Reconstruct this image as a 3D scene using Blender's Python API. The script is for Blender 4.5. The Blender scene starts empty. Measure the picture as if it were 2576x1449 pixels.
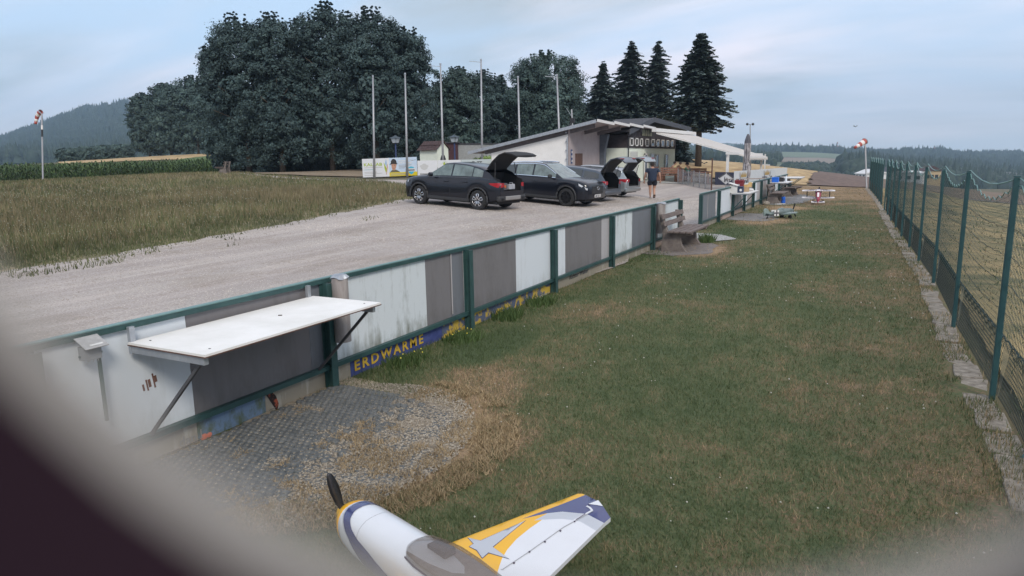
import bpy, math, random
import numpy as np
from mathutils import Vector, Matrix
from mathutils.geometry import delaunay_2d_cdt
random.seed(7); rng = np.random.default_rng(7)
SC = bpy.context.scene
COL = SC.collection
rad = math.radians

# ------------------------------------------------------------------ camera
# the photograph was measured on a 2576 x 1449 grid; world +Y runs along the two fences
F, CX, CY, H = 1750.0, 1288.0, 724.5, 2.15
TH, PT, RO = rad(27.6), rad(10.45), rad(1.0)
FW = Vector((-math.sin(TH)*math.cos(PT), math.cos(TH)*math.cos(PT), -math.sin(PT)))
_r0 = Vector((math.cos(TH), math.sin(TH), 0)); _u0 = _r0.cross(FW)
RT = _r0*math.cos(RO) - _u0*math.sin(RO); UP = _r0*math.sin(RO) + _u0*math.cos(RO)
CAM = Vector((0, 0, H))
cd = bpy.data.cameras.new('camera'); cam = bpy.data.objects.new('camera', cd); COL.objects.link(cam)
m = Matrix((RT, UP, -FW)).transposed().to_4x4(); m.translation = CAM; cam.matrix_world = m
cd.sensor_width = 36; cd.lens = 36*F/2576; cd.clip_start = 0.004; cd.clip_end = 12000
cd.dof.use_dof = True; cd.dof.focus_distance = 14; cd.dof.aperture_fstop = cd.lens/1000/0.0026
SC.camera = cam

def ray(px, py): return FW + RT*((px-CX)/F) - UP*((py-CY)/F)
def D(px, py, d): return CAM + ray(px, py)*d
def G(px, py, z=0.0):
    r = ray(px, py); return CAM + r*((z-H)/r.z)
def PX(px, py, x):
    r = ray(px, py); return CAM + r*(x/r.x)
def PY(px, py, y):
    r = ray(px, py); return CAM + r*(y/r.y)

# ------------------------------------------------------------------ light
SUN_EL, SUN_AZ = rad(38), rad(60)      # sun high behind the camera's right shoulder, veiled by cloud
sd = bpy.data.lights.new('sun', 'SUN'); so = bpy.data.objects.new('sun', sd); COL.objects.link(so)
sd.energy = 1.5; sd.angle = rad(16); sd.color = (1, .92, .82)
sdir = Vector((math.cos(SUN_EL)*math.sin(rad(136)), math.cos(SUN_EL)*math.cos(rad(136)), math.sin(SUN_EL)))
so.rotation_euler = sdir.to_track_quat('Z', 'Y').to_euler()
W = bpy.data.worlds.new('World'); SC.world = W; W.use_nodes = True
nt = W.node_tree; nt.nodes.clear()
def N(nt, t, **k):
    n = nt.nodes.new(t)
    for a, b in k.items(): setattr(n, a, b)
    return n
out = N(nt, 'ShaderNodeOutputWorld'); bg = N(nt, 'ShaderNodeBackground'); bg.inputs[1].default_value = .1
sky = N(nt, 'ShaderNodeTexSky', sky_type='NISHITA', sun_disc=False, sun_elevation=SUN_EL, sun_rotation=rad(136), air_density=1.0, dust_density=1.5)
tc = N(nt, 'ShaderNodeTexCoord'); sep = N(nt, 'ShaderNodeSeparateXYZ'); nt.links.new(tc.outputs['Generated'], sep.inputs[0])
zz = N(nt, 'ShaderNodeMath', operation='MAXIMUM'); nt.links.new(sep.outputs[2], zz.inputs[0]); zz.inputs[1].default_value = 0
za = N(nt, 'ShaderNodeMath', operation='ADD'); nt.links.new(zz.outputs[0], za.inputs[0]); za.inputs[1].default_value = .22
dx = N(nt, 'ShaderNodeMath', operation='DIVIDE'); nt.links.new(sep.outputs[0], dx.inputs[0]); nt.links.new(za.outputs[0], dx.inputs[1])
dy = N(nt, 'ShaderNodeMath', operation='DIVIDE'); nt.links.new(sep.outputs[1], dy.inputs[0]); nt.links.new(za.outputs[0], dy.inputs[1])
cb = N(nt, 'ShaderNodeCombineXYZ'); nt.links.new(dx.outputs[0], cb.inputs[0]); nt.links.new(dy.outputs[0], cb.inputs[1])
mp = N(nt, 'ShaderNodeMapping'); mp.inputs['Rotation'].default_value = (0, 0, rad(38)); mp.inputs['Scale'].default_value = (.5, 1.2, 1)
mp.inputs['Location'].default_value = (3.1, 1.2, 0)
nt.links.new(cb.outputs[0], mp.inputs[0])
n1 = N(nt, 'ShaderNodeTexNoise'); n1.inputs['Scale'].default_value = .75; n1.inputs['Detail'].default_value = 9; n1.inputs['Roughness'].default_value = .5; n1.inputs['Distortion'].default_value = .45
nt.links.new(mp.outputs[0], n1.inputs[0])
r1 = N(nt, 'ShaderNodeValToRGB'); r1.color_ramp.elements[0].position = .36; r1.color_ramp.elements[1].position = .54
nt.links.new(n1.outputs[0], r1.inputs[0])
n2 = N(nt, 'ShaderNodeTexNoise'); n2.inputs['Scale'].default_value = 1.25; n2.inputs['Detail'].default_value = 8; n2.inputs['Roughness'].default_value = .55; n2.inputs['Distortion'].default_value = .3
mp2 = N(nt, 'ShaderNodeMapping'); mp2.inputs['Location'].default_value = (9.3, 4.4, 2); nt.links.new(mp.outputs[0], mp2.inputs[0]); nt.links.new(mp2.outputs[0], n2.inputs[0])
rc = N(nt, 'ShaderNodeValToRGB'); e = rc.color_ramp.elements      # cloud tone, thick grey to thin white
e[0].position = .40; e[0].color = (3.5, 3.95, 4.3, 1); e[1].position = .58; e[1].color = (7.0, 6.75, 7.4, 1)
nt.links.new(n2.outputs[0], rc.inputs[0])
base = N(nt, 'ShaderNodeMix', data_type='RGBA')                  # thin veil over the blue
base.inputs[0].default_value = .88; base.inputs[7].default_value = (4.1, 5.4, 7.0, 1); nt.links.new(sky.outputs[0], base.inputs[6])
mx = N(nt, 'ShaderNodeMix', data_type='RGBA')
nt.links.new(r1.outputs[0], mx.inputs[0]); nt.links.new(base.outputs[2], mx.inputs[6]); nt.links.new(rc.outputs[0], mx.inputs[7])
hz = N(nt, 'ShaderNodeMapRange'); nt.links.new(sep.outputs[2], hz.inputs[0]); hz.inputs[1].default_value = 0; hz.inputs[2].default_value = .12; hz.inputs[3].default_value = .75; hz.inputs[4].default_value = 0
mh = N(nt, 'ShaderNodeMix', data_type='RGBA'); nt.links.new(hz.outputs[0], mh.inputs[0]); nt.links.new(mx.outputs[2], mh.inputs[6]); mh.inputs[7].default_value = (3.9, 4.25, 4.6, 1)
nt.links.new(mh.outputs[2], bg.inputs[0]); nt.links.new(bg.outputs[0], out.inputs[0])
vs = SC.view_settings; vs.view_transform = 'Standard'; vs.look = 'None'; vs.gamma = 1; vs.exposure = 0.66; vs.use_curve_mapping = False
SC.cycles.max_bounces = 6; SC.cycles.volume_bounces = 1; SC.cycles.transparent_max_bounces = 12

# ------------------------------------------------------------------ materials
MATS = {}
def mat(name, col, rough=.8, var=0.12, scale=6, bump=0, metal=0, col2=None, spec=None, alpha=None, trans=None, stretch=None, detail=4, thr=None, coat=0):
    """colour + grain: noise in world position, between col and col2 (or a darker and a lighter col)"""
    if name in MATS: return MATS[name]
    M_ = bpy.data.materials.new(name); M_.use_nodes = True; t = M_.node_tree; b = t.nodes['Principled BSDF']
    b.inputs['Roughness'].default_value = rough; b.inputs['Metallic'].default_value = metal
    if spec is not None: b.inputs['Specular IOR Level'].default_value = spec
    if coat: b.inputs['Coat Weight'].default_value = coat; b.inputs['Coat Roughness'].default_value = .06
    if trans: b.inputs['Transmission Weight'].default_value = trans
    if alpha is not None: b.inputs['Alpha'].default_value = alpha
    c1 = tuple(c*(1-var) for c in col) + (1,); c2 = tuple(min(1, c*(1+var)) for c in col) + (1,)
    if col2: c1 = tuple(col)+(1,); c2 = tuple(col2)+(1,)
    if var or col2:
        g = N(t, 'ShaderNodeNewGeometry'); mpn = N(t, 'ShaderNodeMapping'); t.links.new(g.outputs['Position'], mpn.inputs[0])
        if stretch: mpn.inputs['Scale'].default_value = stretch
        n = N(t, 'ShaderNodeTexNoise'); n.inputs['Scale'].default_value = scale; n.inputs['Detail'].default_value = detail; n.inputs['Roughness'].default_value = .65
        t.links.new(mpn.outputs[0], n.inputs[0])
        r = N(t, 'ShaderNodeValToRGB'); lo, hi = thr or (.33, .67)
        r.color_ramp.elements[0].position = lo; r.color_ramp.elements[1].position = hi
        r.color_ramp.elements[0].color = c1; r.color_ramp.elements[1].color = c2
        t.links.new(n.outputs[0], r.inputs[0]); t.links.new(r.outputs[0], b.inputs['Base Color'])
        if bump:
            bn = N(t, 'ShaderNodeBump'); bn.inputs['Strength'].default_value = bump; bn.inputs['Distance'].default_value = .02
            t.links.new(n.outputs[0], bn.inputs['Height']); t.links.new(bn.outputs[0], b.inputs['Normal'])
    else: b.inputs['Base Color'].default_value = tuple(col)+(1,)
    MATS[name] = M_; return M_

def mat_stained(name, col, dirt, amount=.5, cover=(.45, .75)):
    """painted board with vertical run-off streaks and grime gathering along the foot"""
    M_ = bpy.data.materials.new(name); M_.use_nodes = True; t = M_.node_tree; b = t.nodes['Principled BSDF']; b.inputs['Roughness'].default_value = .55
    g = N(t, 'ShaderNodeNewGeometry'); mpn = N(t, 'ShaderNodeMapping'); t.links.new(g.outputs['Position'], mpn.inputs[0]); mpn.inputs['Scale'].default_value = (1, 5, .75)
    n = N(t, 'ShaderNodeTexNoise'); n.inputs['Scale'].default_value = 1.0; n.inputs['Detail'].default_value = 8; n.inputs['Roughness'].default_value = .7; t.links.new(mpn.outputs[0], n.inputs[0])
    mq = N(t, 'ShaderNodeMapping'); t.links.new(g.outputs['Position'], mq.inputs[0]); mq.inputs['Scale'].default_value = (1, 5, 3)
    nq = N(t, 'ShaderNodeTexNoise'); nq.inputs['Scale'].default_value = 4; nq.inputs['Detail'].default_value = 6; t.links.new(mq.outputs[0], nq.inputs[0])
    s = N(t, 'ShaderNodeSeparateXYZ'); t.links.new(g.outputs['Position'], s.inputs[0])
    foot = N(t, 'ShaderNodeMapRange'); t.links.new(s.outputs[2], foot.inputs[0]); foot.inputs[1].default_value = .18; foot.inputs[2].default_value = .42; foot.inputs[3].default_value = .24; foot.inputs[4].default_value = 0
    ad = N(t, 'ShaderNodeMath', operation='ADD'); t.links.new(n.outputs[0], ad.inputs[0]); t.links.new(foot.outputs[0], ad.inputs[1])
    ml = N(t, 'ShaderNodeMath', operation='MULTIPLY'); t.links.new(ad.outputs[0], ml.inputs[0]); 
    ra = N(t, 'ShaderNodeMapRange'); t.links.new(nq.outputs[0], ra.inputs[0]); ra.inputs[3].default_value = .75; ra.inputs[4].default_value = 1.25; t.links.new(ra.outputs[0], ml.inputs[1])
    r = N(t, 'ShaderNodeMapRange'); t.links.new(ml.outputs[0], r.inputs[0]); r.inputs[1].default_value = cover[0]; r.inputs[2].default_value = cover[1]; r.inputs[3].default_value = 0; r.inputs[4].default_value = amount
    mx_ = N(t, 'ShaderNodeMix', data_type='RGBA'); t.links.new(r.outputs[0], mx_.inputs[0]); mx_.inputs[6].default_value = tuple(col)+(1,); mx_.inputs[7].default_value = tuple(dirt)+(1,)
    t.links.new(mx_.outputs[2], b.inputs['Base Color']); MATS[name] = M_; return M_

def turf_group():
    """patchy dry / green turf colour as a function of world x, y: shared by soil, blades and tufts"""
    g = bpy.data.node_groups.new('turf_tone', 'ShaderNodeTree')
    g.interface.new_socket('Fac', in_out='OUTPUT', socket_type='NodeSocketFloat')
    o = N(g, 'NodeGroupOutput'); p = N(g, 'ShaderNodeNewGeometry'); s = N(g, 'ShaderNodeSeparateXYZ'); c = N(g, 'ShaderNodeCombineXYZ')
    g.links.new(p.outputs['Position'], s.inputs[0]); g.links.new(s.outputs[0], c.inputs[0]); g.links.new(s.outputs[1], c.inputs[1])
    a = N(g, 'ShaderNodeTexNoise'); a.inputs['Scale'].default_value = .55; a.inputs['Detail'].default_value = 5; a.inputs['Roughness'].default_value = .62
    b = N(g, 'ShaderNodeTexNoise'); b.inputs['Scale'].default_value = 4.5; b.inputs['Detail'].default_value = 5; b.inputs['Roughness'].default_value = .6
    g.links.new(c.outputs[0], a.inputs[0]); g.links.new(c.outputs[0], b.inputs[0])
    k = N(g, 'ShaderNodeMath', operation='MULTIPLY_ADD'); k.inputs[1].default_value = .55; g.links.new(b.outputs[0], k.inputs[0]); 
    h = N(g, 'ShaderNodeMath', operation='MULTIPLY'); h.inputs[1].default_value = .75; g.links.new(a.outputs[0], h.inputs[0]); g.links.new(h.outputs[0], k.inputs[2])
    far = N(g, 'ShaderNodeMapRange'); g.links.new(s.outputs[1], far.inputs[0]); far.inputs[1].default_value = 26; far.inputs[2].default_value = 40; far.inputs[3].default_value = 0; far.inputs[4].default_value = .3
    # dry scorch beside the boards and towards the net
    d1 = N(g, 'ShaderNodeMapRange'); g.links.new(s.outputs[0], d1.inputs[0]); d1.inputs[1].default_value = -1.2; d1.inputs[2].default_value = .9; d1.inputs[3].default_value = 0; d1.inputs[4].default_value = .1
    def blob(x, y, rx, ry, amt):
        vx = N(g, 'ShaderNodeMapping'); vx.vector_type = 'TEXTURE'; vx.inputs['Location'].default_value = (x, y, 0); vx.inputs['Scale'].default_value = (rx, ry, 1); g.links.new(c.outputs[0], vx.inputs[0])
        ln = N(g, 'ShaderNodeVectorMath', operation='LENGTH'); g.links.new(vx.outputs[0], ln.inputs[0])
        mr = N(g, 'ShaderNodeMapRange'); mr.interpolation_type = 'SMOOTHSTEP'; g.links.new(ln.outputs['Value'], mr.inputs[0]); mr.inputs[1].default_value = 1; mr.inputs[2].default_value = .3; mr.inputs[3].default_value = 0; mr.inputs[4].default_value = amt
        return mr.outputs[0]
    outs = [k.outputs[0], far.outputs[0], d1.outputs[0], blob(-3.3, 4.1, 1.3, 1.5, .36), blob(-3.3, 5.6, .8, .9, .18), blob(-3.6, 16.2, 1.1, 1.7, .4), blob(-3.3, 9.2, 1.0, 1.2, .16), blob(-3.4, 24.5, 1.3, 2.4, .3),
            blob(-3.2, 30.5, 1.2, 1.6, .35), blob(-2.0, 12.5, 1.6, 2.6, -.1), blob(-3.9, 7.0, .5, 1.3, -.3), blob(-3.9, 11.5, .45, 2.2, -.12), blob(-3.6, 20.5, .7, 2.2, -.22), blob(-1.9, 6.5, 1.6, 2.0, -.07), blob(-1.6, 28, 1.8, 3, -.12)]
    acc = outs[0]
    for q in outs[1:]:
        ad = N(g, 'ShaderNodeMath', operation='ADD'); g.links.new(acc, ad.inputs[0]); g.links.new(q, ad.inputs[1]); acc = ad.outputs[0]
    g.links.new(acc, o.inputs[0]); return g
TURF = turf_group()
def mat_turf(name, ramp, rough=.95, fine=0.0, jitter=0.0):
    M_ = bpy.data.materials.new(name); M_.use_nodes = True; t = M_.node_tree; b = t.nodes['Principled BSDF']; b.inputs['Roughness'].default_value = rough; b.inputs['Specular IOR Level'].default_value = .15
    g = N(t, 'ShaderNodeGroup'); g.node_tree = TURF; acc = g.outputs[0]
    if jitter:
        gm = N(t, 'ShaderNodeNewGeometry'); k = N(t, 'ShaderNodeMath', operation='MULTIPLY_ADD'); k.inputs[1].default_value = jitter
        sb = N(t, 'ShaderNodeMath', operation='SUBTRACT'); sb.inputs[1].default_value = .5; t.links.new(gm.outputs['Random Per Island'], sb.inputs[0]); t.links.new(sb.outputs[0], k.inputs[0]); t.links.new(acc, k.inputs[2]); acc = k.outputs[0]
    if fine:
        gm = N(t, 'ShaderNodeNewGeometry'); n = N(t, 'ShaderNodeTexNoise'); n.inputs['Scale'].default_value = 38; n.inputs['Detail'].default_value = 3; t.links.new(gm.outputs['Position'], n.inputs[0])
        k = N(t, 'ShaderNodeMath', operation='MULTIPLY_ADD'); k.inputs[1].default_value = fine; sb = N(t, 'ShaderNodeMath', operation='SUBTRACT'); sb.inputs[1].default_value = .5
        t.links.new(n.outputs[0], sb.inputs[0]); t.links.new(sb.outputs[0], k.inputs[0]); t.links.new(acc, k.inputs[2]); acc = k.outputs[0]
    r = N(t, 'ShaderNodeValToRGB'); e = r.color_ramp.elements
    while len(e) < len(ramp): e.new(.5)
    for i, (p, c) in enumerate(ramp): e[i].position = p; e[i].color = tuple(c)+(1,)
    t.links.new(acc, r.inputs[0]); t.links.new(r.outputs[0], b.inputs['Base Color']); MATS[name] = M_; return M_

# ------------------------------------------------------------------ mesh helpers
def tag(o, label=None, cat=None, group=None, kind=None):
    if label: o['label'] = label
    if cat: o['category'] = cat
    if group: o['group'] = group
    if kind: o['kind'] = kind
    return o
def thing(name, label, cat, loc=(0, 0, 0), rz=0, group=None):
    o = bpy.data.objects.new(name, None); COL.objects.link(o); o.location = Vector(loc); o.rotation_euler = (0, 0, rz); o.empty_display_size = .2
    return tag(o, label, cat, group)
def link(name, me, parent=None):
    o = bpy.data.objects.new(name, me); COL.objects.link(o)
    if parent: o.parent = parent
    return o
class MB:
    def __init__(s): s.v = []; s.f = []
    def add(s, vs, fs):
        n = len(s.v); s.v += [tuple(v) for v in vs]; s.f += [tuple(i+n for i in f) for f in fs]; return s
    def box(s, c, d, rz=0, rx=0, ry=0, taper=1):
        a, b, h = d[0]/2, d[1]/2, d[2]/2; R_ = Matrix.Rotation(rz, 3, 'Z') @ Matrix.Rotation(ry, 3, 'Y') @ Matrix.Rotation(rx, 3, 'X'); c = Vector(c)
        P = [c + R_ @ Vector((x*a*(taper if z > 0 else 1), y*b*(taper if z > 0 else 1), z*h)) for z in (-1, 1) for y in (-1, 1) for x in (-1, 1)]
        return s.add(P, [(0, 2, 3, 1), (4, 5, 7, 6), (0, 1, 5, 4), (2, 6, 7, 3), (0, 4, 6, 2), (1, 3, 7, 5)])
    def span(s, a, b, w, h=None, up=(0, 0, 1)):
        """a bar of w x h from a to b"""
        a, b = Vector(a), Vector(b); h = h or w; d = (b-a).normalized(); u = Vector(up)
        if abs(d.dot(u)) > .98: u = Vector((1, 0, 0))
        r = d.cross(u).normalized(); u = r.cross(d); P = []
        for p in (a, b): P += [p - r*w/2 - u*h/2, p + r*w/2 - u*h/2, p + r*w/2 + u*h/2, p - r*w/2 + u*h/2]
        return s.add(P, [(3, 2, 1, 0), (4, 5, 6, 7), (0, 1, 5, 4), (1, 2, 6, 5), (2, 3, 7, 6), (3, 0, 4, 7)])
    def tube(s, pts, r, n=8, cap=True):
        pts = [Vector(p) for p in pts]; rs = r if isinstance(r, (list, tuple)) else [r]*len(pts); V = []; fs = []
        for i, p in enumerate(pts):
            d = (pts[min(i+1, len(pts)-1)] - pts[max(i-1, 0)]).normalized(); u = Vector((0, 0, 1)) if abs(d.z) < .9 else Vector((1, 0, 0))
            a = d.cross(u).normalized(); b = a.cross(d)
            for k in range(n): t = 2*math.pi*k/n; V.append(p + (a*math.cos(t) + b*math.sin(t))*rs[i])
        for i in range(len(pts)-1):
            for k in range(n): k2 = (k+1) % n; fs.append((i*n+k, i*n+k2, (i+1)*n+k2, (i+1)*n+k))
        if cap: fs.append(tuple(range(n))); fs.append(tuple((len(pts)-1)*n+k for k in reversed(range(n))))
        return s.add(V, fs)
    def loft(s, rings, closed=True, caps=True):
        n = len(rings[0]); V = [p for r in rings for p in r]; fs = []
        for i in range(len(rings)-1):
            for k in range(n if closed else n-1):
                k2 = (k+1) % n; fs.append((i*n+k, i*n+k2, (i+1)*n+k2, (i+1)*n+k))
        if caps: fs.append(tuple(reversed(range(n)))); fs.append(tuple((len(rings)-1)*n+k for k in range(n)))
        return s.add(V, fs)
    def prism(s, poly, a, b, plane='xz'):
        """polygon extruded: plane xz extrudes along y, yz along x, xy along z"""
        f = {'xz': lambda p, t: (p[0], t, p[1]), 'yz': lambda p, t: (t, p[0], p[1]), 'xy': lambda p, t: (p[0], p[1], t)}[plane]
        n = len(poly); V = [f(p, a) for p in poly] + [f(p, b) for p in poly]
        return s.add(V, [tuple(reversed(range(n))), tuple(range(n, 2*n))] + [(i, (i+1) % n, (i+1) % n + n, i+n) for i in range(n)])
    def sphere(s, c, r, n=10, m_=7, sc=(1, 1, 1)):
        c = Vector(c); V = [c + Vector((0, 0, r*sc[2]))]; fs = []
        for j in range(1, m_):
            t = math.pi*j/m_
            for k in range(n): p = 2*math.pi*k/n; V.append(c + Vector((math.sin(t)*math.cos(p)*r*sc[0], math.sin(t)*math.sin(p)*r*sc[1], math.cos(t)*r*sc[2])))
        V.append(c - Vector((0, 0, r*sc[2])))
        for k in range(n): fs.append((0, 1+k, 1+(k+1) % n)); fs.append((len(V)-1, 1+(m_-2)*n+(k+1) % n, 1+(m_-2)*n+k))
        for j in range(m_-2):
            for k in range(n): a = 1+j*n+k; b = 1+j*n+(k+1) % n; fs.append((a, a+n, b+n, b))
        return s.add(V, fs)
    def quad(s, a, b, c, d): return s.add([a, b, c, d], [(0, 1, 2, 3)])
    def build(s, name, mt, parent=None, world=False, smooth=False, bevel=0, label=None, sub=0):
        V = s.v
        if world and parent is not None:
            o_ = Vector((0, 0, 0)); q = parent
            while q is not None: o_ = o_ + q.location; q = q.parent
            V = [(v[0]-o_[0], v[1]-o_[1], v[2]-o_[2]) for v in V]
        me = bpy.data.meshes.new(name); me.from_pydata([tuple(v) for v in V], [], s.f); me.update()
        import bmesh
        bm = bmesh.new(); bm.from_mesh(me); bmesh.ops.recalc_face_normals(bm, faces=bm.faces)
        bmesh.ops.delete(bm, geom=[q for q in bm.verts if not q.link_faces], context='VERTS')
        if bevel: bmesh.ops.bevel(bm, geom=[e for e in bm.edges if len(e.link_faces) == 2 and e.calc_face_angle(0) > .5], offset=bevel, segments=1, affect='EDGES')
        bm.to_mesh(me); bm.free()
        if mt is not None: me.materials.append(mt)
        if smooth: me.shade_smooth()
        if smooth == 'auto':
            me.set_sharp_from_angle(angle=rad(40))
        o = link(name, me, parent)
        if sub:
            md = o.modifiers.new('s', 'SUBSURF'); md.levels = md.render_levels = sub
        if label: o['label'] = label
        return o
def npmesh(name, verts, faces, mt, parent=None, kind=None, label=None, cat=None, smooth=False, fattr=None, group=None):
    """verts (n,3), faces (m,3 or 4) numpy arrays"""
    me = bpy.data.meshes.new(name); verts = np.asarray(verts, dtype=np.float32); faces = np.asarray(faces, dtype=np.int32); k = faces.shape[1]
    me.vertices.add(len(verts)); me.vertices.foreach_set('co', verts.ravel())
    me.loops.add(faces.size); me.loops.foreach_set('vertex_index', faces.ravel())
    me.polygons.add(len(faces)); me.polygons.foreach_set('loop_start', np.arange(0, faces.size, k, dtype=np.int32))
    me.update(calc_edges=True)
    if fattr is not None:
        a = me.attributes.new('tone', 'FLOAT', 'FACE'); a.data.foreach_set('value', np.asarray(fattr, dtype=np.float32))
    me.materials.append(mt)
    if smooth: me.shade_smooth()
    o = link(name, me, parent); tag(o, label, cat, group, kind); return o
def text(name, s, size, mt, parent, loc, rot, align='LEFT', ext=.001, sx=1.0, bold=0.0, sp=1.0):
    c = bpy.data.curves.new('t', 'FONT'); c.body = s; c.size = size; c.extrude = ext; c.align_x = align; c.resolution_u = 2; c.offset = bold; c.space_character = sp
    o = bpy.data.objects.new('t', c); COL.objects.link(o); bpy.context.view_layer.update()
    me = bpy.data.meshes.new_from_object(o.evaluated_get(bpy.context.evaluated_depsgraph_get())); bpy.data.objects.remove(o)
    me.materials.clear(); me.materials.append(mt); q = link(name, me, parent); q.location = loc; q.rotation_euler = rot; q.scale = (sx, 1, 1); return q
def copy_tree(o, parent=None):
    c = o.copy(); COL.objects.link(c)
    if parent is not None: c.parent = parent
    for ch in [x for x in o.children]: copy_tree(ch, c)
    return c

def vnoise(x, y, s=1.0, seed=0):
    """cheap smooth value noise for placing things"""
    x = np.asarray(x)*s+seed*17.3; y = np.asarray(y)*s+seed*5.1; xi = np.floor(x); yi = np.floor(y); fx = x-xi; fy = y-yi; fx = fx*fx*(3-2*fx); fy = fy*fy*(3-2*fy)
    h = lambda a, b: np.modf(np.abs(np.sin(a*127.1+b*311.7+seed*7.7)*43758.5453))[0]
    return (h(xi, yi)*(1-fx)+h(xi+1, yi)*fx)*(1-fy)+(h(xi, yi+1)*(1-fx)+h(xi+1, yi+1)*fx)*fy

# ------------------------------------------------------------------ terrain heights: thin-plate surface through measured points
cp = []
for x in (-4.5, -1.5, 1.2):
    for y in (-6, 0, 6, 12, 18, 24, 30, 36, 42, 48): cp.append((x, y, 0))
for p in [(-13, -4, .25), (-20, -6, .4), (-40, -10, .6), (-9, 5, .04), (-9, 16, .1), (-8, 26, .08), (-14.5, 7, .22), (-15.2, 14, .3), (-10, 12, .1), (-25, 8, .5), (-30, 20, .85), (-8, 42, .1), (-14.5, 56, .45), (-9, 52, .1), (-10, 62, .25), (-20, 48, .75), (-27, 44, 1.1),
          (3, 4, -.05), (6, 2, -.35), (6, 12, -.6), (12, 2, -.9), (12, 14, -1.4), (5, 22, -.7), (9, 33, -1.6), (5, 45, -1.1), (20, 5, -1.5), (30, 0, -2), (20, 40, -2.6), (60, 30, -4.5), (70, 90, -6), (-60, 10, .8), (-90, 0, .6), (2.2, 30, -.25), (2, 44, -.3)]: cp.append(p)
for px, py, d in [(1202, 529, 25.4), (1055.7, 514, 27), (1423.7, 520.4, 28.5), (1471.6, 515, 29.8), (1513, 503.8, 32), (1565, 495.5, 34.5), (1640, 500, 35), (1610, 455, 48), (912, 449, 48.5), (1050, 444, 48.5), (1240, 449, 47), (562, 437, 50),
                  (0, 474, 75), (250, 461, 80), (500, 449, 85), (700, 434, 62), (900, 436, 56), (300, 398, 150), (440, 388, 150), (560, 385, 140), (1752, 419, 64), (2000, 466, 50), (1700, 401, 120), (1850, 410, 120), (2000, 426, 115), (2100, 440, 95), (2180, 448, 85),
                  (2256, 488, 60), (2400, 500, 57), (2576, 515, 55), (2473, 484, 95), (2256, 455, 105), (2700, 505, 90), (2300, 520, 150), (2500, 540, 150), (2800, 560, 140), (3100, 560, 120), (2400, 560, 200), (2800, 580, 200), (1000, 400, 120), (1300, 400, 120)]:
    cp.append(tuple(D(px, py, d)))
cp = np.array(cp)
def tps_fit(P, lam=.02):
    n = len(P); d = np.hypot(P[:, 0][:, None]-P[:, 0], P[:, 1][:, None]-P[:, 1])/50; K = np.where(d > 0, d*d*np.log(np.maximum(d, 1e-9)), 0) + lam*np.eye(n)*.01
    A = np.zeros((n+3, n+3)); A[:n, :n] = K; Q = np.c_[np.ones(n), P[:, :2]/50]; A[:n, n:] = Q; A[n:, :n] = Q.T
    return np.linalg.solve(A, np.r_[P[:, 2], 0, 0, 0])
TW = tps_fit(cp)
def hgt(x, y):
    x = np.atleast_1d(np.asarray(x, float)); y = np.atleast_1d(np.asarray(y, float)); out_ = np.zeros(x.shape); 
    xf, yf = x.ravel(), y.ravel(); o = np.zeros(len(xf))
    for i in range(0, len(xf), 20000):
        a, b = xf[i:i+20000], yf[i:i+20000]; d = np.hypot(a[:, None]-cp[:, 0], b[:, None]-cp[:, 1])/50
        o[i:i+20000] = np.where(d > 0, d*d*np.log(np.maximum(d, 1e-9)), 0) @ TW[:-3] + TW[-3] + TW[-2]*a/50 + TW[-1]*b/50
    dist = np.maximum(np.maximum(-5.0-xf, xf-1.15), np.maximum(yf-48, -8-yf)); t = np.clip(dist/4, 0, 1); t = t*t*(3-2*t)
    r = np.hypot(xf, yf); far = np.clip((r-150)/90, 0, 1); far = far*far*(3-2*far)
    return ((o*t)*(1-far) + far*-9).reshape(x.shape)
def hz1(x, y): return float(hgt([x], [y])[0])
def on(p, dz=0): return Vector((p[0], p[1], hz1(p[0], p[1])+dz))
# ------------------------------------------------------------------ the ground and what grows on it
def mat_leaf(name, ca, cb, rough=.7, trans=0.0):
    M_ = bpy.data.materials.new(name); M_.use_nodes = True; t = M_.node_tree; b = t.nodes['Principled BSDF']; b.inputs['Roughness'].default_value = rough; b.inputs['Specular IOR Level'].default_value = .25
    g = N(t, 'ShaderNodeNewGeometry'); mx_ = N(t, 'ShaderNodeMix', data_type='RGBA'); t.links.new(g.outputs['Random Per Island'], mx_.inputs[0])
    mx_.inputs[6].default_value = tuple(ca)+(1,); mx_.inputs[7].default_value = tuple(cb)+(1,)
    n = N(t, 'ShaderNodeTexNoise'); n.inputs['Scale'].default_value = .45; n.inputs['Detail'].default_value = 3; t.links.new(g.outputs['Position'], n.inputs[0])
    mr = N(t, 'ShaderNodeMapRange'); t.links.new(n.outputs[0], mr.inputs[0]); mr.inputs[1].default_value = .3; mr.inputs[2].default_value = .7; mr.inputs[3].default_value = .7; mr.inputs[4].default_value = 1.3
    ml = N(t, 'ShaderNodeVectorMath', operation='SCALE'); t.links.new(mx_.outputs[2], ml.inputs[0]); t.links.new(mr.outputs[0], ml.inputs['Scale']); t.links.new(ml.outputs[0], b.inputs['Base Color'])
    if trans:                                                       # light coming through the leaves
        tr = N(t, 'ShaderNodeBsdfTranslucent'); t.links.new(ml.outputs[0], tr.inputs[0]); ms = N(t, 'ShaderNodeMixShader'); ms.inputs[0].default_value = trans
        o = t.nodes['Material Output']; t.links.new(b.outputs[0], ms.inputs[1]); t.links.new(tr.outputs[0], ms.inputs[2]); t.links.new(ms.outputs[0], o.inputs[0])
    MATS[name] = M_; return M_

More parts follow.
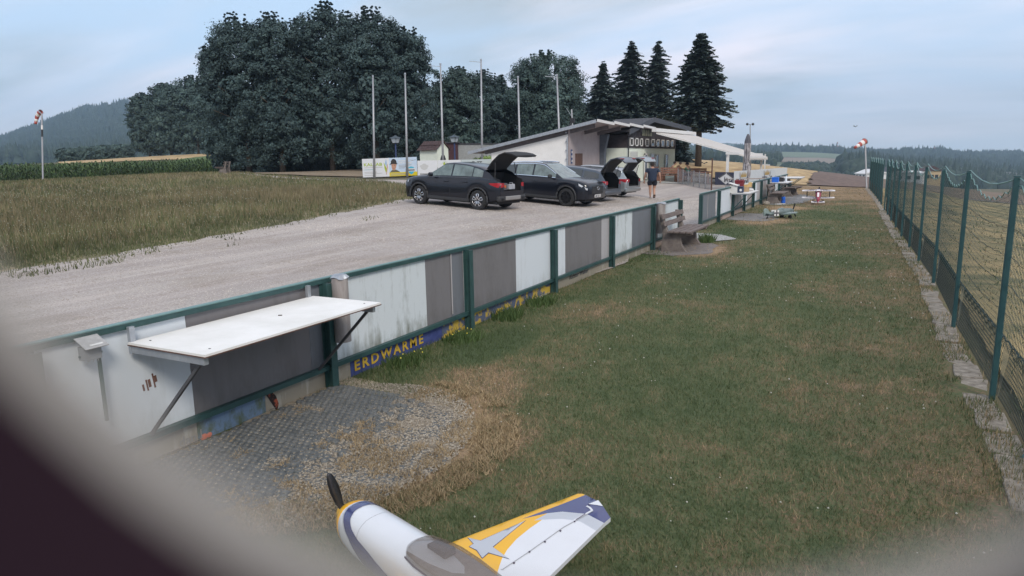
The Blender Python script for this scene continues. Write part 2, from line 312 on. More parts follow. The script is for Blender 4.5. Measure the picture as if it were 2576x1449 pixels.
def add_patches(M_):
    """wheel-compacted bands along the lot and damp, dusty and weedy blotches over a ground material"""
    t = M_.node_tree; b = t.nodes['Principled BSDF']; src = b.inputs['Base Color'].links[0].from_socket; g = N(t, 'ShaderNodeNewGeometry')
    cur = src
    for loc, sc, scl, lo, hi, dk in ((0, (1.1, .09, 1), 1.0, .42, .62, (.88, .87, .88)), (7, (.5, .28, 1), 1.2, .50, .66, (.82, .79, .75)), (13, (1, 1, 1), 3.5, .56, .70, (.86, .84, .80)), (31, (2.6, .16, 1), 1.0, .50, .60, (1.14, 1.13, 1.13))):
        mp_ = N(t, 'ShaderNodeMapping'); mp_.inputs['Scale'].default_value = sc; mp_.inputs['Location'].default_value = (loc, loc, 0); t.links.new(g.outputs['Position'], mp_.inputs[0])
        n = N(t, 'ShaderNodeTexNoise'); n.inputs['Scale'].default_value = scl; n.inputs['Detail'].default_value = 6; n.inputs['Roughness'].default_value = .6; t.links.new(mp_.outputs[0], n.inputs[0])
        mr = N(t, 'ShaderNodeMapRange'); mr.inputs[1].default_value = lo; mr.inputs[2].default_value = hi; t.links.new(n.outputs[0], mr.inputs[0])
        mm = N(t, 'ShaderNodeMix', data_type='RGBA', blend_type='MULTIPLY'); t.links.new(mr.outputs[0], mm.inputs[0]); t.links.new(cur, mm.inputs[6]); mm.inputs[7].default_value = tuple(dk)+(1,); cur = mm.outputs[2]
    t.links.new(cur, b.inputs['Base Color'])
m_soil = mat('m_soil', (.13, .10, .06), col2=(.08, .085, .04), rough=.95, scale=.6, detail=8)
m_lawn = mat_turf('m_lawn', [(.52, (.072, .094, .046)), (.66, (.108, .120, .060)), (.80, (.150, .120, .072)), (.88, (.20, .135, .088)), (.97, (.30, .215, .135))], fine=.75)
m_blade = mat_turf('m_blade', [(.50, (.074, .104, .046)), (.69, (.120, .142, .068)), (.82, (.190, .168, .10)), (.87, (.29, .215, .125)), (1.0, (.40, .30, .18))], rough=.6, jitter=.40)
m_gravel = mat('m_gravel', (.265, .23, .21), col2=(.52, .47, .435), rough=.95, scale=34, detail=5, bump=.6, thr=(.3, .72)); add_patches(m_gravel)
m_meadow = mat('m_meadow', (.10, .10, .05), col2=(.24, .19, .11), rough=.95, scale=.9, detail=9)
m_wheat = mat('m_wheat', (.27, .175, .085), col2=(.50, .36, .185), rough=.95, scale=.55, detail=10, stretch=(1.8, .5, 1), thr=(.36, .60), bump=1)
m_plough = mat('m_plough', (.08, .055, .045), col2=(.20, .135, .11), rough=.95, scale=1.5, detail=8, bump=1)
m_stub = mat('m_stub', (.115, .115, .055), col2=(.36, .27, .13), rough=.95, scale=.5, detail=8, stretch=(.45, 1.7, 1), thr=(.38, .62))
m_path = mat('m_path', (.26, .24, .22), col2=(.38, .35, .32), rough=.95, scale=9)
m_conc = mat('m_conc', (.26, .25, .23), col2=(.44, .42, .38), rough=.9, scale=7, bump=.3, detail=8)
m_slab = mat('m_slab', (.13, .11, .085), col2=(.34, .30, .25), rough=.92, scale=11, bump=.5, detail=8)

# base terrain, one sheet out to the horizon (polar grid, finer where the camera looks)
ang = np.r_[np.linspace(-28, 88, 233), np.linspace(88, 332, 50)[1:]]; ang = np.radians(ang)   # measured from +Y towards -X
rr = np.r_[0.3, np.geomspace(1, 300, 110), 420, 700, 1400, 2600]
A, Rr = np.meshgrid(ang, rr); xs, ys = -np.sin(A)*Rr, np.cos(A)*Rr; zs = hgt(xs, ys) - .05 - np.clip((Rr-260)*.15, 0, 60)
na = len(ang); vv = np.c_[xs.ravel(), ys.ravel(), zs.ravel()]; ii = np.arange((len(rr)-1)*na).reshape(len(rr)-1, na); jj = np.roll(ii, -1, axis=1)
ff = np.c_[ii.ravel(), jj.ravel(), jj.ravel()+na, ii.ravel()+na]
npmesh('ground', vv, ff, m_soil, kind='structure', smooth=True)

def jag(poly, step=.5, amp=.12, seed=1):
    out_ = []; k = 0
    for a, b in zip(poly, poly[1:]+poly[:1]):
        a, b = np.array(a[:2], float), np.array(b[:2], float); L = np.hypot(*(b-a)); n = max(1, int(L/step)); nrm = np.array([-(b-a)[1], (b-a)[0]])/max(L, 1e-6)
        for i in range(n):
            p = a+(b-a)*i/n; w = (vnoise(p[0]*1.3, p[1]*1.3, 1.1, seed)-.5)*2*amp + (vnoise(p[0]*5, p[1]*5, 1.1, seed+3)-.5)*amp
            out_.append(tuple(p + nrm*(w if i else 0)))
    return out_
def sheet(name, poly, step, dz, mt, edge=.5, amp=.12, seed=1, smooth=True):
    P = jag(poly, edge, amp, seed); pa = np.array(P); lo, hi = pa.min(0), pa.max(0)
    gx, gy = np.meshgrid(np.arange(lo[0]+step/2, hi[0], step), np.arange(lo[1]+step/2, hi[1], step)); q = np.c_[gx.ravel(), gy.ravel()]
    x1, y1 = pa[:, 0], pa[:, 1]; x2, y2 = np.roll(x1, -1), np.roll(y1, -1); ins = np.zeros(len(q), bool); 
    for a, b, c, d in zip(x1, y1, x2, y2):
        cr = ((b > q[:, 1]) != (d > q[:, 1])); ins ^= cr & (q[:, 0] < (c-a)*(q[:, 1]-b)/((d-b) if d != b else 1e-9)+a)
    q = q[ins]; vs_ = [Vector(p) for p in P] + [Vector(p) for p in q]; n = len(P)
    V, E_, F_, *_ = delaunay_2d_cdt(vs_, [(i, (i+1) % n) for i in range(n)], [], 1, 1e-5)
    V = np.array([(v.x, v.y) for v in V]); z = hgt(V[:, 0], V[:, 1]) + dz
    return npmesh(name, np.c_[V, z], np.array([f for f in F_ if len(f) == 3]), mt, kind='structure', smooth=smooth)

EDGE = [(-10, -13.6), (-3, -14.0), (7, -14.5), (10, -15.0), (15, -15.7), (20, -16.5), (24, -17.4), (28, -18.6), (31, -20.5), (35, -27), (37.6, -34), (38, -40)]
def edge_x(y): return np.interp(y, [e_[0] for e_ in EDGE], [e_[1] for e_ in EDGE])
sheet('lawn', [(-4.62, -5), (1.12, -5), (1.05, 7), (.95, 13), (.78, 20), (.5, 26), (.1, 34), (-.6, 51), (-1.2, 54), (-5.4, 54.2), (-5.0, 46), (-4.62, 44)], .6, .0, m_lawn, amp=.03)
sheet('gravel_lot', [(-4.68, -6), (-4.68, 47), (-8, 52), (-10, 58), (-14.4, 58), (-14.4, 43), (-15.8, 43), (-15.8, 38), (-22, 37.4), (-30, 36.2), (-38, 36.0), (-44, 38.5), (-44, 37.2), (-36, 34.6), (-27, 34.3), (-20.5, 31), (-18.6, 28), (-17.4, 24), (-16.5, 20), (-15.7, 15), (-15.0, 10), (-14.5, 7), (-14, -3), (-13.8, -6)], .7, .02, m_gravel, amp=.22, edge=.3)
sheet('meadow', [(-13.5, -6), (-14.2, 7), (-14.7, 10), (-15.4, 15), (-16.2, 20), (-17.1, 24), (-18.3, 28), (-20.2, 31), (-26.8, 34.4), (-36, 34.7), (-44, 37.3), (-60, 47), (-79, 60), (-84, 50), (-90, 38), (-110, -6)], 1.5, .005, m_meadow, amp=.2)
def dp(px, d):
    p = D(px, 430, d); return (p.x, p.y)
sheet('wheat_field', [(-5.3, 54.4), (-4.2, 54.5), dp(2030, 52.5), dp(2046, 80), dp(2058, 100), dp(2066, 150), dp(1850, 165), dp(1600, 165), dp(1560, 90), dp(1640, 70), dp(1735, 58), (-9, 58.5)], 2.0, .06, m_wheat, amp=.3, edge=.8)
sheet('ploughed_field', [dp(2031, 52.6), (-1.2, 54.2), (-.55, 51.2), dp(2186, 47), dp(2190, 60), dp(2200, 120), dp(2180, 150), dp(2067, 150), dp(2059, 100), dp(2047, 80)], 2.0, .07, m_plough, amp=.25, edge=.6)
sheet('stubble_field', [(1.25, -6), (1.2, 10), (1.05, 20), (.8, 30), (.1, 46), dp(2190, 58), dp(2330, 56), dp(2576, 53.5), dp(2900, 56), (60, 20), (40, -6)], 1.6, .0, m_stub, amp=.05)
sheet('farm_track', [dp(2192, 59.6), dp(2330, 58), dp(2576, 55), dp(2900, 57.5), dp(2900, 55.8), dp(2576, 53.4), dp(2330, 55.6), dp(2192, 57.6)], 2.0, .05, m_path, amp=.1)
m_maize = mat('m_maize', (.05, .085, .025), col2=(.10, .15, .045), rough=.9, scale=.8, detail=7, stretch=(.6, 2.2, 1))
m_plough2 = mat('m_plough2', (.12, .085, .06), col2=(.19, .14, .095), rough=.95, scale=.4, detail=8)
sheet('brown_field', [dp(2192, 60), dp(2330, 58.5), dp(2576, 55.5), dp(2900, 58), dp(3000, 110), dp(2576, 110), dp(2256, 130), dp(2195, 130)], 3.0, .06, m_plough2, amp=.2)
# dirt and paths by the billboards, hill fields beyond the maize
sheet('bare_earth', [dp(560, 52), dp(700, 51), dp(915, 50.5), dp(1060, 49), dp(1250, 47.5), dp(1300, 52), dp(1100, 66), dp(900, 68), dp(700, 70), dp(520, 62)], 1.5, .03, mat('m_earth', (.17, .13, .085), col2=(.29, .22, .15), rough=.95, scale=.9, detail=8), amp=.3)
sheet('straw_strip', [dp(150, 118), dp(330, 121), dp(470, 122), dp(590, 124), dp(600, 150), dp(430, 150), dp(250, 150), dp(140, 150)], 4, .06, m_wheat, amp=.3, edge=2)
sheet('green_slope', [dp(400, 100), dp(480, 98), dp(640, 96), dp(760, 96), dp(760, 140), dp(640, 138), dp(560, 133), dp(470, 124), dp(420, 115)], 4, .09, m_maize, amp=.3, edge=2)

# ---- blades of the mown lawn
def blades(n, x0, x1, y0, y1, hgt_rng, wid, pw=1.0, keep=None, lean=.5, zoff=0):
    u = rng.random(n)
    y = y0 + (y1-y0)*u if pw == 0 else ((y0+2)**(-pw) + u*((y1+2)**(-pw)-(y0+2)**(-pw)))**(-1/pw) - 2
    x = rng.uniform(x0, x1, n)
    if keep is not None: k = keep(x, y); x, y = x[k], y[k]; n = len(x)
    z = hgt(x, y) + zoff
    r = np.hypot(x, y); h = rng.uniform(*hgt_rng, n); a = rng.uniform(0, 2*math.pi, n); w = wid*(.5+r/9)
    dxx, dyy = np.cos(a)*w/2, np.sin(a)*w/2; la = rng.uniform(0, 2*math.pi, n); ll = h*rng.uniform(0, lean, n)
    V = np.empty((n, 3, 3)); V[:, 0] = np.c_[x-dxx, y-dyy, z-.01]; V[:, 1] = np.c_[x+dxx, y+dyy, z-.01]; V[:, 2] = np.c_[x+np.cos(la)*ll, y+np.sin(la)*ll, z+h]
    return V.reshape(-1, 3), np.arange(n*3).reshape(n, 3)
def off_mat(x, y): # hardly any blades on the gravel grid, the stand of the bench and the second mat
    g = ((x+3.65)/1.15)**2 + ((y-3.95)/1.0)**2 > 1+.5*(vnoise(x, y, 3)-.5)
    b = ((x+3.75)/.75)**2 + ((y-16.4)/1.3)**2 > 1
    c = ((x+4.0)/.7)**2 + ((y-25.8)/1.6)**2 > 1
    d = ((x+3.8)/.9)**2 + ((y-37)/3.6)**2 > 1
    return (g & b & c & d) | (rng.random(len(x)) < .12)
v, f = blades(330000, -4.6, .75, 1.2, 50, (.018, .048), .006, 1.0, off_mat, lean=1.3)
npmesh('lawn_grass', v, f, m_blade, kind='stuff', label='short mown grass, green and dry tan in patches', cat='grass')
# taller weeds along the foot of the boards and the concrete edge
def weedy(x, y): return vnoise(x, y, 1.1, 5) > .5
v1, f1 = blades(3600, -4.6, -4.0, 5.2, 27, (.025, .075), .008, 1.0, lambda x, y: weedy(x, y) & (rng.random(len(x)) < np.clip((-3.95-x)*3, 0, 1)), lean=.7)
v2, f2 = blades(26000, .5, 1.12, 2, 30, (.02, .075), .007, 1.0, lambda x, y: (vnoise(x*2.2, y*2.2, 1.1, 5) > .42) & (x > np.interp(y, [2, 10, 20, 30], [.80, .72, .45, .1])) & (x < np.interp(y, [2, 10, 20, 30], [1.12, 1.0, .74, .36])), lean=.8)
v3, f3 = blades(16000, 1.0, 9, 2, 34, (.03, .09), .009, 1.0, None, lean=1.0)
v4, f4 = blades(26000, -19.5, -13.5, 1, 31, (.04, .13), .010, 1.0, lambda x, y: (np.abs(x-edge_x(y)-.15) < .55*vnoise(x, y, 1.3, 31)**1.5) | ((x > edge_x(y)) & (x < edge_x(y)+2.0) & (vnoise(x, y, 1.1, 33) > .80)), lean=.9, zoff=.02)
npmesh('gravel_edge_weeds', v4, f4, mat_leaf('m_edge', (.06, .08, .035), (.15, .15, .07)), kind='stuff', label='low weeds creeping from the meadow onto the gravel', cat='weeds')
npmesh('wall_foot_weeds', v1, f1, mat_leaf('m_weed', (.03, .06, .016), (.08, .12, .04)), kind='stuff', label='dark green weeds along the foot of the board fence', cat='weeds')
npmesh('edge_weeds', v2, f2, m_blade, kind='stuff', label='grass tufts growing over the concrete mowing edge', cat='weeds')
npmesh('stubble_grass', v3, f3, m_blade, kind='stuff', label='rough dry grass beyond the green net fence', cat='grass')
# clover flowers and straw on the lawn
n = 420; x = rng.uniform(-4, .7, n); y = 1.8 + 22*rng.random(n)**1.8; k = (vnoise(x, y, .9, 9) > .45) & off_mat(x, y); x, y = x[k], y[k]; s_ = .006+.0005*y
V = []; Fq = []
for i in range(len(x)):
    c = (x[i], y[i], .045); s0 = s_[i]*random.uniform(.6, 1); b0 = len(V); V += [(c[0]-s0, c[1], c[2]), (c[0]+s0, c[1], c[2]), (c[0], c[1]-s0, c[2]), (c[0], c[1]+s0, c[2]), (c[0], c[1], c[2]+s0), (c[0], c[1], c[2]-s0)]
    Fq += [(b0, b0+2, b0+4), (b0+2, b0+1, b0+4), (b0+1, b0+3, b0+4), (b0+3, b0, b0+4), (b0+2, b0, b0+5), (b0+1, b0+2, b0+5), (b0+3, b0+1, b0+5), (b0, b0+3, b0+5)]
npmesh('clover_flowers', V, Fq, mat('m_clover', (.5, .48, .42), rough=.8), kind='stuff', label='small white clover flowers scattered in the lawn', cat='flowers')

# ---- tall meadow grass left of the gravel
n = 190000; r = 13.5*np.exp(rng.random(n)*math.log(86/13.5)); th = np.radians(rng.uniform(26, 72, n)); x, y = -np.sin(th)*r, np.cos(th)*r
k = (x < edge_x(y)-.05+.5*(vnoise(x, y, 1.0, 2)-.5)) & (y < 37+np.clip((-x-40)*.55, 0, 40)); x, y, r = x[k], y[k], r[k]; n = len(x); z = hgt(x, y)
pt = vnoise(x, y, .12, 3)*.6 + vnoise(x, y, .5, 4)*.4; ed = np.clip((edge_x(y)-x)/2.0, 0, 1)
h = (.09+.30*rng.random(n)**1.3)*(.35+.65*ed)*(.7+.6*pt)*np.clip(1.35-r/75, .35, 1); w = .0065+.00075*r; a = rng.uniform(0, 6.28, n); la = rng.uniform(0, 6.28, n); ll = h*rng.uniform(.05, .5, n)
V = np.empty((n, 3, 3)); V[:, 0] = np.c_[x-np.cos(a)*w/2, y-np.sin(a)*w/2, z]; V[:, 1] = np.c_[x+np.cos(a)*w/2, y+np.sin(a)*w/2, z]; V[:, 2] = np.c_[x+np.cos(la)*ll, y+np.sin(la)*ll, z+h]
straw = rng.random(n) < np.clip(.48+1.1*(pt-.35) - .6*(1-ed), .08, .92)
Vr = V.reshape(-1, 3)
for nm, sel, mt, lb in (('meadow_grass_green', ~straw, mat_leaf('m_mgreen', (.065, .082, .036), (.14, .15, .07)), 'green stems of the unmown meadow left of the gravel'), ('meadow_grass_dry', straw, mat_leaf('m_mdry', (.125, .11, .062), (.26, .215, .13)), 'dry straw coloured stems of the unmown meadow')):
    vv = V[sel].reshape(-1, 3); npmesh(nm, vv, np.arange(len(vv)).reshape(-1, 3), mt, kind='stuff', label=lb, cat='grass')
n = 2200; r = 15*np.exp(rng.random(n)*math.log(40/15)); th = np.radians(rng.uniform(34, 70, n)); x, y = -np.sin(th)*r, np.cos(th)*r
k = (x < edge_x(y)-1) & (vnoise(x, y, .25, 8) > .42) & (y < 36); x, y, r = x[k], y[k], r[k]; z = hgt(x, y)+.2+.12*rng.random(len(x)); s0 = .0008*r
V = np.stack([np.c_[x-s0, y, z], np.c_[x+s0, y, z], np.c_[x, y+s0*.3, z+s0*1.4]], 1).reshape(-1, 3)
npmesh('meadow_flowers', V, np.arange(len(V)).reshape(-1, 3), mat('m_mf', (.30, .31, .24)), kind='stuff', label='pale seed heads standing above the meadow grass', cat='flowers')
# wheat stubble texture along the near foot of the field
# ---- maize
def maize():
    P0, P1 = D(-260, 470, 71), D(615, 443, 84); a = Vector((P0.x, P0.y)); b = Vector((P1.x, P1.y)); L = (b-a).length; u = (b-a)/L; nn = Vector((-u.y, u.x)) if Vector((-u.y, u.x)).dot(a) > 0 else Vector((u.y, -u.x))
    V = []; Fc = []
    for row in range(14):
        st = .22 if row < 5 else .3; cnt = int(L/st)
        for i in range(cnt):
            p = a + u*(i*st+random.uniform(-.06, .06)) + nn*(row*.75+random.uniform(-.08, .08)); H_ = random.uniform(1.75, 2.3)+.35*float(vnoise(p.x, p.y, .15, 4)); hh = ZC[row][min(int(i*st/2), len(ZC[row])-1)]
            z = hh; b0 = len(V); V += [(p.x-.03, p.y, z), (p.x+.03, p.y, z), (p.x+.015, p.y, z+H_), (p.x-.015, p.y, z+H_)]; Fc.append((b0, b0+1, b0+2, b0+3))
            for k in range(7 if row < 5 else 3):
                t = random.uniform(.15, .95) if row < 5 else random.uniform(.7, 1); az = random.uniform(0, 6.28); l = random.uniform(.45, .8); c, s = math.cos(az), math.sin(az); zz_ = z+H_*t; wd = .05
                b0 = len(V); q0 = (p.x, p.y, zz_-.1); q1 = (p.x+c*l*.5, p.y+s*l*.5, zz_+.22); q2 = (p.x+c*l, p.y+s*l, zz_-.05)
                V += [(q0[0]-s*wd, q0[1]+c*wd, q0[2]), (q0[0]+s*wd, q0[1]-c*wd, q0[2]), (q1[0]+s*wd, q1[1]-c*wd, q1[2]), (q1[0]-s*wd, q1[1]+c*wd, q1[2]), (q2[0], q2[1], q2[2]), (q2[0]+.01, q2[1], q2[2])]
                Fc += [(b0, b0+1, b0+2, b0+3), (b0+3, b0+2, b0+5, b0+4)]
    return V, Fc
P0, P1 = D(-260, 470, 71), D(615, 443, 84); a_ = Vector((P0.x, P0.y)); b_ = Vector((P1.x, P1.y)); L_ = (b_-a_).length; u_ = (b_-a_)/L_; n_ = Vector((-u_.y, u_.x)); n_ = n_ if n_.dot(a_) > 0 else -n_
ZC = [[float(z) for z in hgt([ (a_+u_*(k*2)+n_*row*.75).x for k in range(int(L_/2)+2)], [(a_+u_*(k*2)+n_*row*.75).y for k in range(int(L_/2)+2)])] for row in range(14)]
v, f = maize(); npmesh('maize_field', v, f, mat_leaf('m_corn', (.035, .07, .022), (.09, .135, .045)), kind='stuff', label='tall green maize standing beyond the meadow', cat='maize')
v = np.array([(p.x, p.y, hz1(p.x, p.y)+1.95) for p in [a_, b_, b_+n_*10, a_+n_*10]])
# ------------------------------------------------------------------ far hills
cols = [-500, 0, 100, 180, 270, 350, 450, 600, 900, 1300, 1700, 1850, 1950, 2050, 2130, 2200, 2260, 2350, 2420, 2480, 2576, 3000]
rows = [(500, [425, 420, 420, 420, 418, 416, 415, 415, 415, 412, 404, 415, 427, 444, 452, 462, 472, 482, 490, 496, 505, 520]),
        (700, [425, 414, 412, 408, 403, 399, 396, 396, 402, 402, 399, 408, 406, 413, 423, 438, 448, 452, 458, 462, 470, 480]),
        (1000, [425, 397, 384, 370, 360, 353, 348, 355, 385, 395, 394, 395.5, 396, 399, 406, 420, 426, 428, 432, 436, 442, 450]),
        (1300, [425, 370, 340, 312, 297, 290, 290, 320, 365, 390, 389, 384, 382, 384, 389, 400, 402, 402, 406, 408, 412, 425]),
        (1500, [424, 358, 324, 290, 272, 264, 265, 305, 360, 388, 389, 387, 386, 389, 392, 396, 392, 386, 398, 394, 397, 405]),
        (2300, [424, 400, 395, 390, 385, 380, 380, 380, 390, 392, 392, 391, 391, 391, 391, 390, 390, 390, 390, 392, 395, 402])]
def smooth_rows():
    px = np.arange(-500, 3001, 12); Z = []
    for d, py in rows: Z.append(np.interp(px, cols, py))
    Z = np.array(Z); ker = np.array([1, 3, 4, 3, 1.])/12; Z = np.array([np.convolve(np.pad(z, 2, 'edge'), ker, 'valid') for z in Z])
    ds = np.array([r_[0] for r_ in rows]); dn = np.r_[np.linspace(500, 1500, 34), 1800, 2300]; return px, dn, np.array([[np.interp(d, ds, Z[:, i]) for i in range(len(px))] for d in dn])
HPX, HD, HPY = smooth_rows()
def hill_pt(px, d):
    i = np.interp(px, HPX, np.arange(len(HPX))); j = np.interp(d, HD, np.arange(len(HD))); i0, j0 = int(i), int(j); i1, j1 = min(i0+1, len(HPX)-1), min(j0+1, len(HD)-1); fi, fj = i-i0, j-j0
    py = (HPY[j0, i0]*(1-fi)+HPY[j0, i1]*fi)*(1-fj)+(HPY[j1, i0]*(1-fi)+HPY[j1, i1]*fi)*fj; return D(px, py, d)
V = []
for i, px in enumerate(HPX): p = D(px, 500, 290); V.append((p.x, p.y, -34))
for j, d in enumerate(HD):
    for i, px in enumerate(HPX): V.append(tuple(D(px, HPY[j, i], d)))
nx = len(HPX); Fc = [(j*nx+i, j*nx+i+1, (j+1)*nx+i+1, (j+1)*nx+i) for j in range(len(HD)) for i in range(nx-1)]
npmesh('hills', V, Fc, mat('m_hill', (.06, .085, .035), col2=(.13, .13, .07), scale=.02, rough=.95, detail=6), kind='structure', smooth=True)
def hill_sheet(name, poly, mt, dz):
    V, E_, F_, *_ = delaunay_2d_cdt([Vector(p) for p in poly] + [Vector((x, y)) for x in range(1850, 2300, 14) for y in range(520, 1500, 35) if inpoly(x, y, poly)], [(i, (i+1) % len(poly)) for i in range(len(poly))], [], 1, 1e-3)
    P = [hill_pt(v.x, v.y)+Vector((0, 0, dz)) for v in V]; return npmesh(name, [tuple(p) for p in P], [f_ for f_ in F_ if len(f_) == 3], mt, kind='structure', smooth=True)
def inpoly(x, y, P):
    c = False
    for (a, b), (e_, d) in zip(P, P[1:]+P[:1]):
        if (b > y) != (d > y) and x < (e_-a)*(y-b)/(d-b)+a: c = not c
    return c
hill_sheet('green_hill_field', [(1885, 1010), (1930, 1000), (1990, 1010), (2060, 1030), (2075, 1060), (2130, 1080), (2140, 1300), (2040, 1330), (1950, 1340), (1880, 1300)], mat('m_hf1', (.095, .125, .06), col2=(.12, .15, .075), scale=.02), .9)
hill_sheet('brown_hill_field', [(1870, 690), (1990, 700), (2080, 740), (2165, 800), (2180, 930), (2150, 1070), (2080, 1050), (2000, 990), (1880, 985)], mat('m_hf2', (.19, .145, .105), col2=(.23, .18, .13), scale=.03), .9)
# distant blue ridges
for nm, d, pts in (('far_mountain', 2450, [(-500, 330), (-200, 325), (-60, 333), (0, 340), (25, 335), (60, 345), (200, 420)]), ('far_ridge', 2450, [(1500, 395), (1700, 376), (1790, 362), (1830, 359), (1870, 364), (1930, 378), (2100, 388), (2400, 392), (2700, 395)])):
    V = []; 
    for px, py in pts: a = D(px, py, d); V += [tuple(a), tuple(D(px, py+60, d-500)), tuple(D(px, py+60, d+700))]
    Fc = []
    for i in range(len(pts)-1): b0 = i*3; Fc += [(b0, b0+3, b0+4, b0+1), (b0, b0+2, b0+5, b0+3)]
    npmesh(nm, V, Fc, mat('m_ridge', (.05, .08, .05)), kind='structure')

def far_trees(name, label, cond, n, dr, hr, seed, conif=.5, step=None):
    R_ = random.Random(seed); V = []; Fc = []
    for _ in range(n):
        px = R_.uniform(*cond[0]); d = R_.uniform(*dr)
        if cond[1] and not cond[1](px, d): continue
        p = hill_pt(px, d); h = R_.uniform(*hr)*(1+.35*(float(vnoise(px/30, d/60, 1, 3))-.5)); b0 = len(V); a0 = R_.random()*6
        if R_.random() < conif:
            w = h*R_.uniform(.17, .24)
            for zz0, zz1, ww in ((.08, .62, 1), (.4, 1, .68)):
                b0 = len(V); V += [(p.x+math.cos(a0+k*1.2566)*w*ww, p.y+math.sin(a0+k*1.2566)*w*ww, p.z+h*zz0) for k in range(5)] + [(p.x, p.y, p.z+h*zz1)]; Fc += [(b0+k, b0+(k+1) % 5, b0+5) for k in range(5)]
        else:
            w = h*R_.uniform(.3, .5); h *= .8
            for zz0, ww in ((0, .6), (.35, 1), (.75, .75)): V += [(p.x+math.cos(a0+k*1.0472+zz0)*w*ww*R_.uniform(.8, 1.15), p.y+math.sin(a0+k*1.0472+zz0)*w*ww*R_.uniform(.8, 1.15), p.z+h*(zz0+R_.uniform(-.06, .06))) for k in range(6)]
            V.append((p.x, p.y, p.z+h)); 
            for q in range(2): Fc += [(b0+q*6+k, b0+q*6+(k+1) % 6, b0+q*6+6+(k+1) % 6) for k in range(6)] + [(b0+q*6+k, b0+q*6+6+(k+1) % 6, b0+q*6+6+k) for k in range(6)]
            Fc += [(b0+12+k, b0+12+(k+1) % 6, b0+18) for k in range(6)]
    npmesh(name, V, Fc, m_fartree, kind='stuff', label=label, cat='forest')
m_fartree = mat_leaf('m_fartree', (.014, .028, .020), (.036, .055, .034))
far_trees('hill_forest', 'dense conifer forest covering the hill on the left', ((-120, 640), None), 9000, (640, 1510), (13, 20), 1, conif=.85)
far_trees('ridge_trees', 'line of trees and bushes on the skyline above the green hill field', ((1660, 2215), lambda px, d: d > 1335), 1100, (1335, 1500), (13, 22), 2, conif=.35)
far_trees('valley_wood', 'dark mixed wood on the slope behind the net fence', ((2120, 2760), lambda px, d: px > 2175 or (d < 700) or (d > 1090 and px > 2140)), 9500, (520, 1505), (14, 22), 3, conif=.45)
far_trees('valley_trees', 'trees in the hollow between the wheat and the hill fields', ((1960, 2200), lambda px, d: px > 1960+(d-500)*.5), 700, (500, 680), (4, 8.5), 4, conif=.3)
far_trees('centre_far_trees', 'distant trees seen below the awning and between the conifers', ((1560, 1960), lambda px, d: vnoise(px/40, d/90, 1, 6) > .3), 700, (560, 1300), (8, 14), 6, conif=.5)
# ------------------------------------------------------------------ trees
m_bark = mat('m_bark', (.045, .035, .028), col2=(.10, .08, .065), scale=9, rough=.95)
m_decid = mat_leaf('m_decid', (.034, .060, .066), (.074, .112, .106))  # bluish lens veil is mixed into these leaf and needle colours
m_decid2 = mat_leaf('m_decid2', (.040, .070, .070), (.084, .126, .110))
m_needle = mat_leaf('m_needle', (.056, .082, .084), (.110, .146, .128))
def leafcards(C_, n, seed, size, out, sq=.6):
    """C_: clump centres (k,3) with radius; leaves scattered in each clump"""
    R_ = np.random.default_rng(seed); k = len(C_); idx = R_.integers(0, k, n); c = C_[idx]; d = R_.normal(size=(n, 3)); d /= np.linalg.norm(d, axis=1)[:, None]
    P = c[:, :3] + d*(c[:, 3]*R_.random(n)**.45)[:, None]*[1, 1, .75]
    co = P-np.array([0, 0, np.median(P[:, 2])]); co /= np.linalg.norm(co, axis=1)[:, None]+1e-6; nn_ = d*.5 + co*.7 + R_.normal(size=(n, 3))*.45 + [0, 0, .55]; nn_ /= np.linalg.norm(nn_, axis=1)[:, None]
    t = np.cross(nn_, R_.normal(size=(n, 3))); t /= np.linalg.norm(t, axis=1)[:, None]; b = np.cross(nn_, t); s = size*R_.uniform(.6, 1.3, n)[:, None]
    V = np.stack([P-t*s, P-b*s*sq, P+t*s+nn_*s*-.25, P+b*s*sq], 1).reshape(-1, 3); return V, np.arange(n*4).reshape(n, 4)
